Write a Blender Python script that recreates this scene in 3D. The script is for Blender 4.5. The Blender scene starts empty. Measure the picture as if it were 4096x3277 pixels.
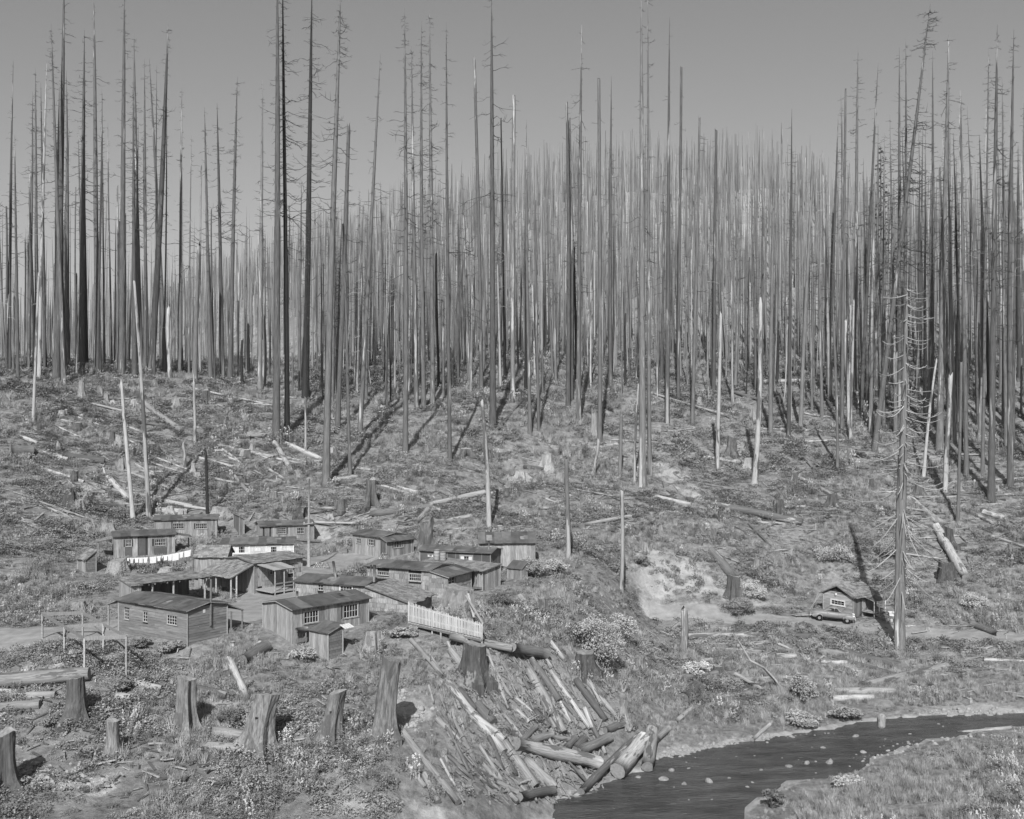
import bpy, math, random
import numpy as np
from mathutils import Vector, noise as mnoise

# ---------------------------------------------------------------- camera, sky, sun, exposure
scene = bpy.context.scene
F, CX, CY, CAMH = 4370.0, 2048.0, 1638.5, 27.0      # photograph: focal length in px, centre; camera height
cam_data = bpy.data.cameras.new('camera')
cam_data.sensor_width = 36.0
cam_data.lens = 36.0 * F / 4096.0
cam_data.clip_start = 0.5
cam_data.clip_end = 5000.0
cam = bpy.data.objects.new('camera', cam_data)
cam.location = (0, 0, CAMH)
cam.rotation_euler = (math.radians(90), 0, 0)
scene.collection.objects.link(cam)
scene.camera = cam

SUN_EL, SUN_AZ = math.radians(40), math.radians(7)
world = bpy.data.worlds.new('World')
scene.world = world
world.use_nodes = True
wn, wl = world.node_tree.nodes, world.node_tree.links
wn.clear()
sky = wn.new('ShaderNodeTexSky')
sky.sky_type = 'NISHITA'
sky.sun_disc = False
sky.sun_elevation = SUN_EL
sky.sun_rotation = math.pi + SUN_AZ
sky.altitude = 300
sky.dust_density = 2.5
bw = wn.new('ShaderNodeRGBToBW')                     # the photograph is black and white
bg = wn.new('ShaderNodeBackground')
bg.inputs['Strength'].default_value = 0.064
wo = wn.new('ShaderNodeOutputWorld')
wl.new(sky.outputs[0], bw.inputs[0]); wl.new(bw.outputs[0], bg.inputs[0]); wl.new(bg.outputs[0], wo.inputs[0])

sd = bpy.data.lights.new('sun', 'SUN')
sd.energy = 4.0
sd.angle = math.radians(0.5)
so = bpy.data.objects.new('sun', sd)
sdir = Vector((math.sin(SUN_AZ) * math.cos(SUN_EL), math.cos(SUN_AZ) * math.cos(SUN_EL), -math.sin(SUN_EL)))
so.rotation_euler = sdir.to_track_quat('-Z', 'Y').to_euler()
so.location = (0, -50, 120)
scene.collection.objects.link(so)

scene.view_settings.view_transform = 'Standard'
scene.view_settings.look = 'None'
scene.view_settings.exposure = 0.72
scene.view_settings.gamma = 1.0
scene.view_settings.use_curve_mapping = False
scene.render.resolution_x, scene.render.resolution_y = 1024, 819
try:
    scene.cycles.max_bounces = 5
    scene.cycles.diffuse_bounces = 2
    scene.cycles.glossy_bounces = 2
    scene.cycles.transparent_max_bounces = 6
    scene.cycles.volume_bounces = 0
except Exception:
    pass

R = random.Random(7)
NR = np.random.default_rng(11)
COL = scene.collection

# ---------------------------------------------------------------- materials (all neutral greys)
MATS = {}
def M(name, c, var=0.3, scale=3.0, stretch=(1, 1, 1), rough=0.85, bump=0.3, rand=0.15, detail=6.0,
      patch=None, spec=0.25, bumpd=0.03):
    """grey procedural material: c albedo, var noise contrast, rand per-object tone, patch=(albedo, threshold, scale, stretch)"""
    m = bpy.data.materials.new(name); m.use_nodes = True
    n, l = m.node_tree.nodes, m.node_tree.links
    b = n['Principled BSDF']
    b.inputs['Roughness'].default_value = rough
    b.inputs['Specular IOR Level'].default_value = spec
    tc = n.new('ShaderNodeTexCoord'); oi = n.new('ShaderNodeObjectInfo')
    off = n.new('ShaderNodeVectorMath'); off.operation = 'SCALE'
    off.inputs[0].default_value = (31.7, 17.3, 53.1); l.new(oi.outputs['Random'], off.inputs['Scale'])
    ad = n.new('ShaderNodeVectorMath'); ad.operation = 'ADD'
    l.new(tc.outputs['Object'], ad.inputs[0]); l.new(off.outputs[0], ad.inputs[1])
    mp = n.new('ShaderNodeMapping'); mp.inputs['Scale'].default_value = stretch
    l.new(ad.outputs[0], mp.inputs[0])
    nz = n.new('ShaderNodeTexNoise'); nz.inputs['Scale'].default_value = scale
    nz.inputs['Detail'].default_value = detail; nz.inputs['Roughness'].default_value = 0.65
    l.new(mp.outputs[0], nz.inputs['Vector'])
    mr = n.new('ShaderNodeMapRange'); mr.inputs[1].default_value = 0.28; mr.inputs[2].default_value = 0.72
    mr.inputs[3].default_value = c * (1 - var); mr.inputs[4].default_value = c * (1 + var)
    l.new(nz.outputs[0], mr.inputs[0])
    out = mr.outputs[0]
    if patch:
        pc, th, ps, pst = patch
        mp2 = n.new('ShaderNodeMapping'); mp2.inputs['Scale'].default_value = pst
        l.new(ad.outputs[0], mp2.inputs[0])
        n2 = n.new('ShaderNodeTexNoise'); n2.inputs['Scale'].default_value = ps
        n2.inputs['Detail'].default_value = 5.0; n2.inputs['Roughness'].default_value = 0.6
        l.new(mp2.outputs[0], n2.inputs['Vector'])
        st = n.new('ShaderNodeMapRange'); st.inputs[1].default_value = th - 0.015; st.inputs[2].default_value = th + 0.015
        l.new(n2.outputs[0], st.inputs[0])
        m2 = n.new('ShaderNodeMapRange'); m2.inputs[1].default_value = 0.25; m2.inputs[2].default_value = 0.75
        m2.inputs[3].default_value = pc * 0.75; m2.inputs[4].default_value = pc * 1.2
        l.new(nz.outputs[0], m2.inputs[0])
        mx = n.new('ShaderNodeMix'); mx.data_type = 'FLOAT'
        l.new(st.outputs[0], mx.inputs[0]); l.new(out, mx.inputs[2]); l.new(m2.outputs[0], mx.inputs[3])
        out = mx.outputs[0]
    r2 = n.new('ShaderNodeMapRange'); r2.inputs[3].default_value = 1 - rand; r2.inputs[4].default_value = 1 + rand
    l.new(oi.outputs['Random'], r2.inputs[0])
    mu = n.new('ShaderNodeMath'); mu.operation = 'MULTIPLY'
    l.new(out, mu.inputs[0]); l.new(r2.outputs[0], mu.inputs[1])
    l.new(mu.outputs[0], b.inputs['Base Color'])
    if bump > 0:
        bp = n.new('ShaderNodeBump'); bp.inputs['Strength'].default_value = bump; bp.inputs['Distance'].default_value = bumpd
        l.new(nz.outputs[0], bp.inputs['Height']); l.new(bp.outputs[0], b.inputs['Normal'])
    MATS[name] = m
    return m

VS = (6, 6, 0.35)     # vertical grain
M('bark_dark', 0.088, 0.55, 1.6, VS, bump=0.8, rand=0.4, patch=(0.27, 0.625, 0.55, (2.2, 2.2, 0.16)))
M('bark_grey', 0.125, 0.5, 1.6, VS, bump=0.8, rand=0.3, patch=(0.30, 0.585, 0.55, (2.2, 2.2, 0.18)))
M('bark_black', 0.02, 0.5, 1.6, VS, bump=0.4, rand=0.3)  # near-black bark; also shade painted on two giant trunks and stump notches
M('bare_snag', 0.27, 0.4, 1.8, VS, bump=0.5, rand=0.18, patch=(0.09, 0.545, 0.5, (2, 2, 0.3)))
M('branch', 0.06, 0.3, 2, rand=0.35, bump=0)
M('branch_pale', 0.26, 0.3, 2, rand=0.2, bump=0)
HS = (0.35, 6, 6)     # grain along local X (logs)
M('log_pale', 0.245, 0.5, 2.2, HS, bump=0.8, rand=0.35, patch=(0.10, 0.57, 0.8, (0.5, 2, 2)))
M('log_grey', 0.16, 0.5, 2.2, HS, bump=0.8, rand=0.15, patch=(0.08, 0.57, 0.8, (0.5, 2, 2)))
M('log_dark', 0.10, 0.45, 2.2, HS, bump=0.6, rand=0.3, patch=(0.28, 0.62, 0.7, (0.4, 2, 2)))
M('log_end', 0.17, 0.3, 5, rand=0.2)
M('stump_wood', 0.135, 0.7, 1.6, (5, 5, 0.6), bump=0.8, rand=0.25, patch=(0.09, 0.55, 0.7, (1.5, 1.5, 0.6)), bumpd=0.06)
M('stump_pale', 0.22, 0.4, 1.6, (5, 5, 0.6), bump=0.8, rand=0.2, patch=(0.14, 0.6, 0.7, (1.5, 1.5, 0.6)), bumpd=0.06)
M('stump_dark', 0.075, 0.5, 1.6, (5, 5, 0.6), bump=0.8, rand=0.25, patch=(0.2, 0.62, 0.7, (1.5, 1.5, 0.6)), bumpd=0.06)
M('stump_top', 0.19, 0.4, 4, rand=0.2)
M('board_grey', 0.19, 0.55, 2.2, (7, 7, 0.5), bump=0.35, rand=0.38)
M('board_pale', 0.225, 0.5, 2.2, (7, 7, 0.5), bump=0.35, rand=0.25)
M('board_dark', 0.125, 0.4, 2.2, (7, 7, 0.5), bump=0.35, rand=0.25)
M('clapboard', 0.15, 0.35, 2.0, (0.6, 0.6, 6), bump=0.35, rand=0.22, patch=(0.36, 0.745, 3.0, (1, 1, 1.6)))
M('cap_board', 0.24, 0.35, 2.0, (0.6, 0.6, 6), bump=0.35, rand=0.25)
M('wall_shingle', 0.20, 0.5, 2.0, (5, 5, 0.8), bump=0.4, rand=0.3)
M('white_shingle', 0.40, 0.3, 2.5, (4, 4, 1), bump=0.3, rand=0.15)
M('tar_paper', 0.08, 0.5, 0.7, rough=0.8, bump=0.25, rand=0.28)
M('tar_patch', 0.12, 0.4, 1.5, rough=0.8, bump=0.25, rand=0.45)
M('tar_wall', 0.065, 0.3, 1.2, rough=0.8, bump=0.25, rand=0.15)
M('shake', 0.165, 0.45, 2.2, (3, 3, 1), bump=0.5, rand=0.35)
M('inner_wall', 0.03, 0.3, 2, bump=0, rand=0.1)
M('white_paint', 0.5, 0.2, 4, bump=0.1, rand=0.06)
M('trim_wood', 0.19, 0.3, 3, (5, 5, 1), bump=0.2, rand=0.2)
M('curtain_cloth', 0.45, 0.15, 4, bump=0.1, rand=0.1)
M('white_cloth', 0.52, 0.15, 5, bump=0.15, rand=0.10, rough=0.95)
M('dark_cloth', 0.12, 0.2, 5, bump=0.1, rand=0.2)
M('metal_pipe', 0.10, 0.3, 3, rough=0.5, bump=0.1, rand=0.15, spec=0.5)
M('barrel', 0.26, 0.3, 4, (1, 1, 3), bump=0.2, rand=0.1)
M('timber', 0.12, 0.35, 2, (4, 4, 4), bump=0.3, rand=0.2)
M('timber_pale', 0.26, 0.35, 2, (4, 4, 4), bump=0.3, rand=0.2)
M('picket', 0.37, 0.2, 3, (6, 6, 0.6), bump=0.2, rand=0.16)
M('dirt', 0.21, 0.3, 0.9, bump=0.5, rand=0, detail=9, bumpd=0.05)
M('rock_pale', 0.29, 0.35, 2.5, bump=0.6, rand=0.25)
M('bark_mid', 0.125, 0.5, 1.6, VS, bump=0.9, rand=0.1)
M('rock', 0.18, 0.35, 2.5, bump=0.6, rand=0.25)
M('wet_rock', 0.20, 0.4, 2.5, bump=0.6, rand=0.3)
M('leaf_a', 0.18, 0.3, 3, bump=0, rand=0.4, rough=0.6, spec=0.35)
M('leaf_b', 0.225, 0.3, 3, bump=0, rand=0.35, rough=0.55, spec=0.4)
M('leaf_dark', 0.125, 0.35, 3, bump=0, rand=0.4, rough=0.55)
M('grass_blade', 0.225, 0.3, 3, bump=0, rand=0.4)
M('flower', 0.30, 0.2, 3, bump=0, rand=0.3)
M('bush_leaf', 0.34, 0.4, 1.2, bump=0, rand=0.2, rough=0.5, spec=0.45)
M('needle', 0.085, 0.4, 3, bump=0, rand=0.3)
M('car_paint', 0.15, 0.15, 2, rough=0.5, bump=0, rand=0, spec=0.5)
M('tyre', 0.05, 0.2, 8, bump=0.1, rand=0)
M('chrome', 0.45, 0.05, 3, rough=0.25, bump=0, rand=0, spec=0.8)
M('hub_paint', 0.17, 0.1, 3, rough=0.4, bump=0, rand=0)
gl = M('window_glass', 0.02, 0.6, 2, rough=0.08, bump=0, rand=0.9, spec=0.5)
M('headlight_glass', 0.5, 0.05, 3, rough=0.1, bump=0, rand=0, spec=0.8)

def water_material():
    m = bpy.data.materials.new('water'); m.use_nodes = True
    n, l = m.node_tree.nodes, m.node_tree.links
    b = n['Principled BSDF']
    b.inputs['Roughness'].default_value = 0.2
    b.inputs['IOR'].default_value = 1.33
    tc = n.new('ShaderNodeTexCoord')
    mp = n.new('ShaderNodeMapping'); mp.inputs['Scale'].default_value = (0.6, 1.9, 1); mp.inputs['Rotation'].default_value = (0, 0, math.radians(-20))
    l.new(tc.outputs['Object'], mp.inputs[0])
    nz = n.new('ShaderNodeTexNoise'); nz.inputs['Scale'].default_value = 2.2; nz.inputs['Detail'].default_value = 6; nz.inputs['Distortion'].default_value = 0.6
    l.new(mp.outputs[0], nz.inputs['Vector'])
    n2 = n.new('ShaderNodeTexNoise'); n2.inputs['Scale'].default_value = 0.5; n2.inputs['Detail'].default_value = 5
    l.new(mp.outputs[0], n2.inputs['Vector'])
    mr = n.new('ShaderNodeMapRange'); mr.inputs[1].default_value = 0.3; mr.inputs[2].default_value = 0.7
    mr.inputs[3].default_value = 0.03; mr.inputs[4].default_value = 0.075
    l.new(n2.outputs[0], mr.inputs[0])
    mp3 = n.new('ShaderNodeMapping'); mp3.inputs['Scale'].default_value = (0.35, 1.6, 1); mp3.inputs['Rotation'].default_value = (0, 0, math.radians(-15)); l.new(tc.outputs['Object'], mp3.inputs[0])
    n3 = n.new('ShaderNodeTexNoise'); n3.inputs['Scale'].default_value = 1.3; n3.inputs['Detail'].default_value = 8; n3.inputs['Roughness'].default_value = 0.7; l.new(mp3.outputs[0], n3.inputs['Vector'])
    fo = n.new('ShaderNodeMapRange'); fo.inputs[1].default_value = 0.63; fo.inputs[2].default_value = 0.72; l.new(n3.outputs[0], fo.inputs[0])
    fm_ = n.new('ShaderNodeMix'); fm_.data_type = 'FLOAT'; l.new(fo.outputs[0], fm_.inputs[0]); l.new(mr.outputs[0], fm_.inputs[2]); fm_.inputs[3].default_value = 0.22
    l.new(fm_.outputs[0], b.inputs['Base Color'])
    bp = n.new('ShaderNodeBump'); bp.inputs['Strength'].default_value = 1.0; bp.inputs['Distance'].default_value = 0.22
    l.new(nz.outputs[0], bp.inputs['Height']); l.new(bp.outputs[0], b.inputs['Normal'])
    MATS['water'] = m
water_material()

def ground_material():
    m = bpy.data.materials.new('ground'); m.use_nodes = True
    n, l = m.node_tree.nodes, m.node_tree.links
    b = n['Principled BSDF']; b.inputs['Roughness'].default_value = 0.95; b.inputs['Specular IOR Level'].default_value = 0.1
    tc = n.new('ShaderNodeTexCoord')
    def nz(s, d=8, r=0.65):
        q = n.new('ShaderNodeTexNoise'); q.inputs['Scale'].default_value = s; q.inputs['Detail'].default_value = d
        q.inputs['Roughness'].default_value = r; l.new(tc.outputs['Object'], q.inputs['Vector']); return q.outputs[0]
    def rng(s, a, b_, c, d):
        q = n.new('ShaderNodeMapRange'); q.inputs[1].default_value = a; q.inputs[2].default_value = b_
        q.inputs[3].default_value = c; q.inputs[4].default_value = d; l.new(s, q.inputs[0]); return q.outputs[0]
    fine, mid, big = nz(1.6, 10, 0.75), nz(0.22, 6), nz(0.03, 4)
    a = rng(fine, 0.3, 0.7, 0.065, 0.25)
    c = rng(mid, 0.3, 0.7, 0.75, 1.25)
    d = rng(big, 0.3, 0.7, 0.85, 1.15)
    m1 = n.new('ShaderNodeMath'); m1.operation = 'MULTIPLY'; l.new(a, m1.inputs[0]); l.new(c, m1.inputs[1])
    m2 = n.new('ShaderNodeMath'); m2.operation = 'MULTIPLY'; l.new(m1.outputs[0], m2.inputs[0]); l.new(d, m2.inputs[1])
    ah = n.new('ShaderNodeAttribute'); ah.attribute_name = 'far_pale'  # ground tone gets lighter with distance
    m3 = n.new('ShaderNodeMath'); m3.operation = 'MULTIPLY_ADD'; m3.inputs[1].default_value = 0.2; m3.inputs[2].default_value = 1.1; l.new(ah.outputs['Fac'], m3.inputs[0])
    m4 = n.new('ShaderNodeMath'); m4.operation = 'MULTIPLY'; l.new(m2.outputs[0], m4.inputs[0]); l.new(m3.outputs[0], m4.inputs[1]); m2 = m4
    at = n.new('ShaderNodeAttribute'); at.attribute_name = 'bare'
    soil = rng(nz(0.8, 9, 0.75), 0.3, 0.7, 0.17, 0.38)
    # ragged edge of the bare patches
    ed = n.new('ShaderNodeMath'); ed.operation = 'ADD'
    l.new(at.outputs['Fac'], ed.inputs[0]); l.new(rng(nz(0.6, 6), 0.3, 0.7, -0.35, 0.35), ed.inputs[1])
    fac = rng(ed.outputs[0], 0.4, 0.65, 0, 1)
    mx = n.new('ShaderNodeMix'); mx.data_type = 'FLOAT'
    l.new(fac, mx.inputs[0]); l.new(m2.outputs[0], mx.inputs[2]); l.new(soil, mx.inputs[3])
    l.new(mx.outputs[0], b.inputs['Base Color'])
    bp = n.new('ShaderNodeBump'); bp.inputs['Strength'].default_value = 0.9; bp.inputs['Distance'].default_value = 0.25
    l.new(fine, bp.inputs['Height']); l.new(bp.outputs[0], b.inputs['Normal'])
    MATS['ground'] = m
ground_material()

# ---------------------------------------------------------------- helpers
def link(name, data, parent=None):
    o = bpy.data.objects.new(name, data); COL.objects.link(o)
    if parent is not None:
        o.parent = parent
    return o

def tag(o, label=None, cat=None, group=None, kind=None):
    if label: o['label'] = label
    if cat: o['category'] = cat
    if group: o['group'] = group
    if kind: o['kind'] = kind
    return o

def thing(name, label, cat, loc=(0, 0, 0), group=None):
    o = link(name, None); o.location = loc
    return tag(o, label, cat, group)

def mesh(name, v, f, mats, smooth=False, fm=None):
    me = bpy.data.meshes.new(name)
    me.from_pydata([tuple(p) for p in v], [], [tuple(q) for q in f])
    for m in (mats if isinstance(mats, (list, tuple)) else [mats]):
        me.materials.append(MATS[m])
    if smooth: me.polygons.foreach_set('use_smooth', [True] * len(me.polygons))
    if fm is not None: me.polygons.foreach_set('material_index', fm)
    me.update()
    return me

class MB:
    def __init__(s): s.v, s.f, s.m = [], [], []
    def add(s, v, f, mi=0):
        k = len(s.v); s.v += [tuple(p) for p in v]; s.f += [tuple(i + k for i in q) for q in f]; s.m += [mi] * len(f)
    def box(s, c, size, rot=None, mi=0):
        hx, hy, hz = size[0] / 2, size[1] / 2, size[2] / 2
        p = [Vector((x, y, z)) for x in (-hx, hx) for y in (-hy, hy) for z in (-hz, hz)]
        if rot is not None: p = [rot @ q for q in p]
        c = Vector(c)
        s.add([q + c for q in p], [(0, 1, 3, 2), (4, 6, 7, 5), (0, 4, 5, 1), (2, 3, 7, 6), (0, 2, 6, 4), (1, 5, 7, 3)], mi)
    def bar(s, a, b, w, h=None, mi=0, up=(0, 0, 1)):
        a, b = Vector(a), Vector(b); h = h or w
        d = (b - a); L = d.length
        if L < 1e-6: return
        d.normalize(); u = Vector(up)
        sd_ = d.cross(u)
        if sd_.length < 1e-3: sd_ = d.cross(Vector((1, 0, 0)))
        sd_.normalize(); u = sd_.cross(d)
        p = []
        for t in (a, b):
            for i, j in ((-1, -1), (1, -1), (1, 1), (-1, 1)):
                p.append(t + sd_ * (i * w / 2) + u * (j * h / 2))
        s.add(p, [(0, 1, 2, 3), (7, 6, 5, 4), (0, 4, 5, 1), (1, 5, 6, 2), (2, 6, 7, 3), (3, 7, 4, 0)], mi)
    def tube(s, pts, rad, n=8, cap=True, mi=0, jit=0.0, rng=R):
        pts = [Vector(p) for p in pts]; k0 = len(s.v)
        for i, p in enumerate(pts):
            d = (pts[min(i + 1, len(pts) - 1)] - pts[max(i - 1, 0)])
            if d.length < 1e-9: d = Vector((0, 0, 1))
            d.normalize()
            ref = Vector((0, 0, 1)) if abs(d.z) < 0.8 else Vector((1, 0, 0))
            a = d.cross(ref).normalized(); b = d.cross(a)
            r = rad[i] if hasattr(rad, '__len__') else rad
            for j in range(n):
                t = 2 * math.pi * j / n; rr = r * (1 + (rng.uniform(-jit, jit) if jit else 0))
                s.v.append(tuple(p + a * (math.cos(t) * rr) + b * (math.sin(t) * rr)))
        for i in range(len(pts) - 1):
            for j in range(n):
                a0, a1 = k0 + i * n + j, k0 + i * n + (j + 1) % n
                s.f.append((a0, a1, a1 + n, a0 + n)); s.m.append(mi)
        if cap:
            s.f.append(tuple(k0 + j for j in range(n))); s.m.append(mi)
            e = k0 + (len(pts) - 1) * n
            s.f.append(tuple(e + j for j in reversed(range(n)))); s.m.append(mi)
    def build(s, name, mats, parent=None, smooth=False, off=(0, 0, 0)):
        ox, oy, oz = off
        v = [(x - ox, y - oy, z - oz) for x, y, z in s.v] if any(off) else s.v
        return link(name, mesh(name, v, s.f, mats, smooth, s.m if isinstance(mats, (list, tuple)) and len(mats) > 1 else None), parent)
# ---------------------------------------------------------------- terrain
# ground heights surveyed at (column, row, distance): columns and rows on the 2156 px wide view, distance in metres
GP = [
 (-300,1690,59),(41,1690,60),(400,1690,61),(800,1690,63.5),(1000,1690,66.5),(400,1900,50),(1000,2000,51),(1700,1850,55),(2100,1800,55),(2500,1750,57),
 (-300,1500,70),(41,1500,70),(300,1520,69),(560,1600,66.5),(240,1580,66),(380,1540,69),(700,1580,67),(700,1480,73),(850,1560,70),(850,1450,77),
 (41,1400,77.5),(-300,1400,78),(400,1400,78),(640,1400,79.5),(780,1380,81),(395,1363,80),(615,1355,82),(250,1345,83),(180,1395,76.5),(90,1360,80.2),
 (-300,1330,85),(100,1330,85),(486,1270,97),(570,1252,100.5),(300,1290,92),(700,1240,102),(650,1192,117),(720,1158,128.5),(800,1174,122.6),(560,1150,126),
 (660,1145,133),(456,1138,131.5),(326,1139,129.5),(240,1175,115),(450,1150,118),(240,1190,110),(400,1210,109),(168,1204,106.5),(50,1130,118),(50,1180,108),(-300,1130,117),(50,1260,97),
 (1125,1192,118),(960,1208,112),(960,1262,99.5),(1050,1210,113),(965,1300,93),(860,1308,86.5),(860,1345,82.5),(1015,1375,81.5),(900,1290,90),
 (1000,1430,79.5),(1100,1500,78.5),(920,1500,75),(1000,1600,71.5),(1150,1620,75),(1240,1600,79),(1300,1500,84),(1200,1400,87),(1150,1300,95),(1050,1300,92.5),(1100,1222,108),
 (1250,1330,97),(1300,1380,97),(1350,1450,92.5),(1400,1500,90),(1250,1230,113),(1320,1252,118),(1330,1295,116),
 (1420,1360,112),(1500,1450,97),(1700,1450,97.5),(1900,1450,97.5),(2100,1450,95.5),(1650,1380,106.5),(1895,1366,112),(2114,1345,110.5),(2114,1400,101.5),(1500,1360,111),
 (1350,1285,124),(1450,1290,123.2),(1550,1295,122.5),(1720,1305,120.5),(1850,1320,118),(2000,1332,115),(1600,1320,117.5),(1720,1330,115),
 (1400,1250,127),(1400,1200,129.5),(1330,1150,134),(1330,1200,127),(1550,1240,127),(1550,1150,139),(1795,1301,122),(1790,1240,131),(1790,1180,135),(1700,1240,131),(2000,1270,122.5),(2114,1290,118),(2000,1180,135),(2114,1180,132),
 (1300,1050,152),(1300,950,170),(1300,880,186),(1300,800,208),(1550,1050,156),(1550,950,174),(1550,850,198),(1550,780,226),
 (1900,1050,153),(1900,950,170),(1900,850,192),(1900,780,216),(2114,1050,149),(2114,950,166),(2114,850,189),(2114,780,213),(2500,1050,147),(2500,850,187),
 (900,1100,137),(900,1020,149),(900,950,164),(900,880,182),(1050,890,178),(1050,800,206),(1100,1000,157),(1100,1100,138),
 (650,1100,137),(650,1000,153),(650,920,170),(650,850,188),(650,800,210),(300,1082,140),(300,1000,149),(300,900,168),(300,800,192),(300,778,212),
 (50,1050,130),(50,950,148),(50,850,168),(50,795,186),(-300,1050,130),(-300,850,168),(-300,780,200),
 (1500,700,270),(1500,600,360),(1500,490,480),(1500,412,600),(1500,450,800),(1500,520,1000),
 (1300,700,270),(1300,600,360),(1300,490,490),(1300,415,610),(1300,450,800),
 (1050,720,270),(1050,600,400),(1050,490,560),(1050,448,660),(1050,520,900),
 (680,762,260),(680,690,380),(680,610,540),(680,560,680),(680,600,900),
 (400,775,260),(400,760,400),(400,700,550),(400,670,700),(400,700,900),
 (100,778,260),(100,790,400),(100,780,550),(100,750,700),(100,780,900),(-300,780,260),(-300,790,550),(-300,800,900),
 (1780,720,270),(1780,620,400),(1780,540,520),(1780,480,600),(1780,540,800),(1650,700,270),(1650,600,360),(1650,492,490),(1650,412,600),(1650,450,800),
 (2050,720,260),(2050,640,320),(2050,560,400),(2050,520,460),(2050,560,700),(2500,700,270),(2500,560,400),(2500,560,700),
]
GP = np.array(GP, float)
K19 = 4096 / 2156
def sm(a, b, x):
    t = np.clip((x - a) / (b - a), 0, 1); return t * t * (3 - 2 * t)
def zw(x, y):                                             # stream surface
    return 0.7 + 0.03 * (x - 4.15) + 0 * y
# waterline (photo px), walked round the stream
WPX = [(1700,3640),(2020,3420),(2190,3290),(2240,3205),(2332,3173),(2469,3108),(2599,3082),(2611,3045),(2833,2990),(2974,2968),(3166,2946),(3388,2905),(3573,2872),(3800,2862),(4010,2858),(4500,2845),
       (4500,2885),(4010,2905),(3906,2926),(3724,2960),(3600,2995),(3500,3038),(3400,3085),(3240,3112),(3140,3135),(3045,3170),(3000,3245),(2950,3350),(2800,3520),(2600,3800)]
def on_water(u, v):
    a, b = (u - CX) / F, (v - CY) / F                     # CAMH - b d = .7 + .03 (a d - 4.15)
    d = (CAMH - 0.7 + 0.03 * 4.15) / (b + 0.03 * a)
    return a * d, d
WPOLY = np.array([on_water(u, v) for u, v in WPX])
def poly_sd(px, py, P):
    """signed distance to polygon (negative inside)"""
    d2 = np.full(px.shape, 1e18); ins = np.zeros(px.shape, bool)
    n = len(P)
    for i in range(n):
        ax, ay = P[i]; bx, by = P[(i + 1) % n]
        ex, ey = bx - ax, by - ay
        t = np.clip(((px - ax) * ex + (py - ay) * ey) / (ex * ex + ey * ey), 0, 1)
        d2 = np.minimum(d2, (px - ax - t * ex) ** 2 + (py - ay - t * ey) ** 2)
        c = ((ay > py) != (by > py)) & (px < ex * (py - ay) / (ey if abs(ey) > 1e-12 else 1e-12) + ax)
        ins ^= c
    return np.where(ins, -1, 1) * np.sqrt(d2)
def line_d(px, py, L):
    d2 = np.full(px.shape, 1e18)
    for (ax, ay), (bx, by) in zip(L[:-1], L[1:]):
        ex, ey = bx - ax, by - ay
        t = np.clip(((px - ax) * ex + (py - ay) * ey) / (ex * ex + ey * ey), 0, 1)
        d2 = np.minimum(d2, (px - ax - t * ex) ** 2 + (py - ay - t * ey) ** 2)
    return np.sqrt(d2)
def vnoise(x, y, s, seed=0):
    """smooth value noise, vectorised"""
    x, y = x / s + seed * 17.13, y / s + seed * 9.7
    xi, yi = np.floor(x).astype(np.int64), np.floor(y).astype(np.int64)
    fx, fy = x - xi, y - yi
    fx, fy = fx * fx * (3 - 2 * fx), fy * fy * (3 - 2 * fy)
    def h(i, j):
        q = (i * 374761393 + j * 668265263 + seed * 144665) & 0xffffffff
        q = ((q ^ (q >> 13)) * 1274126177) & 0xffffffff
        return ((q ^ (q >> 16)) & 0xffff) / 65535.0
    return (h(xi, yi) * (1 - fx) + h(xi + 1, yi) * fx) * (1 - fy) + (h(xi, yi + 1) * (1 - fx) + h(xi + 1, yi + 1) * fx) * fy - 0.5

# thin-plate spline of the row over (column/F, log distance)
gx, gs, gv = (GP[:, 0] * K19 - CX) / F, np.log(GP[:, 2]), GP[:, 1] * K19
wx, wy = WPOLY[:, 0], WPOLY[:, 1]
gx = np.r_[gx, wx / wy]; gs = np.r_[gs, np.log(wy)]; gv = np.r_[gv, CY + (CAMH - zw(wx, wy) - 0.08) / wy * F]
A2 = np.c_[gx * 1.6, gs]
def tk(r2): return 0.5 * r2 * np.log(r2 + 1e-12)
n_ = len(gx)
Kk = tk(((A2[:, None] - A2[None]) ** 2).sum(-1)) + np.eye(n_) * 4e-5
Pm = np.c_[np.ones(n_), A2]
sol = np.linalg.solve(np.block([[Kk, Pm], [Pm.T, np.zeros((3, 3))]]), np.r_[gv, np.zeros(3)])
NX, NY, Y0, Y1, TX = 440, 470, 42.0, 1100.0, 0.74
ys = Y0 * (Y1 / Y0) ** (np.arange(NY) / (NY - 1)); ts = np.linspace(-TX, TX, NX)
TT, YY = np.meshgrid(ts, ys)
q = np.c_[TT.ravel() * 1.6, np.log(YY.ravel())]
vv = np.empty(len(q))
for i in range(0, len(q), 20000):
    qq = q[i:i + 20000]
    vv[i:i + 20000] = tk(((qq[:, None] - A2[None]) ** 2).sum(-1)) @ sol[:n_] + sol[n_] + qq @ sol[n_ + 1:]
XX = TT * YY
ZZ = CAMH - (vv.reshape(NY, NX) - CY) / F * YY
Z_SMOOTH = ZZ.copy()

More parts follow.
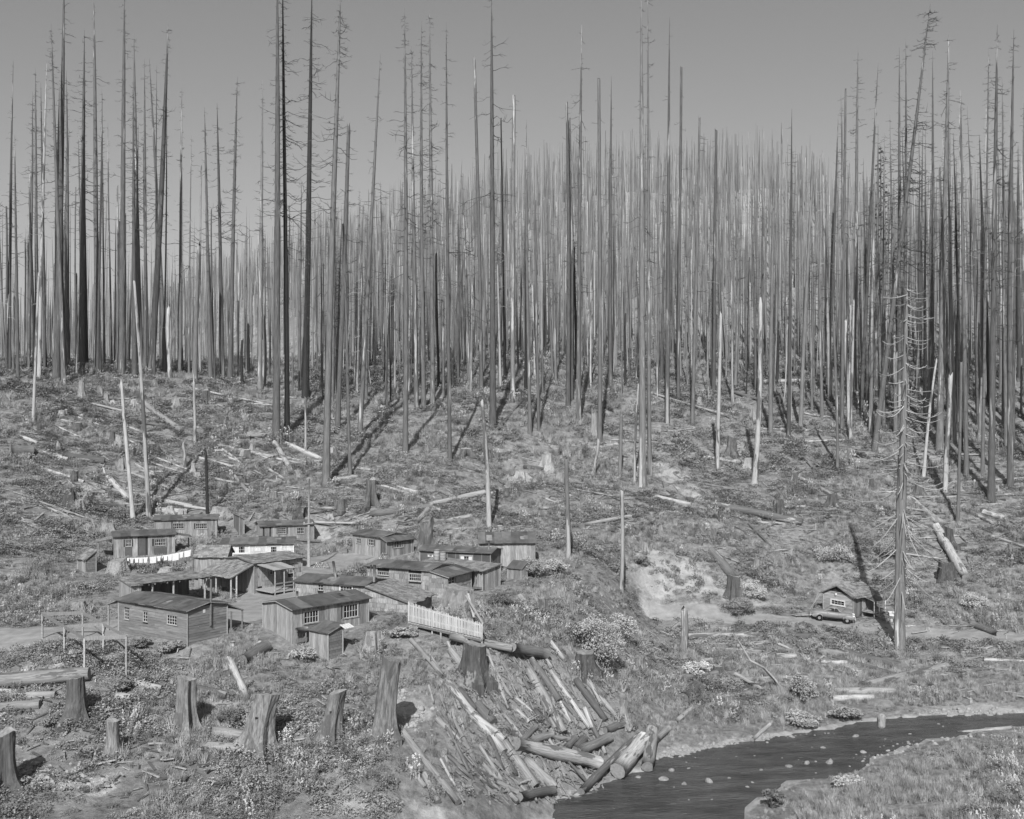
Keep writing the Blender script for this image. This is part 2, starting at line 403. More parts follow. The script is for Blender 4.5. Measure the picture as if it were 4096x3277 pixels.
def make_g(Z):
    lr = math.log(Y1 / Y0) / (NY - 1); dt = 2 * TX / (NX - 1)
    def g(x, y):
        x = np.asarray(x, float); y = np.maximum(np.asarray(y, float), Y0)
        j = np.clip(np.log(y / Y0) / lr, 0, NY - 1.001); i = np.clip((x / y + TX) / dt, 0, NX - 1.001)
        j0, i0 = j.astype(int), i.astype(int); fj, fi = j - j0, i - i0
        return (Z[j0, i0] * (1 - fi) + Z[j0, i0 + 1] * fi) * (1 - fj) + (Z[j0 + 1, i0] * (1 - fi) + Z[j0 + 1, i0 + 1] * fi) * fj
    return g
G = make_g(ZZ)
DS = 50 * (900 / 50) ** (np.arange(3000) / 2999)
def hit(U, V, g=None, lift=0.0):
    """where a sight line through photo pixel (U, V) meets the ground"""
    g = g or G
    a, b = (U - CX) / F, (V - CY) / F
    dz = CAMH - b * DS - g(a * DS, DS) - lift
    k = np.argmax(dz < 0)
    if dz[k] >= 0: k = len(DS) - 1
    if k > 0:
        t = dz[k - 1] / (dz[k - 1] - dz[k]); d = DS[k - 1] + t * (DS[k] - DS[k - 1])
    else: d = DS[0]
    return Vector((a * d, d, CAMH - b * d))
def gz(x, y): return float(G(x, y))
def at(U, V, d): return Vector(((U - CX) / F * d, d, CAMH - (V - CY) / F * d))
def pix(p): return CX + F * p[0] / p[1], CY - F * (p[2] - CAMH) / p[1]

# roads (photo px, half width in metres)
ROAD_A = [(-250,2555,3.0),(100,2550,3.0),(300,2532,3.0),(480,2510,3.0),(660,2490,3.0),(820,2478,3.0),(960,2462,3.2),(1040,2430,3.4),(1100,2385,3.4),(1180,2330,3.6),(1270,2275,4.2),(1380,2232,5.0),(1480,2235,2.5)]
ROAD_B = [(2600,2441,1.3),(2700,2450,1.4),(2900,2464,1.5),(3100,2478,1.8),(3300,2492,2.3),(3500,2512,2.2),(3700,2532,1.7),(3900,2545,1.6),(4100,2556,1.6),(4400,2572,1.6)]
def road_world(L):
    out = []
    for u, v, w in L:
        p = hit(u, v); out.append((p.x, p.y, w))
    return out
RA, RB = road_world(ROAD_A), road_world(ROAD_B)

def ragged(x, y): return .9 * vnoise(x, y, 2.1, 51) + .6 * vnoise(x, y, .8, 52)
wd = poly_sd(XX, YY, WPOLY) + ragged(XX, YY)
dA = line_d(XX, YY, [(a, b) for a, b, _ in RA]); dB = line_d(XX, YY, [(a, b) for a, b, _ in RB])
droad = np.minimum(dA - 3.2, dB - 1.6)
camp = np.minimum(np.hypot(XX + 16, YY - 105) - 22, 9)             # levelled camp ground stays smooth
calm = sm(0.0, 2.5, droad) * sm(0.3, 2.0, np.abs(wd)) * (0.2 + 0.8 * sm(-4, 8, camp))
bumps = 0.9 * vnoise(XX, YY, 7.0, 1) + 0.5 * vnoise(XX, YY, 3.1, 2) + 0.28 * vnoise(XX, YY, 1.4, 3) + 0.12 * vnoise(XX, YY, 0.6, 4)
far = sm(180, 300, YY)
ZZ = ZZ + bumps * calm * (0.55 + 0 * far) + far * 6 * vnoise(XX, YY, 45, 5)
W = zw(XX, YY)
ZZ = np.where(wd < 0, np.minimum(ZZ, W - 0.08 - 0.5 * sm(0, 2.5, -wd)), np.maximum(ZZ, W + 0.03 + 0.12 * np.minimum(wd, 1.5)))
G = make_g(ZZ)

# bare, eroded ground: photo px centre, radii in metres, strength
BARE = [(2600,2330,3.2,2.0,1.2),(2740,2270,3.2,3.2,1.1),(2610,2220,3.2,3.0,1.1),(2860,2345,4.4,2.0,1.2),(2560,2160,2.2,2.0,.8),(2690,1905,3.2,5,1.0),(2780,1980,2.5,4,1.0),(3000,2400,3,1.4,1.0),(3130,2420,3,1.2,1),
        (1640,2830,1.8,1.2,1),(1590,2790,1.5,1.0,.9),(260,3120,2.4,1.0,1),(330,3160,1.6,.8,.9),(420,3130,1.5,.8,.8),(900,2820,2.6,1.2,.9),(1400,3200,2.2,1.2,.8),(1330,2260,4,3,.7),(1500,2210,5,2,.8),(1700,3250,2.4,1.0,.6),
        (960,880,16,12,.9),(2980,920,14,16,1.0),(2880,1010,10,12,.8),(2560,830,10,10,.7),(3900,2600,6,3,.7),(3400,2540,6,2,.7),(1290,2130,4,3,.7),(2830,3010,4,1.2,.8),(3100,2960,4,1.0,.8),(2700,3040,2,1,.8),(3900,2840,5,1.6,1.0),(3700,2960,3,.7,1),(820,2440,6,2.5,.7),(1020,2430,3,2,.8),
        (760,2270,6,2.2,.6),(1000,2400,4,2,.7)]
bare = np.zeros_like(ZZ)
BW_ = []
for u, v, rx, ry, s in BARE:
    p = hit(u, v); BW_.append((p.x, p.y, rx, ry, s))
    bare = np.maximum(bare, s * np.exp(-((XX - p.x) / rx) ** 2 - ((YY - p.y) / ry) ** 2))
gul = np.clip(bare, 0, 1) * (YY < 170) * calm
ZZ = ZZ + gul * (.75 * vnoise(XX, YY * .4, .9, 61) + .5 * vnoise(XX, YY, 1.8, 62) + .3 * vnoise(XX, YY, .45, 63))
G = make_g(ZZ)
bare = np.maximum(bare, 0.75 * (1 - sm(0.2, 1.2, wd)) * (wd > -3))
bare = np.maximum(bare, 0.72 * (1 - sm(-0.9, 0.7, droad)))
def bare_at(x, y):
    r = np.zeros_like(x)
    for px_, py_, rx, ry, s in BW_:
        r = np.maximum(r, s * np.exp(-((x - px_) / rx) ** 2 - ((y - py_) / ry) ** 2))
    return r

def grid_mesh(name, X, Y, Z, mat, attrs=None):
    ny, nx = X.shape
    me = bpy.data.meshes.new(name)
    me.vertices.add(nx * ny)
    me.vertices.foreach_set('co', np.stack([X, Y, Z], -1).astype(np.float32).ravel())
    i = (np.arange(ny - 1)[:, None] * nx + np.arange(nx - 1)[None]).ravel()
    qd = np.stack([i, i + 1, i + nx + 1, i + nx], 1)
    me.loops.add(qd.size); me.loops.foreach_set('vertex_index', qd.ravel().astype(np.int32))
    me.polygons.add(len(qd)); me.polygons.foreach_set('loop_start', (np.arange(len(qd)) * 4).astype(np.int32))
    me.polygons.foreach_set('use_smooth', np.ones(len(qd), bool))
    me.materials.append(MATS[mat])
    for k, a in (attrs or {}).items():
        t = me.attributes.new(k, 'FLOAT', 'POINT'); t.data.foreach_set('value', a.astype(np.float32).ravel())
    me.update(calc_edges=True); me.validate()
    return me
tag(link('ground', grid_mesh('ground', XX, YY, ZZ, 'ground', {'bare': bare, 'far_pale': sm(200, 330, YY)})), 'brush covered burnt hillside and camp ground', kind='structure')

def road_mesh(RL, name, label):
    P = np.array(RL); seg = np.r_[0, np.cumsum(np.hypot(*np.diff(P[:, :2], axis=0).T))]
    t = np.linspace(0, seg[-1], int(seg[-1] / 0.6))
    c = np.stack([np.interp(t, seg, P[:, k]) for k in range(3)], 1)
    for _ in range(6): c[1:-1] = (c[:-2] + c[2:] + 2 * c[1:-1]) / 4
    d = np.gradient(c[:, :2], axis=0); d /= np.linalg.norm(d, axis=1)[:, None]
    nrm = np.stack([-d[:, 1], d[:, 0]], 1)
    k = np.linspace(-1, 1, 15)
    wob = 0.7 * vnoise(t, t * 0, 3.2, 8) + 0.5 * vnoise(t, t * 0, 1.2, 9)
    half = c[:, 2] + wob
    X = c[:, None, 0] + nrm[:, None, 0] * half[:, None] * k; Y = c[:, None, 1] + nrm[:, None, 1] * half[:, None] * k
    ruts = -0.03 * np.exp(-((np.abs(k) - 0.4) / 0.15) ** 2)
    Z = G(X, Y) + 0.05 + ruts[None] - 0.12 * (np.abs(k) > 0.99)[None] + 0.03 * vnoise(X, Y, 0.7, 12)
    tag(link(name, grid_mesh(name, X, Y, Z, 'dirt')), label, kind='structure')
road_mesh(RA, 'road', 'pale dirt yard and track between the cabins')
road_mesh(RB, 'road', 'narrow dirt road passing the parked coupe')

# stream surface, a sheet that dips under its banks
ext = WPOLY + 0
cx_, cy_ = WPOLY.mean(0)
yy_ = np.linspace(45, 100, 280); xx_ = np.linspace(-25, 75, 420)
WX, WY = np.meshgrid(xx_, yy_)
wdist = poly_sd(WX, WY, WPOLY)
keep = wdist < 1.6
idx = -np.ones(WX.shape, int); idx[keep] = np.arange(keep.sum())
qs = []
for j in range(WX.shape[0] - 1):
    for i in range(WX.shape[1] - 1):
        if keep[j, i] and keep[j, i + 1] and keep[j + 1, i] and keep[j + 1, i + 1]:
            qs.append((idx[j, i], idx[j, i + 1], idx[j + 1, i + 1], idx[j + 1, i]))
WZ = zw(WX, WY) + (0.07 * vnoise(WX, WY * 1.8, 1.3, 21) + 0.05 * vnoise(WX, WY * 1.8, .6, 22)) * sm(0, 1.2, -wdist)
me = mesh('stream', np.stack([WX, WY, WZ], -1)[keep], qs, 'water', True)
tag(link('stream', me), 'dark shallow stream running over stones', kind='structure')
# ---------------------------------------------------------------- buildings
def piece(name, poly, nrm, t, mat, parent, org, mb=None):
    """a flat piece: outline poly (world points), front face along nrm, thickness t going back"""
    nrm = Vector(nrm)
    a = [Vector(p) for p in poly]; b = [p - nrm * t for p in a]; n = len(a)
    v = [tuple(p - org) for p in a + b]
    f = [tuple(range(n)), tuple(reversed(range(n, 2 * n)))] + [(i, i + n, (i + 1) % n + n, (i + 1) % n) for i in range(n)]
    if mb is not None: mb.add(v, f); return None
    return link(name, mesh(name, v, f, mat), parent)

FOOT = []      # building footprints, kept free of brush

class Wall:
    """a wall plane: P0 start (x,y), direction u, outward normal n, length L, top profile ztop(s)"""
    def __init__(s, P0, u, n, L, ztop): s.P, s.u, s.n, s.L, s.ztop = Vector(P0), Vector(u), Vector(n), L, ztop; s.open = []
    def pt(s, q, z, o=0.0):
        p = s.P + s.u * q + s.n * o; return Vector((p.x, p.y, z))
    def from_px(s, U, V):
        """photo pixel -> (s, z) on this wall"""
        d0 = Vector(((U - CX) / F, 1, -(V - CY) / F)); n3 = Vector((s.n.x, s.n.y, 0))
        t = (Vector((s.P.x, s.P.y, 0))).dot(n3) / d0.dot(n3)
        p = d0 * t
        return (Vector((p.x, p.y)) - s.P).dot(s.u), CAMH + p.z
    def gnd(s, q):
        p = s.P + s.u * q; return gz(p.x, p.y) - 0.12

def split(lo, hi, blocks):
    out = [(lo, hi)]
    for a, b in blocks:
        nx = []
        for l, h in out:
            if b <= l or a >= h: nx.append((l, h)); continue
            if a > l: nx.append((l, a))
            if b < h: nx.append((b, h))
        out = nx
    return [(l, h) for l, h in out if h - l > 0.02]

def clad(root, org, W_, style, mat, rng, zlow=None):
    zb = (lambda q: W_.gnd(q)) if zlow is None else (lambda q: zlow)
    if style == 'vert':
        q = 0.0
        while q < W_.L - 0.01:
            w = min(rng.uniform(0.17, 0.27), W_.L - q); q1 = q + w
            if W_.L - q1 < 0.08: q1 = W_.L
            bl = [(z0, z1) for s0, s1, z0, z1 in W_.open if s0 < q1 - 0.02 and s1 > q + 0.02]
            top = min(W_.ztop(q), W_.ztop(q1)); o = rng.uniform(0.0, 0.014)
            bot = min(zb(q), zb(q1)) + rng.uniform(0, 0.05)
            for lo, hi in split(bot, top, bl):
                t0, t1 = (W_.ztop(q + 0.004), W_.ztop(q1 - 0.004)) if hi == top else (hi, hi)
                piece('board', [W_.pt(q + 0.004, lo, o), W_.pt(q1 - 0.004, lo, o), W_.pt(q1 - 0.004, t1, o), W_.pt(q + 0.004, t0, o)], (W_.n.x, W_.n.y, 0), 0.025 + o, mat, root, org)
            q = q1
    elif style in ('clap', 'shingle'):
        hgt = 0.2 if style == 'clap' else 0.42
        zmin = min(zb(W_.L * k / 8) for k in range(9)); zmax = max(W_.ztop(W_.L * k / 16) for k in range(17))
        z = zmin; row = 0
        while z < zmax - 0.03:
            z1 = min(z + hgt * rng.uniform(0.94, 1.06), zmax)
            q = 0.0
            while q < W_.L - 0.01:
                w = rng.uniform(2.0, 4.2) if style == 'clap' else rng.uniform(0.3, 0.62)
                q1 = min(q + w, W_.L)
                if W_.L - q1 < 0.12: q1 = W_.L
                # clip to ground and to the gable
                n_st = 1
                for a, b in split(q, q1, [(s0, s1) for s0, s1, z0, z1_ in W_.open if z0 < z1 - 0.03 and z1_ > z + 0.03]):
                    o = rng.uniform(0.0, 0.012) if style == 'clap' else rng.uniform(0, 0.02)
                    zl = z - (rng.uniform(0, 0.05) if style == 'shingle' else 0)
                    ta, tb = min(z1, W_.ztop(a)), min(z1, W_.ztop(b))
                    if max(ta, tb) < z + 0.03: continue
                    poly = [W_.pt(a + .003, zl, o + 0.018), W_.pt(b - .003, zl, o + 0.018), W_.pt(b - .003, max(tb, z + .01), o * 0.4), W_.pt(a + .003, max(ta, z + .01), o * 0.4)]
                    piece('board' if style == 'clap' else 'shingle', poly, (W_.n.x, W_.n.y, 0), 0.02, mat, root, org)
                q = q1
            z = z1; row += 1
    elif style == 'tar':
        q = 0.0
        while q < W_.L - 0.01:
            q1 = min(q + 0.95, W_.L)
            if W_.L - q1 < 0.3: q1 = W_.L
            bl = [(z0, z1) for s0, s1, z0, z1 in W_.open if s0 < q1 - 0.02 and s1 > q + 0.02]
            bot = min(zb(q), zb(q1))
            sub = sorted(set([q, q1] + [min(max(e, q), q1) for s0, s1, _, _ in W_.open for e in (s0, s1)]))
            for a, b in zip(sub[:-1], sub[1:]):
                if b - a < 0.02: continue
                blk = [(z0, z1) for s0, s1, z0, z1 in W_.open if s0 < b - 0.02 and s1 > a + 0.02]
                tp = min(W_.ztop(a), W_.ztop(b))
                for lo, hi in split(bot, tp, blk):
                    t0, t1 = (W_.ztop(a), W_.ztop(b)) if hi == tp else (hi, hi)
                    piece('panel', [W_.pt(a, lo), W_.pt(b, lo), W_.pt(b, t1), W_.pt(a, t0)], (W_.n.x, W_.n.y, 0), 0.02, mat, root, org)
            if not any(s0 < q1 < s1 for s0, s1, _, _ in W_.open):
                piece('batten', [W_.pt(q1 - .05, bot, .02), W_.pt(q1, bot, .02), W_.pt(q1, W_.ztop(q1), .02), W_.pt(q1 - .05, W_.ztop(q1 - .05), .02)], (W_.n.x, W_.n.y, 0), 0.02, 'trim_wood', root, org)
            q = q1

PANE = {}
def window(root, org, W_, s0, s1, z0, z1, cols, rows, mat='white_paint', trim=0.06, bar=0.02, curtain=False, trim_mat='trim_wood'):
    n3 = Vector((W_.n.x, W_.n.y, 0)); u3 = Vector((W_.u.x, W_.u.y, 0))
    W_.open.append((s0 - trim * 0.6, s1 + trim * 0.6, z0 - trim * 0.6, z1 + trim * 0.6))
    c = W_.pt((s0 + s1) / 2, (z0 + z1) / 2)
    mb = MB()
    def rect(a, b, lo, hi, o0, o1, mi=0):
        p = [W_.pt(a, lo, o1), W_.pt(b, lo, o1), W_.pt(b, hi, o1), W_.pt(a, hi, o1), W_.pt(a, lo, o0), W_.pt(b, lo, o0), W_.pt(b, hi, o0), W_.pt(a, hi, o0)]
        mb.add([x - c for x in p], [(0, 1, 2, 3), (7, 6, 5, 4), (0, 4, 5, 1), (1, 5, 6, 2), (2, 6, 7, 3), (3, 7, 4, 0)], mi)
    T = 1 if trim_mat else 0
    rect(s0 - trim, s1 + trim, z1, z1 + trim, -.03, .045, T); rect(s0 - trim - .03, s1 + trim + .03, z0 - trim, z0, -.03, .07, T)
    rect(s0 - trim, s0, z0, z1, -.03, .045, T); rect(s1, s1 + trim, z0, z1, -.03, .045, T)
    e = 0.02
    rect(s0, s1, z1 - e, z1, -.03, .02); rect(s0, s1, z0, z0 + e, -.03, .02); rect(s0, s0 + e, z0 + e, z1 - e, -.03, .02); rect(s1 - e, s1, z0 + e, z1 - e, -.03, .02)
    pw, ph = (s1 - s0) / cols, (z1 - z0) / rows
    for i in range(1, cols): rect(s0 + i * pw - bar / 2, s0 + i * pw + bar / 2, z0 + e, z1 - e, -.02, .015)
    for j in range(1, rows): rect(s0 + e, s1 - e, z0 + j * ph - bar / 2, z0 + j * ph + bar / 2, -.02, .012)
    w = link('window', mesh('window', mb.v, mb.f, [mat, trim_mat] if trim_mat else mat, False, mb.m if trim_mat else None), root); w.location = c - org
    key = (round(pw, 3), round(ph, 3), round(n3.x, 3))
    if key not in PANE:
        p = [u3 * (-pw / 2) + Vector((0, 0, -ph / 2)), u3 * (pw / 2) + Vector((0, 0, -ph / 2)), u3 * (pw / 2) + Vector((0, 0, ph / 2)), u3 * (-pw / 2) + Vector((0, 0, ph / 2))]
        v = p + [x - n3 * 0.006 for x in p]
        PANE[key] = mesh('pane', v, [(0, 1, 2, 3), (7, 6, 5, 4), (0, 4, 5, 1), (1, 5, 6, 2), (2, 6, 7, 3), (3, 7, 4, 0)], 'window_glass')
    for i in range(cols):
        for j in range(rows):
            p = link('pane', PANE[key], w); p.location = u3 * ((i + .5) * pw - (s1 - s0) / 2) + Vector((0, 0, (j + .5) * ph - (z1 - z0) / 2)) - n3 * 0.008
    if curtain:
        for a, b in ((0.0, 0.3), (0.7, 1.0)):
            cb = MB(); ww = s1 - s0
            for k in range(5):
                x0 = (a + (b - a) * k / 5 - .5) * ww; x1 = (a + (b - a) * (k + 1) / 5 - .5) * ww; o = -0.001 + 0.006 * (k % 2)
                cb.add([u3 * x0 + Vector((0, 0, -(z1 - z0) * .5)) + n3 * o, u3 * x1 + Vector((0, 0, -(z1 - z0) * .5)) + n3 * (.006 - o), u3 * x1 + Vector((0, 0, (z1 - z0) * .5)) + n3 * (.006 - o), u3 * x0 + Vector((0, 0, (z1 - z0) * .5)) + n3 * o], [(0, 1, 2, 3)])
            cb.build('curtain', 'curtain_cloth', w)

def roof_plane(root, org, E0, E1, R0, R1, style, rng, t=0.07, lift=0.0, mat=None):
    """one roof slope: eave E0->E1, ridge R0->R1 (world points, overhang already added)"""
    E0, E1, R0, R1 = map(Vector, (E0, E1, R0, R1))
    nrm = (E1 - E0).cross(R0 - E0).normalized()
    if nrm.z < 0: nrm = -nrm
    rf = piece('roof', [E0, E1, R1, R0], nrm, t, mat or ('board_dark' if style != 'tar' else 'board_grey'), root, org)
    Ls = max((E1 - E0).length, (R1 - R0).length); Lr = (R0 - E0).length
    def P(s, r, o=0): return (E0.lerp(E1, s)).lerp(R0.lerp(R1, s), r) + nrm * o
    if style == 'tar':
        n = max(2, int(round(Ls / 0.95)))
        for i in range(n):
            o = 0.006 + 0.012 * (i % 2) + rng.uniform(0, .004)
            a, b = i / n - (0.012 if i else 0), (i + 1) / n
            dn = -0.012 - rng.uniform(0, 0.02)
            piece('roof_sheet', [P(a, dn, o), P(b, dn, o), P(b, 1.004, o), P(a, 1.004, o)], nrm, 0.005, mat or 'tar_paper', rf, org)
        for _ in range(int(Ls / 2)):                          # tar paper patches and battens nailed over the joints
            a, q = rng.uniform(.03, .85), rng.uniform(.05, .6); w, h = rng.uniform(.3, 1.1) / Ls, rng.uniform(.15, .5); b = min(a + w, .99)
            piece('roof_patch', [P(a, q, .03), P(b, q + rng.uniform(-.03, .03), .03), P(b, min(q + h, .97), .03), P(a, min(q + h, .97), .03)], nrm, 0.006, 'tar_patch', rf, org)
    else:
        exp = 0.36 if Ls * Lr < 22 else 0.46
        rows = max(3, int(round(Lr / exp)))
        for j in range(rows):
            q = 0.0; r0 = j / rows - 0.03; r1 = min((j + 1.25) / rows, 1.0)
            while q < 1 - 1e-4:
                w = rng.uniform(0.22, 0.5) / Ls; q1 = min(q + w, 1)
                if 1 - q1 < 0.1 / Ls: q1 = 1
                dl = rng.uniform(-0.05, 0.02); o = rng.uniform(0.035, 0.06)
                piece('shake', [P(q + .004 / Ls, r0 + dl, o), P(q1 - .004 / Ls, r0 + dl + rng.uniform(-.01, .01), o), P(q1 - .004 / Ls, r1, 0.016), P(q + .004 / Ls, r1, 0.016)], nrm, 0.012, mat or 'shake', rf, org)
                q = q1
    return rf

def body(root, org, C, d, yaw, UR=None, UL=None, La=None, Lb=None, roof='a', rise=0.3, over=0.28, rake=0.22, walls=None, rstyle='tar', wins=(), seed=0, low_side=None,
         O=None, ze=None, wmat=None, doors=(), skip=(), roof_mat=None):
    """one block of a building. near corner C (photo px of the eave) at distance d, axis a runs right and away at yaw, b left and away.
    roof: 'a'/'b' ridge axis, 'a+','a-','b+','b-' shed roof rising along +/- that axis"""
    rng = random.Random(seed)
    yw = math.radians(yaw)
    a = Vector((math.cos(yw), math.sin(yw))); b = Vector((-math.sin(yw), math.cos(yw)))
    if O is None:
        p = at(C[0], C[1], d); O = Vector((p.x, p.y)); ze = p.z
    def solve(v, U):
        s = (U - CX) / F; return (s * O.y - O.x) / (v.x - s * v.y)
    La = La or solve(a, UR); Lb = Lb or solve(b, UL)
    if roof == 'a': prof = lambda x, y: ze + rise * (1 - abs(2 * y / Lb - 1))
    elif roof == 'b': prof = lambda x, y: ze + rise * (1 - abs(2 * x / La - 1))
    elif roof == 'a+': prof = lambda x, y: ze + rise * x / La
    elif roof == 'a-': prof = lambda x, y: ze + rise * (1 - x / La)
    elif roof == 'b+': prof = lambda x, y: ze + rise * y / Lb
    else: prof = lambda x, y: ze + rise * (1 - y / Lb)
    def w2(x, y): return O + a * x + b * y
    Wd = {'a': Wall(O, a, -b, La, lambda s: prof(s, 0)), 'b': Wall(O, b, -a, Lb, lambda s: prof(0, s)),
          'a2': Wall(w2(0, Lb), a, b, La, lambda s: prof(s, Lb)), 'b2': Wall(w2(La, 0), b, a, Lb, lambda s: prof(La, s))}
    FOOT.append([w2(-.1, -.1), w2(La + .1, -.1), w2(La + .1, Lb + .1), w2(-.1, Lb + .1)])
    # dark inner shell
    lows = min(gz(*w2(x, y)) for x in (0, La) for y in (0, Lb)) - 0.3
    sh = MB(); e = 0.06
    xs = [e, La / 2, La - e]; ysl = [e, Lb / 2, Lb - e]
    tops = {(i, j): Vector((*w2(xs[i], ysl[j]), prof(xs[i], ysl[j]) - 0.03)) for i in range(3) for j in range(3)}
    bots = {(i, j): Vector((*w2(xs[i], ysl[j]), lows)) for i in range(3) for j in range(3)}
    ring = [(0, 0), (1, 0), (2, 0), (2, 1), (2, 2), (1, 2), (0, 2), (0, 1)]
    for k in range(8):
        i, j = ring[k], ring[(k + 1) % 8]
        sh.add([bots[i] - org, bots[j] - org, tops[j] - org, tops[i] - org], [(0, 1, 2, 3)])
    for i in range(2):
        for j in range(2):
            sh.add([tops[(i, j)] - org, tops[(i + 1, j)] - org, tops[(i + 1, j + 1)] - org, tops[(i, j + 1)] - org], [(0, 1, 2, 3)])
    sh.build('inner_wall', 'inner_wall', root)
    for spec in doors:
        wk, U0, V0, U1, V1, mat = spec
        W_ = Wd[wk]; s0, z1 = W_.from_px(U0, V0); s1, z0 = W_.from_px(U1, V1); s0, s1 = min(s0, s1), max(s0, s1); z0 = max(z0, W_.gnd((s0 + s1) / 2) + 0.1)
        if z1 - z0 < .4: continue
        W_.open.append((s0, s1, z0, z1))
        dr = piece('door', [W_.pt(s0 + .01, z0, .012), W_.pt(s1 - .01, z0, .012), W_.pt(s1 - .01, z1 - .01, .012), W_.pt(s0 + .01, z1 - .01, .012)], (W_.n.x, W_.n.y, 0), 0.04, mat, root, org)
        hb = MB(); hb.box(W_.pt(s0 + .1, (z0 + z1) / 2, .04) - org, (.05, .05, .12)); hb.build('handle', 'metal_pipe', dr)
    for spec in wins:
        wk, U0, V0, U1, V1, cl, rw = spec[:7]; kw = spec[7] if len(spec) > 7 else {}
        W_ = Wd[wk]; s0, z1 = W_.from_px(U0, V0); s1, z0 = W_.from_px(U1, V1)
        if s0 > s1: s0, s1 = s1, s0
        s0 = max(s0, .1); s1 = min(s1, W_.L - .1)
        window(root, org, W_, s0, s1, z0, z1, cl, rw, **kw)
    walls = walls or {}
    for k in ('a', 'b', 'a2', 'b2'):
        if k in skip: continue
        st, mt = walls.get(k, walls.get('*', ('vert', 'board_grey')))
        clad(root, org, Wd[k], st, mt, rng)
    # corner boards
    for x, y, ex, ey in ((0, 0, -1, -1), (La, 0, 1, -1), (0, Lb, -1, 1)):
        p = w2(x, y) + a * (ex * .02) + b * (ey * .02); zt = prof(x, y) - .02
        cb = MB(); cb.box(Vector((p.x, p.y, (zt + gz(p.x, p.y) - .1) / 2)) - org, (.09, .09, zt - gz(p.x, p.y) + .1), Vector((0, 0, 1)).rotation_difference(Vector((0, 0, 1))).to_matrix())
        cb.build('corner_board', walls.get('trim', 'trim_wood'), root)
    def w3(x, y, z): p = w2(x, y); return Vector((p.x, p.y, z))
    l = 0.035
    if roof == 'a':
        sl = rise / (Lb / 2)
        for sgn in (0, 1):
            ye = -over if sgn == 0 else Lb + over
            roof_plane(root, org, w3(-rake, ye, ze - sl * over + l), w3(La + rake, ye, ze - sl * over + l), w3(-rake, Lb / 2, ze + rise + l), w3(La + rake, Lb / 2, ze + rise + l), rstyle, rng, mat=roof_mat)
    elif roof == 'b':
        sl = rise / (La / 2)
        for sgn in (0, 1):
            xe = -over if sgn == 0 else La + over
            roof_plane(root, org, w3(xe, -rake, ze - sl * over + l), w3(xe, Lb + rake, ze - sl * over + l), w3(La / 2, -rake, ze + rise + l), w3(La / 2, Lb + rake, ze + rise + l), rstyle, rng, mat=roof_mat)
    else:
        n = La if roof[0] == 'a' else Lb; sl = rise / n
        lo, hi = (-over, n + rake * .5) if roof[1] == '+' else (n + over, -rake * .5)
        zl, zh = ze - sl * over + l, ze + rise + sl * rake * .5 + l
        if roof[0] == 'a': roof_plane(root, org, w3(lo, -rake, zl), w3(lo, Lb + rake, zl), w3(hi, -rake, zh), w3(hi, Lb + rake, zh), rstyle, rng, mat=roof_mat)
        else: roof_plane(root, org, w3(-rake, lo, zl), w3(La + rake, lo, zl), w3(-rake, hi, zh), w3(La + rake, hi, zh), rstyle, rng, mat=roof_mat)
    return dict(O=O, a=a, b=b, La=La, Lb=Lb, ze=ze, prof=prof, w2=w2, w3=w3, W=Wd)

def new_house(name, label, cat, C, d, group=None):
    p = at(C[0], C[1], d); o = Vector((p.x, p.y, gz(p.x, p.y)))
    return thing(name, label, cat, o, group), o

def posts(root, org, pts, ztops, w=0.12, mat='timber', name='post'):
    for p, zt in zip(pts, ztops):
        z0 = gz(p[0], p[1]) - .15
        m = MB(); m.box(Vector((p[0], p[1], (z0 + zt) / 2)) - org, (w, w, zt - z0)); m.build(name, mat, root)

def stovepipe(root, org, p, h, r=.09, lean=0.0, cap=True):
    m = MB(); p = Vector(p); m.tube([p - org, p + Vector((lean, 0, h)) - org], r, 10); m.build('stove_pipe', 'metal_pipe', root, True)

V_, S_, CL_ = 'vert', 'shingle', 'clap'
# 1 clapboard cabin
r, o = new_house('clapboard_cabin', 'dark clapboard cabin with spotted walls, tar paper roof and side porch', 'cabin', (750, 2440.6), 80)
B1 = body(r, o, (750, 2440.6), 80, 55, UR=907.6, UL=476, roof='b', rise=.32, walls={'*': (CL_, 'clapboard')}, seed=1,
          wins=[('b', 500, 2438, 517, 2479, 2, 3), ('b', 574, 2446.7, 591, 2488, 2, 3), ('b', 669.7, 2459, 708, 2502, 4, 3)])
# porch roof past the right end
w3, La, Lb = B1['w3'], B1['La'], B1['Lb']
roof_plane(r, o, w3(La + 1.6, -.1, B1['ze'] - .75), w3(La + 1.6, 2.6, B1['ze'] - .75), w3(La + .1, -.1, B1['ze'] - .12), w3(La + .1, 2.6, B1['ze'] - .12), 'tar', R)
posts(r, o, [B1['w2'](La + 1.5, 0), B1['w2'](La + .5, .1), B1['w2'](La + 1.5, 2.4)], [B1['ze'] - .75] * 3, .11, 'timber')
m = MB(); m.box(w3(La + .55, .5, gz(*B1['w2'](La + .5, .5)) + .2) - o, (.9, .9, .12)); m.box(w3(La + .55, .5, gz(*B1['w2'](La + .5, .5)) + .05) - o, (1.1, 1.1, .2)); m.build('step', 'timber', r)
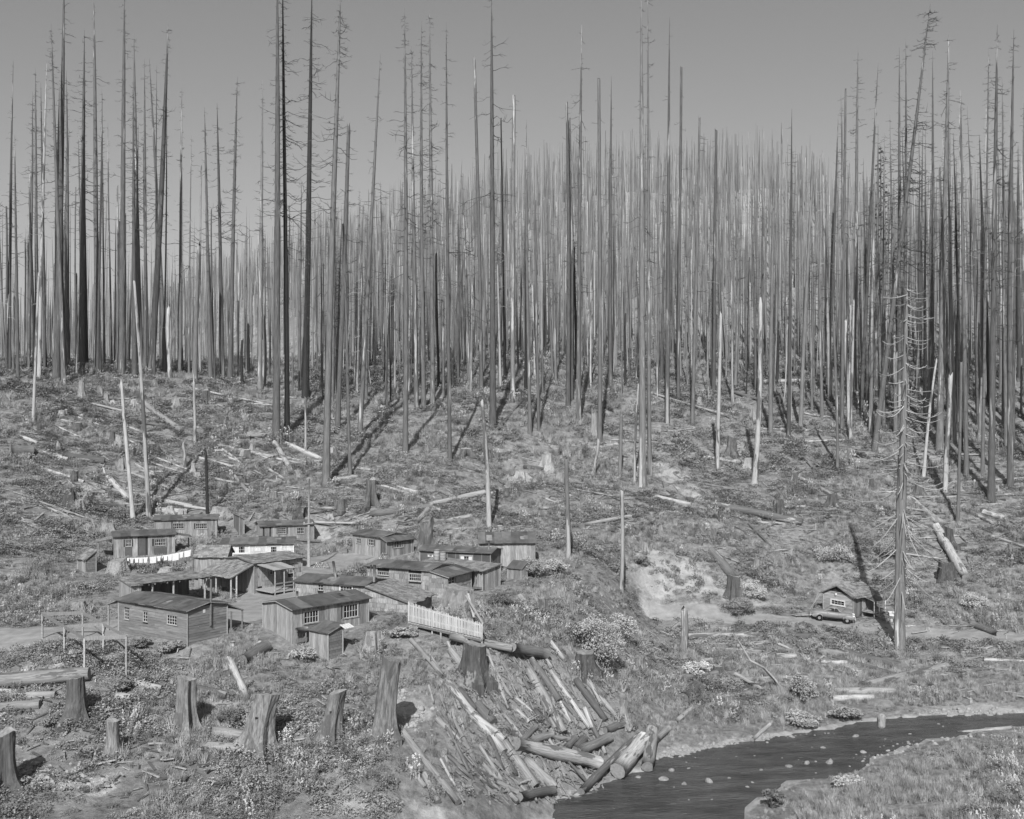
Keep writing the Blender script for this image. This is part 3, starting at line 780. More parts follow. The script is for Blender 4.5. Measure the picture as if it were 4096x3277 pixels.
# lean-to over the left end
roof_plane(r, o, w3(-.1, Lb + 1.5, B1['ze'] - .55), w3(1.9, Lb + 1.5, B1['ze'] - .55), w3(-.1, Lb + .1, B1['ze'] - .03), w3(1.9, Lb + .1, B1['ze'] - .03), 'tar', R)
posts(r, o, [B1['w2'](0, Lb + 1.35)], [B1['ze'] - .6], .1, 'timber_pale')
W_ = B1['W']['a']; s0, z0 = W_.from_px(815, 2445); piece('notice_card', [W_.pt(s0 - .1, z0 - .12, .04), W_.pt(s0 + .12, z0 - .12, .04), W_.pt(s0 + .12, z0 + .12, .04), W_.pt(s0 - .1, z0 + .12, .04)], (W_.n.x, W_.n.y, 0), .01, 'white_paint', r, o)
p0 = W_.from_px(838, 2470); m = MB(); m.bar(W_.pt(p0[0], p0[1] - .6, .12) - o, W_.pt(p0[0] + .05, B1['ze'] + 2.0, .12) - o, .1); m.build('pole', 'timber', r)

# 2 board and batten bunkhouse in front
r, o = new_house('board_cabin', 'weathered vertical board bunkhouse with two five-light windows above the bank', 'cabin', (1169, 2436), 82)
B2 = body(r, o, (1169, 2436), 82, 45, UR=1473, UL=1053, roof='a', rise=.36, walls={'a': (V_, 'board_grey'), '*': (V_, 'board_pale')}, seed=2,
          wins=[('a', 1217, 2449, 1272.4, 2486, 5, 2, dict(trim_mat='board_grey', trim=.09)), ('a', 1375, 2423, 1430, 2464, 5, 2, dict(trim_mat='board_grey', trim=.09))])
stovepipe(r, o, B2['w3'](1.9, B2['Lb'] * .55, B2['ze'] + .3), .55, .1)
W_ = B2['W']['a']
m = MB(); s0, z0 = W_.from_px(1197, 2516)
m.tube([W_.pt(s0 - .45, z0, .3) - o, W_.pt(s0 + .5, z0, .3) - o], .2, 12); m.build('oil_drum', 'metal_pipe', r, True)
m = MB()
for k in (-.4, .4): m.bar(W_.pt(s0 + k, W_.gnd(s0) - .1, .3) - o, W_.pt(s0 + k, z0 - .15, .3) - o, .09)
m.bar(W_.pt(s0 - .5, z0 - .8, .3) - o, W_.pt(s0 + .5, z0 - .8, .3) - o, .08, .3); m.build('drum_stand', 'timber', r)

# 3 long cabin with stovepipes and shake addition
r, o = new_house('shingled_cabin', 'pale shingled cabin with leaning stovepipes and long shake roofed addition', 'cabin', (1456.6, 2340.9), 91)
B3 = body(r, o, (1456.6, 2340.9), 91, 68, La=3.7, UL=1185, roof='b', rise=.34, walls={'*': (S_, 'wall_shingle')}, seed=3,
          wins=[('b', 1273, 2337.7, 1293, 2361.8, 2, 2), ('b', 1362, 2344, 1408, 2370, 4, 2, dict(trim=.1, trim_mat=None))])
Oa = B3['O'] - B3['b'] * 4.07
B3b = body(r, o, None, None, 68, La=4.3, Lb=4.0, O=Oa, ze=B3['ze'] - 1.15, roof='b+', rise=1.08, walls={'*': (S_, 'wall_shingle')}, rstyle='shake', seed=31, over=.3, skip=('a2',))
stovepipe(r, o, B3['w3'](1.0, 3.3, B3['ze'] + .15), 1.55, .11, -.25)
stovepipe(r, o, B3['w3'](1.2, -.25, B3['ze'] + .1), 1.45, .12, .05)
stovepipe(r, o, B3['w3'](3.2, 1.2, B3['ze'] + .1), 1.1, .07, .05)

# 4 long cabin, tar roof, with end addition and porch
r, o = new_house('shingled_cabin', 'long shingle sided cabin with smooth tar roof behind the big fenced stump', 'cabin', (1716, 2280.6), 99.5)
B4 = body(r, o, (1716, 2280.6), 99.5, 64, La=4.2, UL=1470.5, roof='b', rise=.32, walls={'*': (S_, 'wall_shingle')}, seed=4,
          wins=[('b', 1512, 2286.6, 1555, 2302.4, 6, 1), ('b', 1637.5, 2295.9, 1683.9, 2325.6, 6, 2, dict(trim_mat='board_grey', trim=.09))])
Oa = B4['O'] - B4['b'] * 1.91
B4b = body(r, o, None, None, 64, La=4.5, Lb=1.86, O=Oa, ze=B4['ze'] - .48, roof='b+', rise=.42, walls={'*': (S_, 'wall_shingle')}, seed=41, over=.3, skip=('a2',),
           wins=[('a', 1793, 2307, 1818, 2340, 2, 2)])
w3 = B4b['w3']
zt = B4b['ze'] - .05
roof_plane(r, o, w3(6.9, -.4, zt - .3), w3(6.9, 2.2, zt - .3), w3(4.6, -.4, zt), w3(4.6, 2.2, zt), 'shake', R)
posts(r, o, [B4b['w2'](5.2, -.1), B4b['w2'](6.7, -.1), B4b['w2'](6.7, 2)], [zt - .1, zt - .3, zt - .3], .11, 'trim_wood')
m = MB(); q0, q1 = B4b['w2'](5.2, -.15), B4b['w2'](6.7, -.15)
for hgt in (.75, .95): m.bar(Vector((*q0, gz(*q0) + hgt)) - o, Vector((*q1, gz(*q0) + hgt)) - o, .04, .14)
m.build('railing', 'trim_wood', r)
m = MB(); m.box(w3(5.7, .8, gz(*B4b['w2'](5.2, 0)) + .25) - o, (2.6, 2.4, .14)); m.build('deck', 'timber', r)

# woodshed roof with the two barrels
r, o = new_house('woodshed', 'low woodshed with long shake roof carrying two pale barrels', 'shed', (1930, 2284), 103)
B5w = body(r, o, (1930, 2284), 103, 52, La=2.6, Lb=8.2, roof='a+', rise=.34, walls={'*': (V_, 'board_grey')}, rstyle='shake', seed=45)
for k, (U, lab) in enumerate(((1747, 'tall pale barrel on the woodshed shakes'), (1772, 'shorter pale barrel with dark rim on the woodshed shakes'))):
    best = min(((abs(pix(Vector((*B5w['w2'](1.5, y), B5w['prof'](1.5, y) + .1)))[0] - U), y) for y in np.linspace(0, 8, 200)))
    y = best[1]; p = B5w['w3'](1.5, y, B5w['prof'](1.5, y) + .06)
    t = thing('barrel', lab, 'barrel', p, 'barrels on the woodshed roof')
    m = MB(); hh = 1.02 if k == 0 else .88; m.tube([(0, 0, 0), (0, 0, .05), (0, 0, hh * .5), (0, 0, hh - .05), (0, 0, hh)], [.28, .3, .31, .3, .29], 16); m.build('drum', 'barrel', t, True)
    for zz in (.05, hh * .35, hh * .66, hh - .05):
        m = MB(); m.tube([(0, 0, zz - .015), (0, 0, zz + .015)], .322, 16); m.build('hoop', 'metal_pipe', t)

# 5 tar paper cabin
r, o = new_house('tarpaper_cabin', 'black tar paper cabin with curtained window and stovepipe beside the barn', 'cabin', (1961, 2211), 112)
B5 = body(r, o, (1961, 2211), 112, 72, UR=2002, UL=1680, roof='b', rise=.3, walls={'b': ('tar', 'tar_wall'), '*': (V_, 'board_dark')}, seed=5,
          wins=[('b', 1843, 2224, 1888, 2248, 4, 2, dict(curtain=True, trim=.12, trim_mat='trim_wood')), ('b', 1712, 2218, 1733, 2228, 2, 1, dict(curtain=True))])
stovepipe(r, o, B5['w3'](1.6, 5.0, B5['ze'] + .2), 1.3, .1); stovepipe(r, o, B5['w3'](1.0, .5, B5['ze'] + .1), 1.0, .1)

# 6 small board cabin by the yard
r, o = new_house('board_cabin', 'small board cabin with dark papered corner facing the dirt yard', 'cabin', (1524, 2148), 122.6)
B6 = body(r, o, (1524, 2148), 122.6, 47, La=3.9, UL=1412.5, roof='b', rise=.36, walls={'b': (V_, 'board_pale'), '*': (V_, 'board_grey')}, seed=6,
          wins=[('b', 1427, 2154, 1442.7, 2174, 3, 2), ('b', 1475, 2157, 1495, 2183, 3, 2)])
Oa = B6['O'] - B6['b'] * .9
B6b = body(r, o, None, None, 47, La=4.0, Lb=.86, O=Oa, ze=B6['ze'] - .36, roof='b+', rise=.34, walls={'b': ('tar', 'tar_wall'), 'a': (V_, 'board_grey'), '*': (V_, 'board_grey')}, seed=61, over=.35, skip=('a2',),
           wins=[('a', 1573, 2168, 1612, 2188, 6, 2)])

# 7 upper cabin
r, o = new_house('board_cabin', 'long board cabin on the terrace edge below the two tall pale snags', 'cabin', (620, 2079), 130)
B7 = body(r, o, (620, 2079), 130, 13, UR=867, Lb=3.6, roof='a', rise=.34, walls={'*': (V_, 'board_grey')}, seed=7, doors=[('a', 661, 2088, 686, 2150, 'board_grey')],
          wins=[('a', 692, 2095, 735, 2114.6, 6, 2), ('a', 783.8, 2095, 827.8, 2114.6, 6, 2)])
# 8 cabin with dark panels
r, o = new_house('board_cabin', 'board cabin with dark papered panels behind the washing line', 'cabin', (457.7, 2146), 115)
B8 = body(r, o, (457.7, 2146), 115, 22, UR=698, Lb=3.6, roof='a', rise=.36, walls={'b': (V_, 'board_dark'), '*': (V_, 'board_grey')}, seed=8,
          wins=[('a', 503, 2161, 525, 2185.5, 4, 2, dict(trim_mat='board_dark', trim=.09)), ('a', 620, 2158.6, 663, 2181, 6, 2, dict(trim_mat='board_dark', trim=.09))],
          doors=[('a', 553, 2149, 583, 2222, 'tar_wall')])
W_ = B8['W']['a']
for (u0, v0, u1, v1) in ((499, 2192, 529, 2228), (615, 2190, 668, 2218)):
    s0, z1 = W_.from_px(u0, v0); s1, z0 = W_.from_px(u1, v1)
    piece('panel', [W_.pt(s0, z0, .03), W_.pt(s1, z0, .03), W_.pt(s1, z1, .03), W_.pt(s0, z1, .03)], (W_.n.x, W_.n.y, 0), .015, 'tar_wall', r, o)
w3 = B8['w3']
roof_plane(r, o, w3(-1.7, .2, B8['ze'] - .55), w3(-1.7, 2.6, B8['ze'] - .55), w3(-.1, .2, B8['ze'] - .2), w3(-.1, 2.6, B8['ze'] - .2), 'shake', R)
posts(r, o, [B8['w2'](-1.55, .3), B8['w2'](-1.55, 2.5)], [B8['ze'] - .58] * 2, .1)
roof_plane(r, o, w3(B8['La'] + 1.9, .5, B8['ze'] - .5), w3(B8['La'] + 1.9, 3.2, B8['ze'] - .5), w3(B8['La'] + .1, .5, B8['ze'] - .1), w3(B8['La'] + .1, 3.2, B8['ze'] - .1), 'tar', R)
posts(r, o, [B8['w2'](B8['La'] + 1.75, .6), B8['w2'](B8['La'] + 1.75, 3.1)], [B8['ze'] - .52] * 2, .1)
# 9 cabin beside the pole
r, o = new_house('board_cabin', 'board cabin on log skids standing behind the utility pole', 'cabin', (1043.8, 2104), 131)
B9 = body(r, o, (1043.8, 2104), 131, 22, UR=1254.8, Lb=3.7, roof='a', rise=.36, walls={'b': (V_, 'board_pale'), '*': (V_, 'board_grey')}, seed=9,
          wins=[('a', 1112, 2112.7, 1143.5, 2134.5, 4, 3), ('a', 1188.5, 2112, 1215.4, 2134.5, 4, 2)], doors=[('a', 1058, 2110, 1078, 2160, 'board_grey')])
m = MB(); q0, q1 = B9['w3'](-.3, -.25, 0), B9['w3'](B9['La'] + .8, -.25, 0)
m.tube([Vector((q0.x, q0.y, gz(q0.x, q0.y) + .1)) - o, Vector((q1.x, q1.y, gz(q1.x, q1.y) + .2)) - o], .2, 10); m.build('skid_log', 'log_dark', r, True)
# 10 white shingled cabin
r, o = new_house('white_cabin', 'whitewashed shingle cabin with broad white window frames', 'cabin', (890, 2176), 112)
B10 = body(r, o, (890, 2176), 112, 10, UR=1173.6, Lb=3.6, roof='a', rise=.38, walls={'*': (S_, 'white_shingle'), 'trim': 'white_paint'}, seed=10, over=.32,
           wins=[('a', 939, 2187.5, 994.8, 2211, 5, 2, dict(trim=.16, curtain=True, trim_mat=None)), ('a', 1067.6, 2187.5, 1121.9, 2211, 5, 2, dict(trim=.16, curtain=True, trim_mat=None))])
# 11 shake shed
r, o = new_house('shake_shed', 'small shed with steep shake roof at the end of the washing line', 'shed', (782, 2227), 104)
B11 = body(r, o, (782, 2227), 104, 4, UR=903, Lb=3.4, roof='a', rise=.85, walls={'*': (V_, 'board_pale')}, rstyle='shake', seed=11, over=.2)
# 12 shake roofed house with porches
C12 = (300 + 1545 / 2.156, 2000 + 545 / 2.156)
r, o = new_house('shake_house', 'shake roofed board house with open front porch and railed side porch', 'house', C12, 101)
B12 = body(r, o, C12, 101, 47, UR=300 + 1955 / 2.156, UL=300 + 1290 / 2.156, roof='a', rise=.36, walls={'a': (S_, 'wall_shingle'), '*': (V_, 'board_pale')}, rstyle='shake', seed=12,
           wins=[('a', 1153, 2264, 1175, 2290, 4, 2), ('a', 1080, 2272, 1100, 2296, 2, 2)], doors=[('a', 1030, 2268, 1048, 2345, 'board_grey')])
w3, w2 = B12['w3'], B12['w2']; z12 = B12['ze']
roof_plane(r, o, w3(-2.6, -.15, z12 - 1.1), w3(-2.6, B12['Lb'] + .2, z12 - 1.1), w3(-.04, -.15, z12 - .06), w3(-.04, B12['Lb'] + .2, z12 - .06), 'shake', R)
posts(r, o, [w2(-2.45, 0), w2(-1.9, -.05), w2(-2.45, B12['Lb'] * .5), w2(-2.45, B12['Lb'])], [z12 - 1.12, z12 - .95, z12 - 1.12, z12 - 1.12], .14, 'timber_pale')
roof_plane(r, o, w3(.35, -2.75, z12 - .42), w3(2.7, -2.75, z12 - .42), w3(.15, -.05, z12 - .1), w3(2.7, -.05, z12 - .1), 'tar', R, mat='board_pale')
posts(r, o, [w2(.5, -2.6), w2(1.5, -2.6), w2(2.55, -2.6)], [z12 - .5] * 3, .1, 'timber_pale')
gp = gz(*w2(1, -1.5)) + .35
m = MB(); m.box(w3(1.4, -1.35, gp) - o, (2.5, 2.6, .12), Vector((1, 0, 0)).rotation_difference(Vector((B12['a'].x, B12['a'].y, 0))).to_matrix()); m.build('deck', 'timber_pale', r)
m = MB()
for hgt in (.45, .75): m.bar(w3(.55, -2.62, gp + hgt) - o, w3(2.5, -2.62, gp + hgt) - o, .04, .12)
m.build('railing', 'trim_wood', r)
p = hit(1005, 2370); t = tag(link('chopping_block', None), 'round log block lying under the edge of the shake porch', 'log'); t.location = p
m = MB(); m.tube([(-.45, 0, .28), (.45, .2, .28)], .27, 12); m.build('log_body', 'log_pale', t, True)

# 13 open carport
pc = at(559.7, 2334, 93.8)
r, o = new_house('open_shed', 'open fronted pole shed with dark interior behind the clapboard cabin', 'shed', (559.7, 2334), 93.8)
yw = math.radians(40); a_, b_ = Vector((math.cos(yw), math.sin(yw))), Vector((-math.sin(yw), math.cos(yw)))
P0 = Vector((pc.x, pc.y))
def c3(x, y, z): q_ = P0 + a_ * x + b_ * y; return Vector((q_.x, q_.y, z))
zc = pc.z
roof_plane(r, o, c3(-.2, -.3, zc), c3(6.3, -.3, zc), c3(-.2, 4.2, zc + .05), c3(6.3, 4.2, zc + .05), 'shake', R)
for x in np.arange(0.1, 6.3, .55):
    m = MB(); m.bar(c3(x, -.4, zc - .13) - o, c3(x, 4.2, zc - .09) - o, .07, .13); m.build('rafter', 'timber', r)
posts(r, o, [P0 + a_ * x for x in (1.1, 3.0, 5.9)], [zc - .1] * 3, .15, 'timber_pale')
posts(r, o, [P0 + a_ * x + b_ * 2.2 for x in (2.0, 4.2)], [zc - .1] * 2, .13, 'timber')
Wb = Wall(P0 + b_ * 4.1, a_, -b_, 6.2, lambda s: zc - .02); clad(r, o, Wb, 'vert', 'board_dark', random.Random(13))
FOOT.append([P0 - b_ * .1, P0 + a_ * 6.2, P0 + a_ * 6.2 + b_ * 4.2, P0 + b_ * 4.2])
r, o = new_house('store_shed', 'little pale board store shed joined beside the open pole shed', 'shed', (525, 2345), 93)
body(r, o, (525, 2345), 93, 40, UR=562, UL=481, roof='b+', rise=.3, walls={'*': (V_, 'board_pale')}, rstyle='shake', seed=14, over=.15, rake=.12)
# small outhouses
r, o = new_house('privy', 'leaning privy with split roof standing in weeds near the washing line', 'outhouse', (342, 2238), 106)
body(r, o, (342, 2238), 106, 42, UR=384, UL=311, roof='a+', rise=.75, walls={'b': (V_, 'board_pale'), '*': (CL_, 'board_dark')}, rstyle='shake', seed=15, over=.15, rake=.15)
r, o = new_house('privy', 'board privy with flat dark roof directly below the bunkhouse windows', 'outhouse', (1313, 2531), 80.5)
B15 = body(r, o, (1313, 2531), 80.5, 52, UR=1370, UL=1241, roof='a+', rise=.42, walls={'b': (V_, 'board_pale'), '*': (CL_, 'board_dark')}, seed=16, over=.18, rake=.16)
m = MB()
for k in range(7): m.add([B15['w3'](1.0 + k * .13, -.75, B15['ze'] + .2 + .03 * (k % 2)) - o, B15['w3'](1.13 + k * .13, -.75, B15['ze'] + .2 + .03 * ((k + 1) % 2)) - o, B15['w3'](1.13 + k * .13, -.12, B15['ze'] + .42 + .03 * ((k + 1) % 2)) - o, B15['w3'](1.0 + k * .13, -.12, B15['ze'] + .42 + .03 * (k % 2)) - o], [(0, 1, 2, 3)])
m.build('corrugated_awning', 'white_shingle', r)
r, o = new_house('privy', 'narrow privy with sloping roof in front of the tall board barn', 'outhouse', (2084, 2275), 108.5)
body(r, o, (2084, 2275), 108.5, 55, UR=2107, UL=2032, roof='a+', rise=.55, walls={'*': (V_, 'board_grey')}, seed=17, over=.15, rake=.12)
# barn
r, o = new_house('board_barn', 'tall board barn with broad two-tone roof at the brush edge', 'barn', (1919, 2169), 118)
B16 = body(r, o, (1919, 2169), 118, 3, UR=2139, Lb=4.0, roof='a', rise=.85, walls={'*': (V_, 'board_pale')}, seed=18, over=.3)
for x in np.arange(.1, B16['La'], .5):
    m = MB(); m.bar(B16['w3'](x, -.28, B16['ze'] - .17) - o, B16['w3'](x, .05, B16['ze'] - .05) - o, .06, .09); m.build('rafter', 'timber', r)
# small lean shack near cabin 7
r, o = new_house('lean_shack', 'small dark shack half hidden beside the upper board cabin', 'shed', (975, 2075), 132)
body(r, o, (960, 2076), 133, 25, UR=976, UL=935, roof='a-', rise=.3, walls={'*': (V_, 'board_dark')}, seed=19, over=.3)

# 18 cabin by the road
C18 = (3150 + 940 / 3.593, 2250 + 490 / 3.593)
r, o = new_house('roadside_cabin', 'gabled board cabin with shake roof and white framed window by the road', 'cabin', C18, 122)
B18 = body(r, o, C18, 122, 36, UR=3150 + 1270 / 3.593, UL=3150 + 515 / 3.593, roof='a', rise=.95, walls={'b': (CL_, 'cap_board'), '*': (V_, 'board_dark')}, rstyle='shake', seed=20, over=.38, rake=.3,
           wins=[('b', 3326, 2399, 3377, 2424, 4, 2, dict(trim=.13, trim_mat=None))], doors=[('a', 3447, 2400, 3463, 2465, 'board_grey')])
w3, w2, z18 = B18['w3'], B18['w2'], B18['ze']
roof_plane(r, o, w3(1.7, -1.6, z18 - .5), w3(3.9, -1.6, z18 - .5), w3(1.7, -.03, z18 - .1), w3(3.9, -.03, z18 - .1), 'tar', R)
posts(r, o, [w2(1.8, -1.5), w2(2.7, -1.5), w2(3.8, -1.5)], [z18 - .5] * 3, .1, 'white_shingle')
gp = gz(*w2(2.5, -1.4)) + .45
m = MB(); m.box(w3(2.75, -.85, gp) - o, (2.4, 1.7, .1), Vector((1, 0, 0)).rotation_difference(Vector((B18['a'].x, B18['a'].y, 0))).to_matrix()); m.build('deck', 'timber_pale', r)
for k in range(3):
    m = MB(); m.box(w3(2.0, -1.95 - .28 * k, gp - .13 * (k + 1)) - o, (.8, .26, .05), Vector((1, 0, 0)).rotation_difference(Vector((B18['a'].x, B18['a'].y, 0))).to_matrix()); m.build('step', 'timber_pale', r)
m = MB()
for xx in (1.62, 2.38): m.bar(w3(xx, -1.8, gp - .05) - o, w3(xx, -2.75, gp - .55) - o, .05, .2)
m.build('stair_stringer', 'timber', r)
W_ = B18['W']['b']; s0, z0 = W_.from_px(3345, 2377); m = MB(); m.box(W_.pt(s0, z0, .08) - o, (.2, .2, .22)); m.build('electric_box', 'white_paint', r)
for k, off_ in enumerate((0, .35)):
    q0 = hit(3240 + off_ * 20, 2436); q1 = B18['w3'](-.35, B18['Lb'] + .1 + off_, z18 - .15)
    m = MB(); m.bar(Vector((0, 0, 0)), q1 - q0, .08); t = m.build('leaning_pole', 'timber_pale'); t.location = q0
    tag(t, ('upper' if k else 'lower') + ' of two poles propped against the roadside cabin eave', 'pole')

# timber frame
r, o = new_house('timber_frame', 'bare timber frame of an unfinished structure beside the clapboard cabin', 'frame', (338, 2554), 73.5)
fz = CAMH - 15.4
fp = {k: at(u, v, 15.4 * F / (v - CY)) for k, (u, v) in dict(A=(169, 2456.7), B=(331, 2452), C=(505, 2547), D=(338, 2554)).items()}
fp['E'] = fp['A'].lerp(fp['D'], .55); fp['G'] = fp['B'].lerp(fp['C'], .5)
for k, p in fp.items():
    posts(r, o, [(p.x, p.y)], [fz], .12, 'timber_pale')
for a2, b2 in ('AB', 'BC', 'CD', 'DA', 'EG'):
    m = MB(); m.bar(fp[a2] - o, fp[b2] - o, .07, .26 if a2 + b2 in ('AB', 'CD') else .2); m.build('beam', 'trim_wood', r)
for a2, b2 in ('AD', 'DA', 'DC', 'CD', 'ED', 'GC', 'GE', 'EG'):
    pa, pb = fp[a2], fp[b2]; dd = (pb - pa).normalized()
    m = MB(); m.bar(pa - Vector((0, 0, .7)) - o, pa + dd * .7 - o, .06, .1); m.build('brace', 'timber', r)
# ---------------------------------------------------------------- picket fence, washing line, pole
p0, p1 = at(1634, 2485, 84.5), at(1928, 2552, 81.0)
t = thing('picket_fence', 'pale picket fence stepping down to the log bridge', 'fence', p0)
NP = 52
for i in range(NP):
    f = i / (NP - 1); b = p0.lerp(p1, f); top = at(1634 + (1928 - 1634) * f, 2406 + (2492 - 2406) * (f ** 0.92), b.y)
    hgt = top.z - b.z; w = .1 + R.uniform(-.012, .008); jx, jz = R.uniform(-.02, .02), R.uniform(-.08, .06)
    dx = (p1 - p0).normalized(); c = b - p0
    q = [c - dx * w / 2, c + dx * w / 2, c + dx * (w / 2 + jx) + Vector((0, 0, hgt + jz - .07)), c + dx * jx + Vector((0, 0, hgt + jz)), c + dx * (jx - w / 2) + Vector((0, 0, hgt + jz - .07))]
    piece('picket', q, (0, -1, 0), .022, 'picket', t, Vector((0, 0, 0)))
for hh in (.3, .82):
    m = MB(); a = Vector((0, .05, (1.5) * hh)); b = p1 - p0 + Vector((0, .05, 1.1 * hh)); m.bar(a, b, .04, .1); m.build('rail', 'picket', t)
for f in (0.0, .33, .66, 1.0):
    b = p0.lerp(p1, f); m = MB(); z0 = min(gz(b.x, b.y) - .2 - p0.z, b.z - p0.z); m.box((b.x - p0.x, b.y - p0.y + .1, (z0 + b.z - p0.z + 1.0) / 2), (.1, .1, b.z - p0.z + 1.0 - z0)); m.build('post', 'timber_pale', t)
t = thing('plank_walk', 'plank walkway along the foot of the picket fence', 'walkway', p0)
for i in range(26):
    f = (i + .5) / 26; b = p0.lerp(p1, f) - p0; m = MB(); m.box((b.x, b.y + .45, b.z - .1), (.2, 1.0, .05)); m.build('plank', 'timber_pale', t)
for s in (-.02, .9):
    m = MB(); m.bar((0, s, -.2), p1 - p0 + Vector((0, s, -.2)), .1, .16); m.build('beam', 'timber', t)
for f in (.1, .45, .8, 1.0):
    b = p0.lerp(p1, f); z0 = gz(b.x, b.y) - .2
    if z0 < b.z - .2:
        m = MB(); m.box((b.x - p0.x, b.y - p0.y, (z0 + b.z - .28) / 2 - p0.z), (.13, .13, b.z - .28 - z0)); m.build('post', 'timber_pale', t)
for k, (a, b) in enumerate((((1863, 2382), (1930, 2492)), ((1872, 2374), (1895, 2470)))):
    A_, B_ = at(*a, 86.5), at(*b, 81.5 if k == 0 else 84); m = MB(); m.bar((0, 0, 0), A_ - B_, .16, .05); q = m.build('leaning_board', 'timber_pale'); q.location = B_
    tag(q, ('long' if k == 0 else 'short upright') + ' pale board leaning between fence end and big stump', 'board')

# utility pole
b = hit(1235, 2268); d = b.y
t = thing('utility_pole', 'slim wooden utility pole standing in the camp yard', 'pole', b)
m = MB(); hp = (2268 - 1915) * d / F; m.tube([(0, 0, -.3), (0, 0, hp * .35), (.02, 0, hp * .7), (.05, 0, hp)], [.19, .15, .11, .07], 10); m.build('pole_shaft', 'timber_pale', t, True)
m = MB(); m.bar((-.55, -.2, hp * .485), (.5, -.2, hp * .5), .1); m.build('cross_arm', 'timber_pale', t)
for xx in (-.45, .4):
    m = MB(); m.tube([(xx, -.2, hp * .49 + .05), (xx, -.2, hp * .49 + .2)], [.05, .035], 8); m.build('insulator', 'white_paint', t)

# washing line
A_, B_ = at(481, 2231, 109), at(773, 2196, 107)
t = thing('washing_line', 'sagging wire washing line strung between posts', 'washing line', A_)
def wl_pt(f): return A_.lerp(B_, f) + Vector((0, 0, -.28 * math.sin(math.pi * f)))
m = MB(); m.tube([wl_pt(k / 24) - A_ for k in range(25)], .012, 5); m.build('wire', 'metal_pipe', t)
for p in (A_, B_):
    z0 = gz(p.x, p.y) - .2; m = MB(); m.box((p.x - A_.x, p.y - A_.y, (z0 + p.z + .1) / 2 - A_.z), (.1, .1, p.z + .1 - z0)); m.build('post', 'timber', t)
Ltot = (B_ - A_).length; q = .12; kinds = []
GARM = ['towel', 'towel', 'shirt', 'shirt', 'towel', 'shirt', 'sock', 'sheet', 'shirt', 'sock', 'shirt', 'towel', 'sheet', 'shirt', 'sheet']
gi = 0; nlab = {}
ORD = ['first', 'second', 'third', 'fourth', 'fifth', 'sixth', 'seventh', 'eighth']
while q < Ltot - .3:
    k = GARM[gi % len(GARM)]; w = dict(towel=.42, shirt=.5, sock=.16, sheet=.75)[k]; hgt = dict(towel=.6, shirt=.55, sock=.3, sheet=.68)[k] * R.uniform(.9, 1.08)
    f0, f1 = q / Ltot, min((q + w) / Ltot, 1); c0, c1 = wl_pt(f0), wl_pt(f1); nx, nz_ = 6, 5
    v, fcs = [], []
    for j in range(nz_ + 1):
        for i in range(nx + 1):
            fx, fz_ = i / nx, j / nz_; p = c0.lerp(c1, fx)
            pinch = 1 - (.08 * fz_ if k != 'shirt' else 0)
            if k == 'shirt': pinch = 1.0 if fz_ < .35 else .72
            xx = (fx - .5) * pinch + .5; p = c0.lerp(c1, xx)
            v.append(p + Vector((0, .05 * math.sin(fx * 9 + gi) * fz_, -hgt * fz_ - (.03 * math.sin(fx * math.pi) if j == 0 else 0))) - c0)
    n1 = len(v); v += [p + Vector((0, .012, 0)) for p in v]
    for j in range(nz_):
        for i in range(nx):
            a = j * (nx + 1) + i; fcs += [(a, a + 1, a + nx + 2, a + nx + 1), (a + n1, a + nx + 1 + n1, a + nx + 2 + n1, a + 1 + n1)]
    dark = k == 'sock' or gi in (3, 8)
    ob = link({'towel': 'towel', 'shirt': 'shirt', 'sock': 'sock', 'sheet': 'bed_sheet'}[k], mesh(k, v, fcs, 'dark_cloth' if gi in (6,) else 'white_cloth', True)); ob.location = c0
    nlab[k] = nlab.get(k, 0) + 1
    tag(ob, f"{ORD[min(nlab[k], 8) - 1]} {'white' if gi != 6 else 'dark'} {k if k != 'sheet' else 'bed sheet'} along the washing line from the weedy end", 'laundry', 'washing on the line')
    q += w + R.uniform(.02, .07); gi += 1

# ---------------------------------------------------------------- parked coupe
pr, pf = hit(3281, 2484), hit(3381, 2497)
ax = Vector((pf.x - pr.x, pf.y - pr.y, 0)); ang = math.radians(-17)
fwd = Vector((math.cos(ang), math.sin(ang), 0)); sd_ = Vector((-fwd.y, fwd.x, 0))
mid = (pr + pf) / 2 + sd_ * .68
car = thing('parked_coupe', 'dark rounded coupe parked beside the roadside cabin', 'car', (mid.x, mid.y, gz(mid.x, mid.y) + .06))
car.rotation_euler = (0, math.atan2(pr.z - pf.z, 2.95), ang)
def loft(st, name, mat, parent, n=14, p=2.6, smooth=True):
    """st: list of (x, half width, z bottom, z top)"""
    mb = MB(); rings = []
    for x, w, zb, zt in st:
        k0 = len(mb.v); cz, hz = (zb + zt) / 2, (zt - zb) / 2
        for j in range(n):
            th = 2 * math.pi * j / n; c, s = math.cos(th), math.sin(th)
            mb.v.append((x, w * math.copysign(abs(c) ** (2 / p), c), cz + hz * math.copysign(abs(s) ** (2 / p), s)))
        rings.append(k0)
    for a, b in zip(rings[:-1], rings[1:]):
        for j in range(n): mb.f.append((a + j, a + (j + 1) % n, b + (j + 1) % n, b + j)); mb.m.append(0)
    mb.f.append(tuple(rings[0] + j for j in range(n))); mb.f.append(tuple(rings[-1] + j for j in reversed(range(n)))); mb.m += [0, 0]
    return mb.build(name, mat, parent, smooth)
bd = loft([(-2.25, .45, .5, .82), (-2.15, .66, .42, .98), (-1.8, .74, .38, 1.08), (-1.2, .78, .36, 1.13), (-.6, .8, .35, 1.14), (0, .8, .35, 1.12), (.5, .77, .35, 1.1), (.9, .66, .36, 1.08), (1.5, .52, .4, 1.03), (1.95, .42, .42, .97), (2.12, .3, .48, .86)], 'body', 'car_paint', car, 20, 3.2)
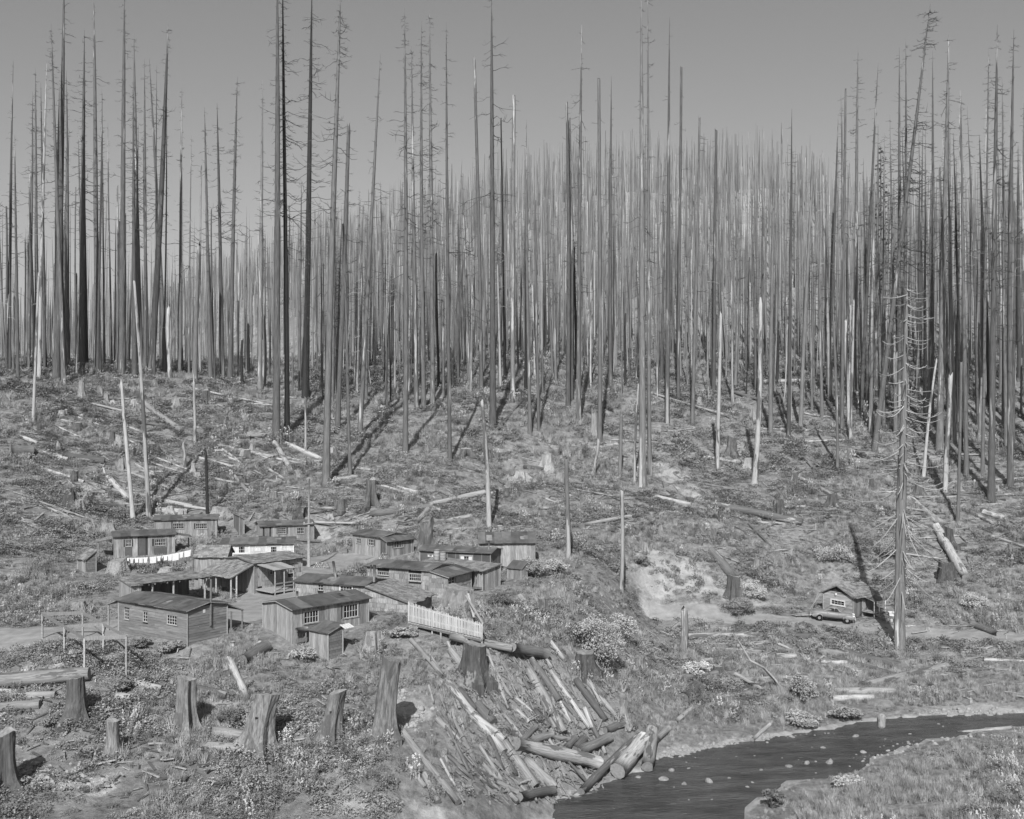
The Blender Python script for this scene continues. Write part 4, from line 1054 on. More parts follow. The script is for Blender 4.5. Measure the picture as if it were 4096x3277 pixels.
tp = loft([(-.95, .5, 1.0, 1.14), (-.72, .6, 1.0, 1.38), (-.35, .64, 1.0, 1.6), (.05, .64, 1.0, 1.66), (.38, .62, 1.0, 1.6), (.62, .6, 1.0, 1.4), (.85, .56, 1.0, 1.12)], 'cabin_top', 'car_paint', car, 20, 3.0)
for sy in (-1, 1):
    for name, xs in (('fender', [(1.05, .05, .42, .6), (1.15, .13, .36, .8), (1.4, .17, .34, .92), (1.75, .17, .36, .92), (2.05, .15, .4, .86), (2.25, .1, .46, .74)]), ('fender', [(-2.2, .06, .4, .6), (-2.0, .12, .34, .78), (-1.65, .15, .32, .86), (-1.3, .14, .32, .8), (-1.05, .05, .36, .6)])):
        fo = loft(xs, name, 'car_paint', car, 14, 2.4); fo.location = (0, sy * .74, 0)
    for xw in (1.5, -1.42):
        wt = MB(); wt.tube([(xw, sy * .8 - .09, .36), (xw, sy * .8 - .07, .36), (xw, sy * .8 + .09, .36), (xw, sy * .8 + .11, .36)], [.29, .365, .365, .29], 20)
        w = wt.build('wheel', 'tyre', car, True)
        h = MB(); h.tube([(xw, sy * .8 - sy * .02, .36), (xw, sy * (.8 + .125), .36)], [.2, .18], 16); h.build('rim', 'hub_paint', w, True)
        h = MB(); h.tube([(xw, sy * (.8 + .12), .36), (xw, sy * (.8 + .145), .36)], [.09, .05], 12); h.build('hub_cap', 'chrome', w, True)
    hl = MB(); hl.tube([(2.0, sy * .66, .82), (2.2, sy * .66, .82), (2.26, sy * .66, .82)], [.1, .11, .07], 12); hl.build('headlight', 'headlight_glass', car, True)
    g = MB(); g.add([(-.62, sy * .605, 1.16), (.08, sy * .662, 1.16), (.08, sy * .645, 1.48), (-.35, sy * .63, 1.48), (-.55, sy * .6, 1.34)], [(0, 1, 2, 3, 4)]); g.add([(.13, sy * .662, 1.16), (.6, sy * .615, 1.16), (.45, sy * .615, 1.42), (.32, sy * .63, 1.48), (.13, sy * .645, 1.48)], [(0, 1, 2, 3, 4)]); g.build('side_window', 'window_glass', car)
    dr = MB(); dr.bar((-.62, sy * .805, .42), (-.62, sy * .79, 1.12), .012, .012); dr.bar((.55, sy * .785, .42), (.55, sy * .76, 1.1), .012, .012); dr.bar((-.62, sy * .805, .42), (.55, sy * .785, .42), .012, .012); dob = dr.build('door', 'tyre', car)
    hd = MB(); hd.box((-.5, sy * .82, .95), (.14, .03, .03)); hd.build('handle', 'chrome', dob)
g = MB(); g.add([(.66, -.5, 1.14), (.66, .5, 1.14), (.48, .48, 1.5), (.48, -.48, 1.5)], [(0, 1, 2, 3)]); g.build('windscreen', 'window_glass', car)
g = MB(); g.bar((2.36, -.8, .5), (2.36, .8, .5), .06, .1); g.bar((2.1, -.4, .5), (2.36, -.4, .5), .04); g.bar((2.1, .4, .5), (2.36, .4, .5), .04); g.build('bumper', 'chrome', car)
g = MB(); g.bar((-2.4, -.75, .5), (-2.4, .75, .5), .06, .1); g.bar((-2.15, -.4, .5), (-2.4, -.4, .5), .04); g.bar((-2.15, .4, .5), (-2.4, .4, .5), .04); g.build('bumper', 'chrome', car)
g = MB()
for k in range(7): g.bar((2.14 - .02 * k, -.27, .5 + .05 * k), (2.14 - .02 * k, .27, .5 + .05 * k), .03, .02)
g.build('grille', 'chrome', car)
# pale odds and ends near the cabin
for nm, lab, cat, U, V, sz in (('washtub', 'white tub on the rail right of the roadside cabin', 'tub', 3575, 2462, (1.1, .5, .42)), ('white_board', 'white board lying on the verge behind the great snag', 'board', 3640, 2505, (1.0, .3, .1)), ('pail', 'first of two small white pails beside the plank rail', 'pail', 3548, 2484, (.22, .22, .3)), ('pail', 'second of two small white pails beside the plank rail', 'pail', 3566, 2487, (.24, .24, .32))):
    p = hit(U, V); m = MB(); a, b, c = sz
    m.add([(-a / 2, -b / 2, 0), (a / 2, -b / 2, 0), (a / 2, b / 2, 0), (-a / 2, b / 2, 0), (-a * .56, -b * .56, c), (a * .56, -b * .56, c), (a * .56, b * .56, c), (-a * .56, b * .56, c), (-a * .45, -b * .45, c * .8), (a * .45, -b * .45, c * .8), (a * .45, b * .45, c * .8), (-a * .45, b * .45, c * .8)],
          [(3, 2, 1, 0), (0, 1, 5, 4), (1, 2, 6, 5), (2, 3, 7, 6), (3, 0, 4, 7), (4, 5, 9, 8), (5, 6, 10, 9), (6, 7, 11, 10), (7, 4, 8, 11), (8, 9, 10, 11)])
    q = m.build(nm, 'white_paint'); q.location = p - Vector((0, 0, .03)); tag(q, lab, cat)

# ---------------------------------------------------------------- logs
def log(U1, V1, U2, V2, w1, w2=None, mat='log_pale', label=None, group=None, lift=.55, z1=None, z2=None, stubs=0, name='fallen_log', bend=.02, hold=None, n=10):
    a, b = hit(U1, V1 + w1 * .35), hit(U2, V2 + (w2 or w1) * .35)
    r1, r2 = w1 * a.y / F / 2, (w2 or w1) * b.y / F / 2
    if hold: a, b = at(U1, V1, hold[0]), at(U2, V2, hold[1]); r1, r2 = w1 * a.y / F / 2, (w2 or w1) * b.y / F / 2
    else: a.z += r1 * lift; b.z += r2 * lift
    d = b - a; L = d.length
    m = MB(); ns = max(5, min(12, int(L / 1.2))); rr = random.Random(int(U1 * 7 + V1 * 3 + U2))
    pts, rad = [], []
    ph, am = rr.uniform(0, 6), L * bend
    for k in range(ns + 1):
        f = k / ns; e = .95 if k in (0, ns) else 1
        pts.append((f * L + (rr.uniform(-.1, .1) if k in (0, ns) else 0), am * math.sin(f * 3.1 + ph) * .4 - am * math.sin(ph) * .4, am * math.sin(f * 2.6 + ph * 2) * .25 - am * math.sin(ph * 2) * .25))
        rad.append((r1 + (r2 - r1) * f) * e * rr.uniform(.92, 1.06))
    m.tube(pts, rad, n, True, 0, .11, rr); m.m[-1] = m.m[-2] = 1
    ob = m.build(name, [mat, 'log_end'], None, True)
    ob.data.polygons[-1].use_smooth = ob.data.polygons[-2].use_smooth = False
    ob.location = a; ob.rotation_mode = 'QUATERNION'; ob.rotation_quaternion = d.to_track_quat('X', 'Z')
    for k in range(stubs):
        f = rr.uniform(.1, .95); th = rr.uniform(.3, 2.8); s = MB(); ll = rr.uniform(.3, 1.1)
        s.tube([(f * L, 0, 0), (f * L + ll * .3, math.cos(th) * ll, math.sin(th) * ll)], [.05, .02], 5); s.build('branch_stub', mat, ob)
    if label: tag(ob, label, 'log', group)
    return ob
q5 = lambda x, y: (1300 + x / 1.54, 2400 + y / 1.54)
q4 = lambda x, y: (x / 1.54, 2500 + y / 1.54)
z4 = lambda x, y: (x / 1.54, 1000 + y / 1.54)
z5 = lambda x, y: (1300 + x / 1.54, 1000 + y / 1.54)
z6 = lambda x, y: (2600 + x / 1.441, 1000 + y / 1.441)
r3 = lambda x, y: (2300 + x / 1.2, 1950 + y / 1.2)
q6 = lambda x, y: (2500 + x / 1.351, 2500 + y / 1.351)
def LG(cv, sc, x1, y1, x2, y2, w, mat, label, group=None, **k):
    kk = k.pop('fat', 1.0)
    log(*cv(x1, y1), *cv(x2, y2), w * kk / sc, (k.pop('w2', w)) * kk / sc, 'log_pale' if mat == 'p' else 'log_dark', label, group, **k)
# log chute on the bank
for a in [
 (1200,-20,1510,370,34,'p','upper half of the longest pale log down the bank'),(1520,380,1815,742,32,'p','lower half of the longest pale log, ending by the short post'),
 (530,250,735,490,28,'p','thin pale log highest on the bank below the privy'),(755,515,1095,935,48,'p','stout smooth log running down the middle of the bank'),
 (690,735,1175,1250,34,'p','patchy barked log sliding to the bottom edge of the bank'),(462,800,825,1260,46,'p','straight grey log starting from the roots of the tall stump'),
 (1255,440,1470,830,62,'p','thickest pale log in the middle of the chute'),(1045,430,1150,610,22,'p','short slim pale log beside the bridge stump'),
 (1390,440,1640,800,28,'p','crumbling narrow log between the thick log and the longest log'),(1270,370,1440,620,42,'d','dark rotten log behind the thickest pale log'),
 (1540,490,1725,745,42,'d','dark log lying under the longest pale log'),(1100,880,1300,1160,55,'p','battered split log near the foot of the chute'),
 (900,710,1110,870,50,'p','weathered forked log crossing the stout smooth log'),(1230,980,1410,1160,55,'p','log with rough bark at the foot of the chute near water'),
 (500,1000,620,1160,28,'p','rotten pale pole under the straight grey log'),(612,1080,700,1250,38,'p','broken log tip at the bottom edge beneath the straight grey log'),
 (770,310,905,490,48,'p','splintered pale slab of log below the plank walk'),(830,560,935,690,40,'d','dark broken log chunk above the stout smooth log'),
 (940,650,1030,760,60,'d','dark hollow log chunk lying mid bank'),(1200,80,1330,250,30,'d','dark rotten pole at the top of the chute'),
 (1290,690,1380,790,40,'d','short dark log wedged above the jam'),(1170,670,1260,760,26,'p','small pale broken log above the log jam'),(1310,300,1400,420,30,'p','short pale pole below the bridge log'),
]: LG(q5, 1.54, *a[:5], a[5], a[6], 'logs slid down the bank', lift=.95, fat=1.08, stubs=R.choice((0, 0, 1, 2)))
g = random.Random(515)
for k in range(46):
    x, y = g.uniform(560, 1650), g.uniform(180, 1000)
    if y > 1180 - (x - 500) * .15 or y < (x - 1150) * .9 or (x < 700 and y > 700): continue
    L = g.uniform(90, 420); th = math.radians(g.gauss(53, 9)); dk = g.random() < .35; w = g.uniform(12, 30)
    LG(q5, 1.54, x, y, x + math.cos(th) * L, y + math.sin(th) * L, w, 'd' if dk else 'p', f"{'long' if L > 240 else 'short'} {'thin' if w < 20 else 'stout'} {'dark' if dk else 'grey'} log tangled in the chute below the fence", 'logs slid down the bank', lift=g.uniform(.7, 1.9), stubs=g.choice((0, 1, 3)))
# log jam at the water
for a in [
 (1180,905,1690,1010,74,'p','largest log of the jam lying level above the water'),(1555,950,1760,855,55,'d','dark stout log crossing behind the largest jam log'),(1580,1190,1938,845,44,'d','long dark log reaching down to the stream from the jam'),
 (1800,1075,1975,880,88,'p','fat rotten log stub beside the water'),(1985,1045,2012,825,68,'p','short upright-looking log end at the water edge'),(1200,1225,1400,1185,50,'d','low dark log at the toe of the jam'),
 (1030,1115,1185,1190,30,'p','slim pale log left of the jam toe'),(1250,885,1400,842,40,'p','pale smooth log tilted on top of the jam'),(1200,895,1300,785,34,'d','dark steep log on the jam top'),(1480,930,1545,860,40,'d','short dark log stub inside the jam'),
 (1720,815,1845,770,38,'d','dark short log behind the jam toward the flat'),(1540,930,1600,860,44,'d','second dark stub inside the jam'),(1380,850,1540,870,30,'p','thin pale log behind the jam'),(2035,870,2120,800,36,'p','grey log half sunk in grass beside the jam')]:
    LG(q5, 1.54, *a[:5], a[5], a[6], 'log jam at the stream', lift=1.1, fat=1.15)
# bridge log on its stump
log(1797, 2546, 2050, 2590, 34, 34, 'log_pale', 'bridge log carried by the square stump under the picket fence', None, hold=(81.8, 82.5))
log(2052, 2590, 2186, 2613, 42, 46, 'log_dark', 'dark outer half of the bridge log running into brush', None, hold=(82.6, 85.5))
# left foreground
log(-60, 2728, 352, 2690, 62, 58, 'log_grey', 'huge flat topped pale log resting on a stump beside the timber frame', 'logs around the stumps', hold=(72.5, 73.5), n=14)
for a in [(-20,440,350,425,50,'p','grey log lying under the huge flat topped log'),(-20,505,240,490,60,'p','lowest grey log of the stack under the huge log'),(-20,400,150,425,40,'p','thin log stacked between the huge log and the lowest one'),
 (800,350,990,390,48,'p','rotten log stretching toward the notched stump row'),(985,355,1095,400,44,'d','split dark log end touching the flared stump'),(1200,385,1390,430,55,'d','dark mossy log behind the flared stump'),(700,440,800,445,55,'p','cut log butt showing its round end in the weeds'),
 (1410,210,1520,440,48,'p','grey plank-like log sloping between the bunkhouse and stumps'),(1320,655,1570,690,70,'p','thick twisted log behind the roots of the notched stump'),(1225,745,1540,760,60,'p','lower twisted log in front of the notched stump roots'),
 (130,285,190,275,34,'p','short log tip beside the leaning post'),(255,275,380,245,34,'p','pale splintered log below the timber frame'),(1515,155,1600,105,16,'p','thin pole lying on the fat cut log'),(1500,210,1650,120,75,'d','fat cut log lying above the bunkhouse corner'),
 (1275,590,1300,710,22,'p','short upright pale splinter beside the twisted logs'),(1745,680,1780,890,18,'p','slender pale pole standing beside the notched stump'),(180,300,290,140,18,'p','thin dark pole leaning by the timber frame'),(1640,395,1700,400,0,'p','')]:
    if a[4]: LG(q4, 1.54, *a[:5], a[5], a[6], 'logs around the stumps')
# clearing on the left slope
for a in [(120,741,690,744,20,'d','long level dark log along the terrace at the tree feet'),(878,932,1125,1118,36,'p','broad pale slab log sloping below the forked snag'),(290,882,590,857,22,'d','dark charred log above the stump with pale face'),(280,925,800,915,18,'d','thin charred log beneath the terrace edge'),
 (1185,850,1620,950,12,'p','long straight white pole on the terrace slope'),(1290,860,1420,805,22,'d','dark log crossing the white pole'),(1420,832,1585,790,18,'p','grey log at the feet of the mid slope trunks'),(1400,1153,1665,1140,28,'p','pale stout log left of the twin giant trunks'),
 (1265,1205,1430,1138,16,'d','dark branchlike log touching the pale stout log'),(1350,1205,1685,1272,26,'p','long pale log below the twin giant trunks'),(1755,1190,1995,1295,30,'p','pale log sloping to the base of the nearest giant trunk'),(1690,1185,1805,1370,34,'p','split pale slab lying crosswise below the giants'),
 (1730,1275,1920,1315,22,'p','thin pale log beyond the split slab'),(1205,1275,1450,1340,22,'p','grey weathered log in the mid clearing'),(1380,1265,1490,1312,14,'p','short white pole in the mid clearing'),(385,1262,640,1298,48,'d','thick sawn log with round end on the slope'),(255,1245,415,1290,30,'p','bleached slab beside the thick sawn log'),
 (60,1230,200,1232,70,'d','very thick sawn log at the margin of the slope'),(260,1345,520,1425,22,'p','bleached log upper of two in line on the slope'),(540,1432,790,1500,20,'p','bleached log lower of two in line on the slope'),(668,1400,792,1540,40,'p','broad bleached slab propped near the pale snags'),
 (450,1512,640,1490,26,'p','grey log on the brush pile above the camp'),(560,1515,800,1575,32,'p','large grey log of the brush pile above the camp'),(510,1545,760,1580,30,'d','lower dark log of the brush pile'),(340,1540,470,1530,26,'d','short dark log left in the brush pile'),(1445,1390,1545,1505,22,'p','pale slab sliding above the second upper cabin'),
 (375,1045,500,1072,16,'p','thin bleached pole high on the clearing'),(480,1030,690,1100,13,'p','second thin bleached pole high on the clearing'),(680,1110,960,1192,15,'p','long thin grey pole in the high clearing'),(735,1068,900,1130,18,'p','pale pole beside the slab log'),
 (1925,1382,2145,1368,26,'p','pale log behind the nearest giant trunk'),(2045,1415,2200,1392,28,'p','white sawn log at the foot of the nearest giant trunk'),(120,1145,230,1190,24,'p','pale pole at the margin above the sawn log'),(140,1600,400,1530,14,'p','thin bent pole leaning on the brush pile'),(300,1590,440,1650,18,'p','broken pole under the brush pile'),
 (820,1500,1000,1530,22,'p','grey log under the pale snags'),(1020,1545,1190,1580,30,'p','pale log directly above the upper cabin roof'),(940,1600,1150,1610,40,'p','bleached split log stacked at the upper cabin'),(125,975,270,955,24,'d','dark log stub at the terrace margin'),(150,960,330,905,20,'d','dark slanting log at the terrace margin')]:
    LG(z4, 1.54, *a[:5], a[5], a[6], 'logs across the left clearing', stubs=R.choice((0, 0, 1, 3)))
# centre slope
for a in [(280,1625,640,1585,50,'d','long dark log beneath the crossed poles'),(615,1570,985,1495,34,'p','long grey log reaching the spotted snag'),(990,1500,1140,1465,16,'d','thin dark branch end beyond the spotted snag'),(1150,1465,1310,1500,11,'d','thin dark stick propped on the upturned root'),(275,1615,450,1590,24,'p','white split log above the yard'),
 (350,1450,620,1542,22,'p','first of the two crossed grey poles'),(440,1455,725,1532,18,'p','second of the two crossed grey poles'),(740,1672,905,1640,30,'p','grey log above the barn roof'),(1490,1248,1800,1195,26,'p','pale sloping log beside the bleached twin snag'),(1740,1165,2150,1200,16,'p','thin long log behind the bleached twin snag'),
 (1060,1112,1240,910,18,'d','dark leaning log among the shadow stripes'),(1220,1335,1485,1357,30,'d','flat dark slab log beside two white stumps'),(560,1680,660,1560,30,'p','upturned splintered log above the yard'),(200,1345,330,1360,20,'p','pale log by the shaded base of a giant'),(900,1240,970,1225,16,'p','little white log in the open brush'),(1560,920,1620,918,14,'d','dark stub in the upper brush'),(1210,800,1460,765,16,'p','pale log along the upper tree line')]:
    LG(z5, 1.54, *a[:5], a[5], a[6], 'logs across the middle slope', stubs=R.choice((0, 0, 2)))
# right slope
for a in [(600,762,1285,742,22,'p','long level pale log along the feet of the right stand'),(0,820,515,972,13,'p','thin pale pole running across the upper slope'),(890,942,1045,966,16,'p','short pale pole behind the thin standing snag'),(650,1030,1035,1047,13,'p','slender level pole in the upper clearing'),(310,1192,610,1235,26,'p','pale log behind the white spotted snag'),
 (1170,1335,1385,1388,20,'p','grey log running behind the great branched snag'),(1480,1405,1715,1452,20,'d','dark log beyond the great branched snag'),(1490,1425,1705,1588,32,'p','pale bark-stripped log below the burnt stump'),(1790,1482,2010,1590,24,'p','pale log at the far margin of the right slope'),(1920,1508,2060,1552,32,'p','thick bleached log near the right margin'),
 (1730,820,2060,870,22,'p','pale log across the feet of the rightmost trunks'),(860,1312,1090,1428,28,'p','broken pale log above the dark road log'),(890,1200,945,1262,20,'p','small bleached log tilted in brush'),(1180,830,1290,820,30,'p','fat pale log among the shaded right trunks'),(420,800,700,880,20,'d','dark log under the shadow stripes')]:
    LG(z6, 1.441, *a[:5], a[5], a[6], 'logs across the right slope', stubs=R.choice((0, 0, 2)))
for a in [(380,40,560,82,20,'p','upper pale pole end above the bare clay scar'),(600,95,735,145,18,'p','lower pale pole end above the bare clay scar'),(640,75,1090,165,38,'d','big dark log bridging above the eroded bank'),(850,212,960,165,22,'d','dark log-shaped stand-in for the shadow beneath the big bridging log'),(1735,185,1868,430,44,'p','bleached log sliding down the right bank'),(1615,45,1735,170,22,'p','pale pole uphill of the sliding bleached log'),  # dark piece under the big bridging log is a shadow modelled as wood
 (655,300,770,435,44,'d','burnt log propped on the square dark stump'),(510,712,905,705,28,'p','level grey log below the dirt road'),(905,718,1135,712,34,'d','dark mossy end of the level log below the road'),(620,770,900,782,16,'p','thin grey log in the flat below the road'),(750,757,920,736,14,'p','pale crossing pole in the flat'),(965,808,1065,812,30,'p','short squared pale log in the flat'),
 (1165,785,1312,796,36,'p','white birchlike log in the flat'),(1180,832,1300,840,26,'p','pale slab lying under the white log'),(1310,795,1565,852,34,'d','dark log pointing at the great branched snag'),(1370,950,1785,858,38,'p','long pale bark-spotted log of the right wood heap'),(1530,935,1662,905,26,'p','split white log beside the bark-spotted log'),(1250,978,1535,978,44,'p','sawn log with dark round end in the heap'),
 (1240,1012,1430,1010,36,'p','lowest grey log of the right wood heap'),(1700,890,1870,910,30,'d','dark log behind the right wood heap'),(1910,655,2035,702,32,'d','dark log stack beside the road margin'),(905,1015,1000,995,26,'p','mossy log near the pale flowering shrub'),(400,125,490,118,20,'p','squared pale log over the clay scar'),(40,178,270,140,20,'p','thin pale log left of the clay scar'),(1640,890,1720,960,26,'d','dark stub crossing the wood heap'),(500,915,680,890,30,'d','dark rotten log in the brush of the flat'),(520,1010,590,950,60,'d','dark burnt log chunk rolled into grass'),(480,1130,560,1060,24,'p','pale pole in the grass near the jam')]:
    LG(r3, 1.2, *a[:5], a[5], a[6], 'logs on the flat and bank by the road')
for a in [(1595,592,1790,583,26,'p','pale driftwood log on the gravel spit'),(1800,585,2080,556,22,'p','grey driftwood log beyond the gravel spit'),(1888,545,1992,530,26,'p','sawn pale log end at the stream bend'),(1388,500,1384,580,46,'p','log stub jutting out of the stream'),(690,622,780,535,22,'p','driftwood root on the far shore'),(1205,728,1275,722,20,'p','waterlogged slab among the stones'),(1310,690,1360,712,20,'d','dark curved driftwood among the stones')]:
    LG(q6, 1.351, *a[:5], a[5], a[6], 'driftwood by the stream', lift=.8)
# curved dead bough
a, b, c, e = hit(*r3(752, 690)), hit(*r3(850, 840)), hit(*r3(920, 870)), hit(*r3(1020, 1000))
m = MB(); bb = [e + Vector((0, 0, 0)), at(*r3(960, 925), (e.y + c.y) / 2 - 1), at(*r3(905, 865), e.y - 1), at(*r3(840, 830), e.y - 1), at(*r3(800, 760), e.y - 1), at(*r3(755, 690), e.y - 1)]
m.tube([p - e for p in bb], [.16, .14, .11, .1, .07, .03], 7); q = m.build('dead_bough', 'branch_pale', None, True); q.location = e; tag(q, 'long crooked dead bough standing out of the flat', 'bough')

# ---------------------------------------------------------------- stumps
STUMP_XY = []
def stump(U, Vt, Vb, w, mat='stump_wood', label='', group='stumps', tilt=0.0, flare=.6, jag=.0, roots=0, top='stump_top', cut=.06, seed=None):
    b = hit(U, Vb); d = b.y; h = max((Vb - Vt) * d / F * 1.01, .2); r0 = w * d / F / 2
    rr = random.Random(seed or int(U * 3 + Vb)); n = 28; m = MB(); sx0 = rr.uniform(0, 50)
    lob = [rr.uniform(-1, 1) for _ in range(7)]
    lev = [-.35, 0, .05, .1, .17, .25, .34, .45, .56, .67, .78, .88, .95, 1.0]; lx = tilt * h
    dirn = rr.uniform(0, 6)
    for li, f in enumerate(lev):
        fl = 1 + flare * math.exp(-max(f, 0) * h / (r0 * 1.2 + .1)) * 1.3
        for j in range(n):
            th = 2 * math.pi * j / n
            lo = sum(lob[k] * math.cos((k + 2) * th + k) for k in range(5)) * .09
            rad = r0 * fl * (1 + lo * (.8 + 3.4 * math.exp(-max(f, 0) * 3.5)) + rr.uniform(-.025, .025))
            q3 = Vector((math.cos(th) * 2.6 + sx0, math.sin(th) * 2.6, f * h * .35)); rad *= 1 + .13 * mnoise.noise(q3) + .09 * mnoise.noise(q3 * 2.7 + Vector((0, 0, 9)))
            z = f * h
            if li == len(lev) - 1: z += r0 * cut * 3 * math.cos(th - dirn) + jag * h * (.45 * math.cos(th - dirn) + .3 * math.cos(2 * th + lob[0] * 3) + .25 * math.cos(3 * th + lob[1] * 3) - .4) + rr.uniform(-.05, .05) * r0
            m.v.append((lx * max(f, 0) ** 1.5 + rad * math.cos(th), rad * math.sin(th), z))
    for li in range(len(lev) - 1):
        for j in range(n): a0, a1 = li * n + j, li * n + (j + 1) % n; m.f.append((a0, a1, a1 + n, a0 + n)); m.m.append(0)
    t0 = (len(lev) - 1) * n; c = len(m.v); m.v.append((lx, 0, h * (1 - jag * .7) - r0 * .12))
    for j in range(n): m.f.append((t0 + j, t0 + (j + 1) % n, c)); m.m.append(1)
    ob = m.build('tree_stump', [mat, top], None, False); ob.location = b
    tag(ob, label, 'stump', group); STUMP_XY.append((b.x, b.y, r0))
    for k in range(roots):
        th = -math.pi / 2 + (k - roots / 2 + .5) * .9 + rr.uniform(-.2, .2); ln = r0 * rr.uniform(1.6, 3.0); q = MB(); pts = []
        for s in range(5):
            f = s / 4; x, y = math.cos(th) * (r0 * .8 + ln * f), math.sin(th) * (r0 * .8 + ln * f)
            pts.append((x + rr.uniform(-.08, .08), y, gz(b.x + x, b.y + y) - b.z + .12 * (1 - f) + (.25 * r0 if s == 0 else 0)))
        q.tube(pts, [r0 * .3, r0 * .24, r0 * .18, r0 * .12, r0 * .05], 7, True, 0, .15, rr); q.build('root', mat, ob, True)
    if 'notched' in label or 'swept' in label:                # springboard notches: black boxes on the face paint their shade
        for sx in (-.35, .3):
            q = MB(); q.box((lx * .5 + sx * r0, -math.sqrt(1 - sx * sx) * r0 * .98, h * .62), (r0 * .3, r0 * .16, .09)); q.build('notch_shade', 'bark_black', ob)
    return ob
ST = [ # U, Vtop, Vbase, width, mat, label, tilt, roots, jag
 (1534,2643,2945,80,'stump_wood','tallest split stump on the bank with exposed roots',.1,3,.12),(1322,2767,2965,60,'stump_wood','stump with swept root foot left of the split stump',.16,4,.02),
 (1902,2576,2722,80,'stump_dark','square dark stump carrying the bridge log',0,1,.02),(2342,2608,2692,64,'stump_dark','two-tone stump at the lower end of the log chute',0,0,.1),(2493,2800,2884,28,'stump_pale','thin pale post-like stump beside the longest log',0,0,.08),
 (1490,2527,2612,48,'stump_pale','pale stump with a notch below the bunkhouse corner',0,0,.1),(1833,2353,2472,92,'stump_pale','big pale stump enclosed behind the picket fence',.05,0,.06),
 (300,2714,2885,68,'stump_dark','shaded stump holding up the huge flat topped log',0,1,.02),(744,2711,2925,68,'stump_wood','flared stump with a dark iron band of rot',0,2,.02),(1030,2779,2998,88,'stump_wood','notched springboard stump with curved root foot',.2,4,.01),
 (451,2881,3025,46,'stump_wood','slim round topped stump with trailing roots on the stony bank',0,3,.01),(14,2930,3150,84,'stump_dark','black burnt stump cut by the picture margin',0,1,.1),
 (470,2240,2285,58,'stump_pale','broad pale stump under the washing line',0,2,.1),(664,2272,2304,36,'stump_pale','small pale stump between washing line and open shed',0,0,.03),(433,2093,2128,38,'stump_pale','square pale stump beside stacked logs above the camp',0,0,.05),
 (312,2403,2452,46,'stump_pale','clean pale stump standing above the timber frame',0,1,.02),(883,2030,2068,48,'stump_pale','pale stump just above the upper cabin',0,0,.06),(728,2040,2075,26,'stump_pale','thin stump behind the upper cabin roof',0,0,.1),
 (328,1526,1592,20,'stump_pale','white faced stump at the terrace foot',0,0,.05),(425,1578,1606,18,'stump_pale','little pale stump on the terrace slope',0,0,.1),(482,1745,1782,30,'stump_pale','pale stump beside the first pale snag',0,0,.15),(490,1834,1868,26,'stump_pale','lower pale stump beside the first pale snag',0,0,.05),
 (706,1594,1626,28,'stump_pale','pale jagged stump right of the slab log',0,0,.3),(825,1560,1613,22,'stump_dark','dark stump by the white pole',0,0,.1),(897,1668,1694,28,'stump_dark','low dark stump in the open slope',0,0,.15),(612,1775,1806,34,'stump_dark','dark broken stump in the mid clearing',0,0,.3),(790,1890,1912,24,'stump_pale','pale stump near the short black snag',0,0,.1),
 (252,1640,1665,24,'stump_pale','pale stump high on the far clearing',0,0,.2),(310,1690,1716,26,'stump_dark','dark stump beside the thin bleached poles',0,0,.1),(278,1975,2030,36,'stump_dark','dark split stump in the brush pile',0,0,.4),(318,2000,2045,28,'stump_pale','pale crooked stump in the brush pile',0,1,.2),
 (2190,1818,1880,38,'stump_pale','white stump with flared foot in the middle slope',0,1,.15),(2240,1890,1925,28,'stump_pale','white stump at the end of the flat slab',0,0,.1),(2084,1886,1912,36,'stump_pale','low white stump left of the flat slab',0,0,.2),(1865,1795,1822,36,'stump_dark','low grey stump in the open brush',0,0,.1),(2378,1650,1742,24,'stump_pale','pointed white stump like a wedge',0,0,.5),
 (1484,1915,2025,38,'stump_dark','tall dark stump right of the nearest giant trunk',0,0,.2),(1362,2000,2042,38,'stump_dark','squat dark stump in the brush above the yard',0,0,.1),(2028,1950,1985,16,'stump_wood','upturned root below the spotted snag',0,2,.3),
 (2928,1750,1820,34,'stump_wood','twin-faced stump below the white spotted snag line',0,1,.15),(2993,1833,1878,28,'stump_pale','pale faced stump beside the leaning white snag',0,0,.05),(3178,1888,1933,24,'stump_dark','dark stump at the head of a broken log',0,0,.05),(3016,1636,1678,24,'stump_pale','pale stump among the right trunks',0,0,.05),(2798,1590,1622,16,'stump_pale','tiny pale stump near thin poles',0,0,.05),
 (3677,1930,1978,26,'stump_dark','dark stump right of the great branched snag',0,0,.05),(3332,1975,2025,30,'stump_dark','dark stump above the road cabin slope',0,0,.05),(2935,2304,2396,46,'stump_dark','square dark stump holding the burnt log',0,0,.03),(3781,2246,2320,52,'stump_dark','burnt stump below the sliding bleached log',0,1,.1),(3797,2112,2180,30,'stump_dark','upright burnt stump against the pale log',0,0,.05),
 (3115,2000,2060,36,'stump_dark','dark stump above the road bank',0,0,.05),(3025,2235,2285,22,'stump_wood','thin split stump beside the burnt log',0,0,.2),(3430,2685,2720,20,'stump_pale','small white stump in the flat',.2,0,.1),(2560,2630,2700,38,'stump_wood','spiky root stump in the shrubs of the flat',0,2,.4),(3322,2760,2790,12,'stump_pale','tiny pale post at the wood heap',0,0,.05),(1975,2120,2170,14,'stump_pale','thin stump behind the barn',0,0,.05),
 (1700,2085,2220,50,'stump_wood','splintered stump rising behind the curtained cabin',.05,2,.35),(1200,2030,2070,36,'stump_dark','dark tilted stump above the pole',.3,0,.1),(2170,2395,2450,30,'stump_wood','thin stump in brush beside the privy',0,0,.2),(3710,2508,2526,12,'stump_pale','little pale roadside stump',0,0,.02),(290,2600,2640,22,'stump_pale','round pale stump inside the timber frame',0,0,.05),
]
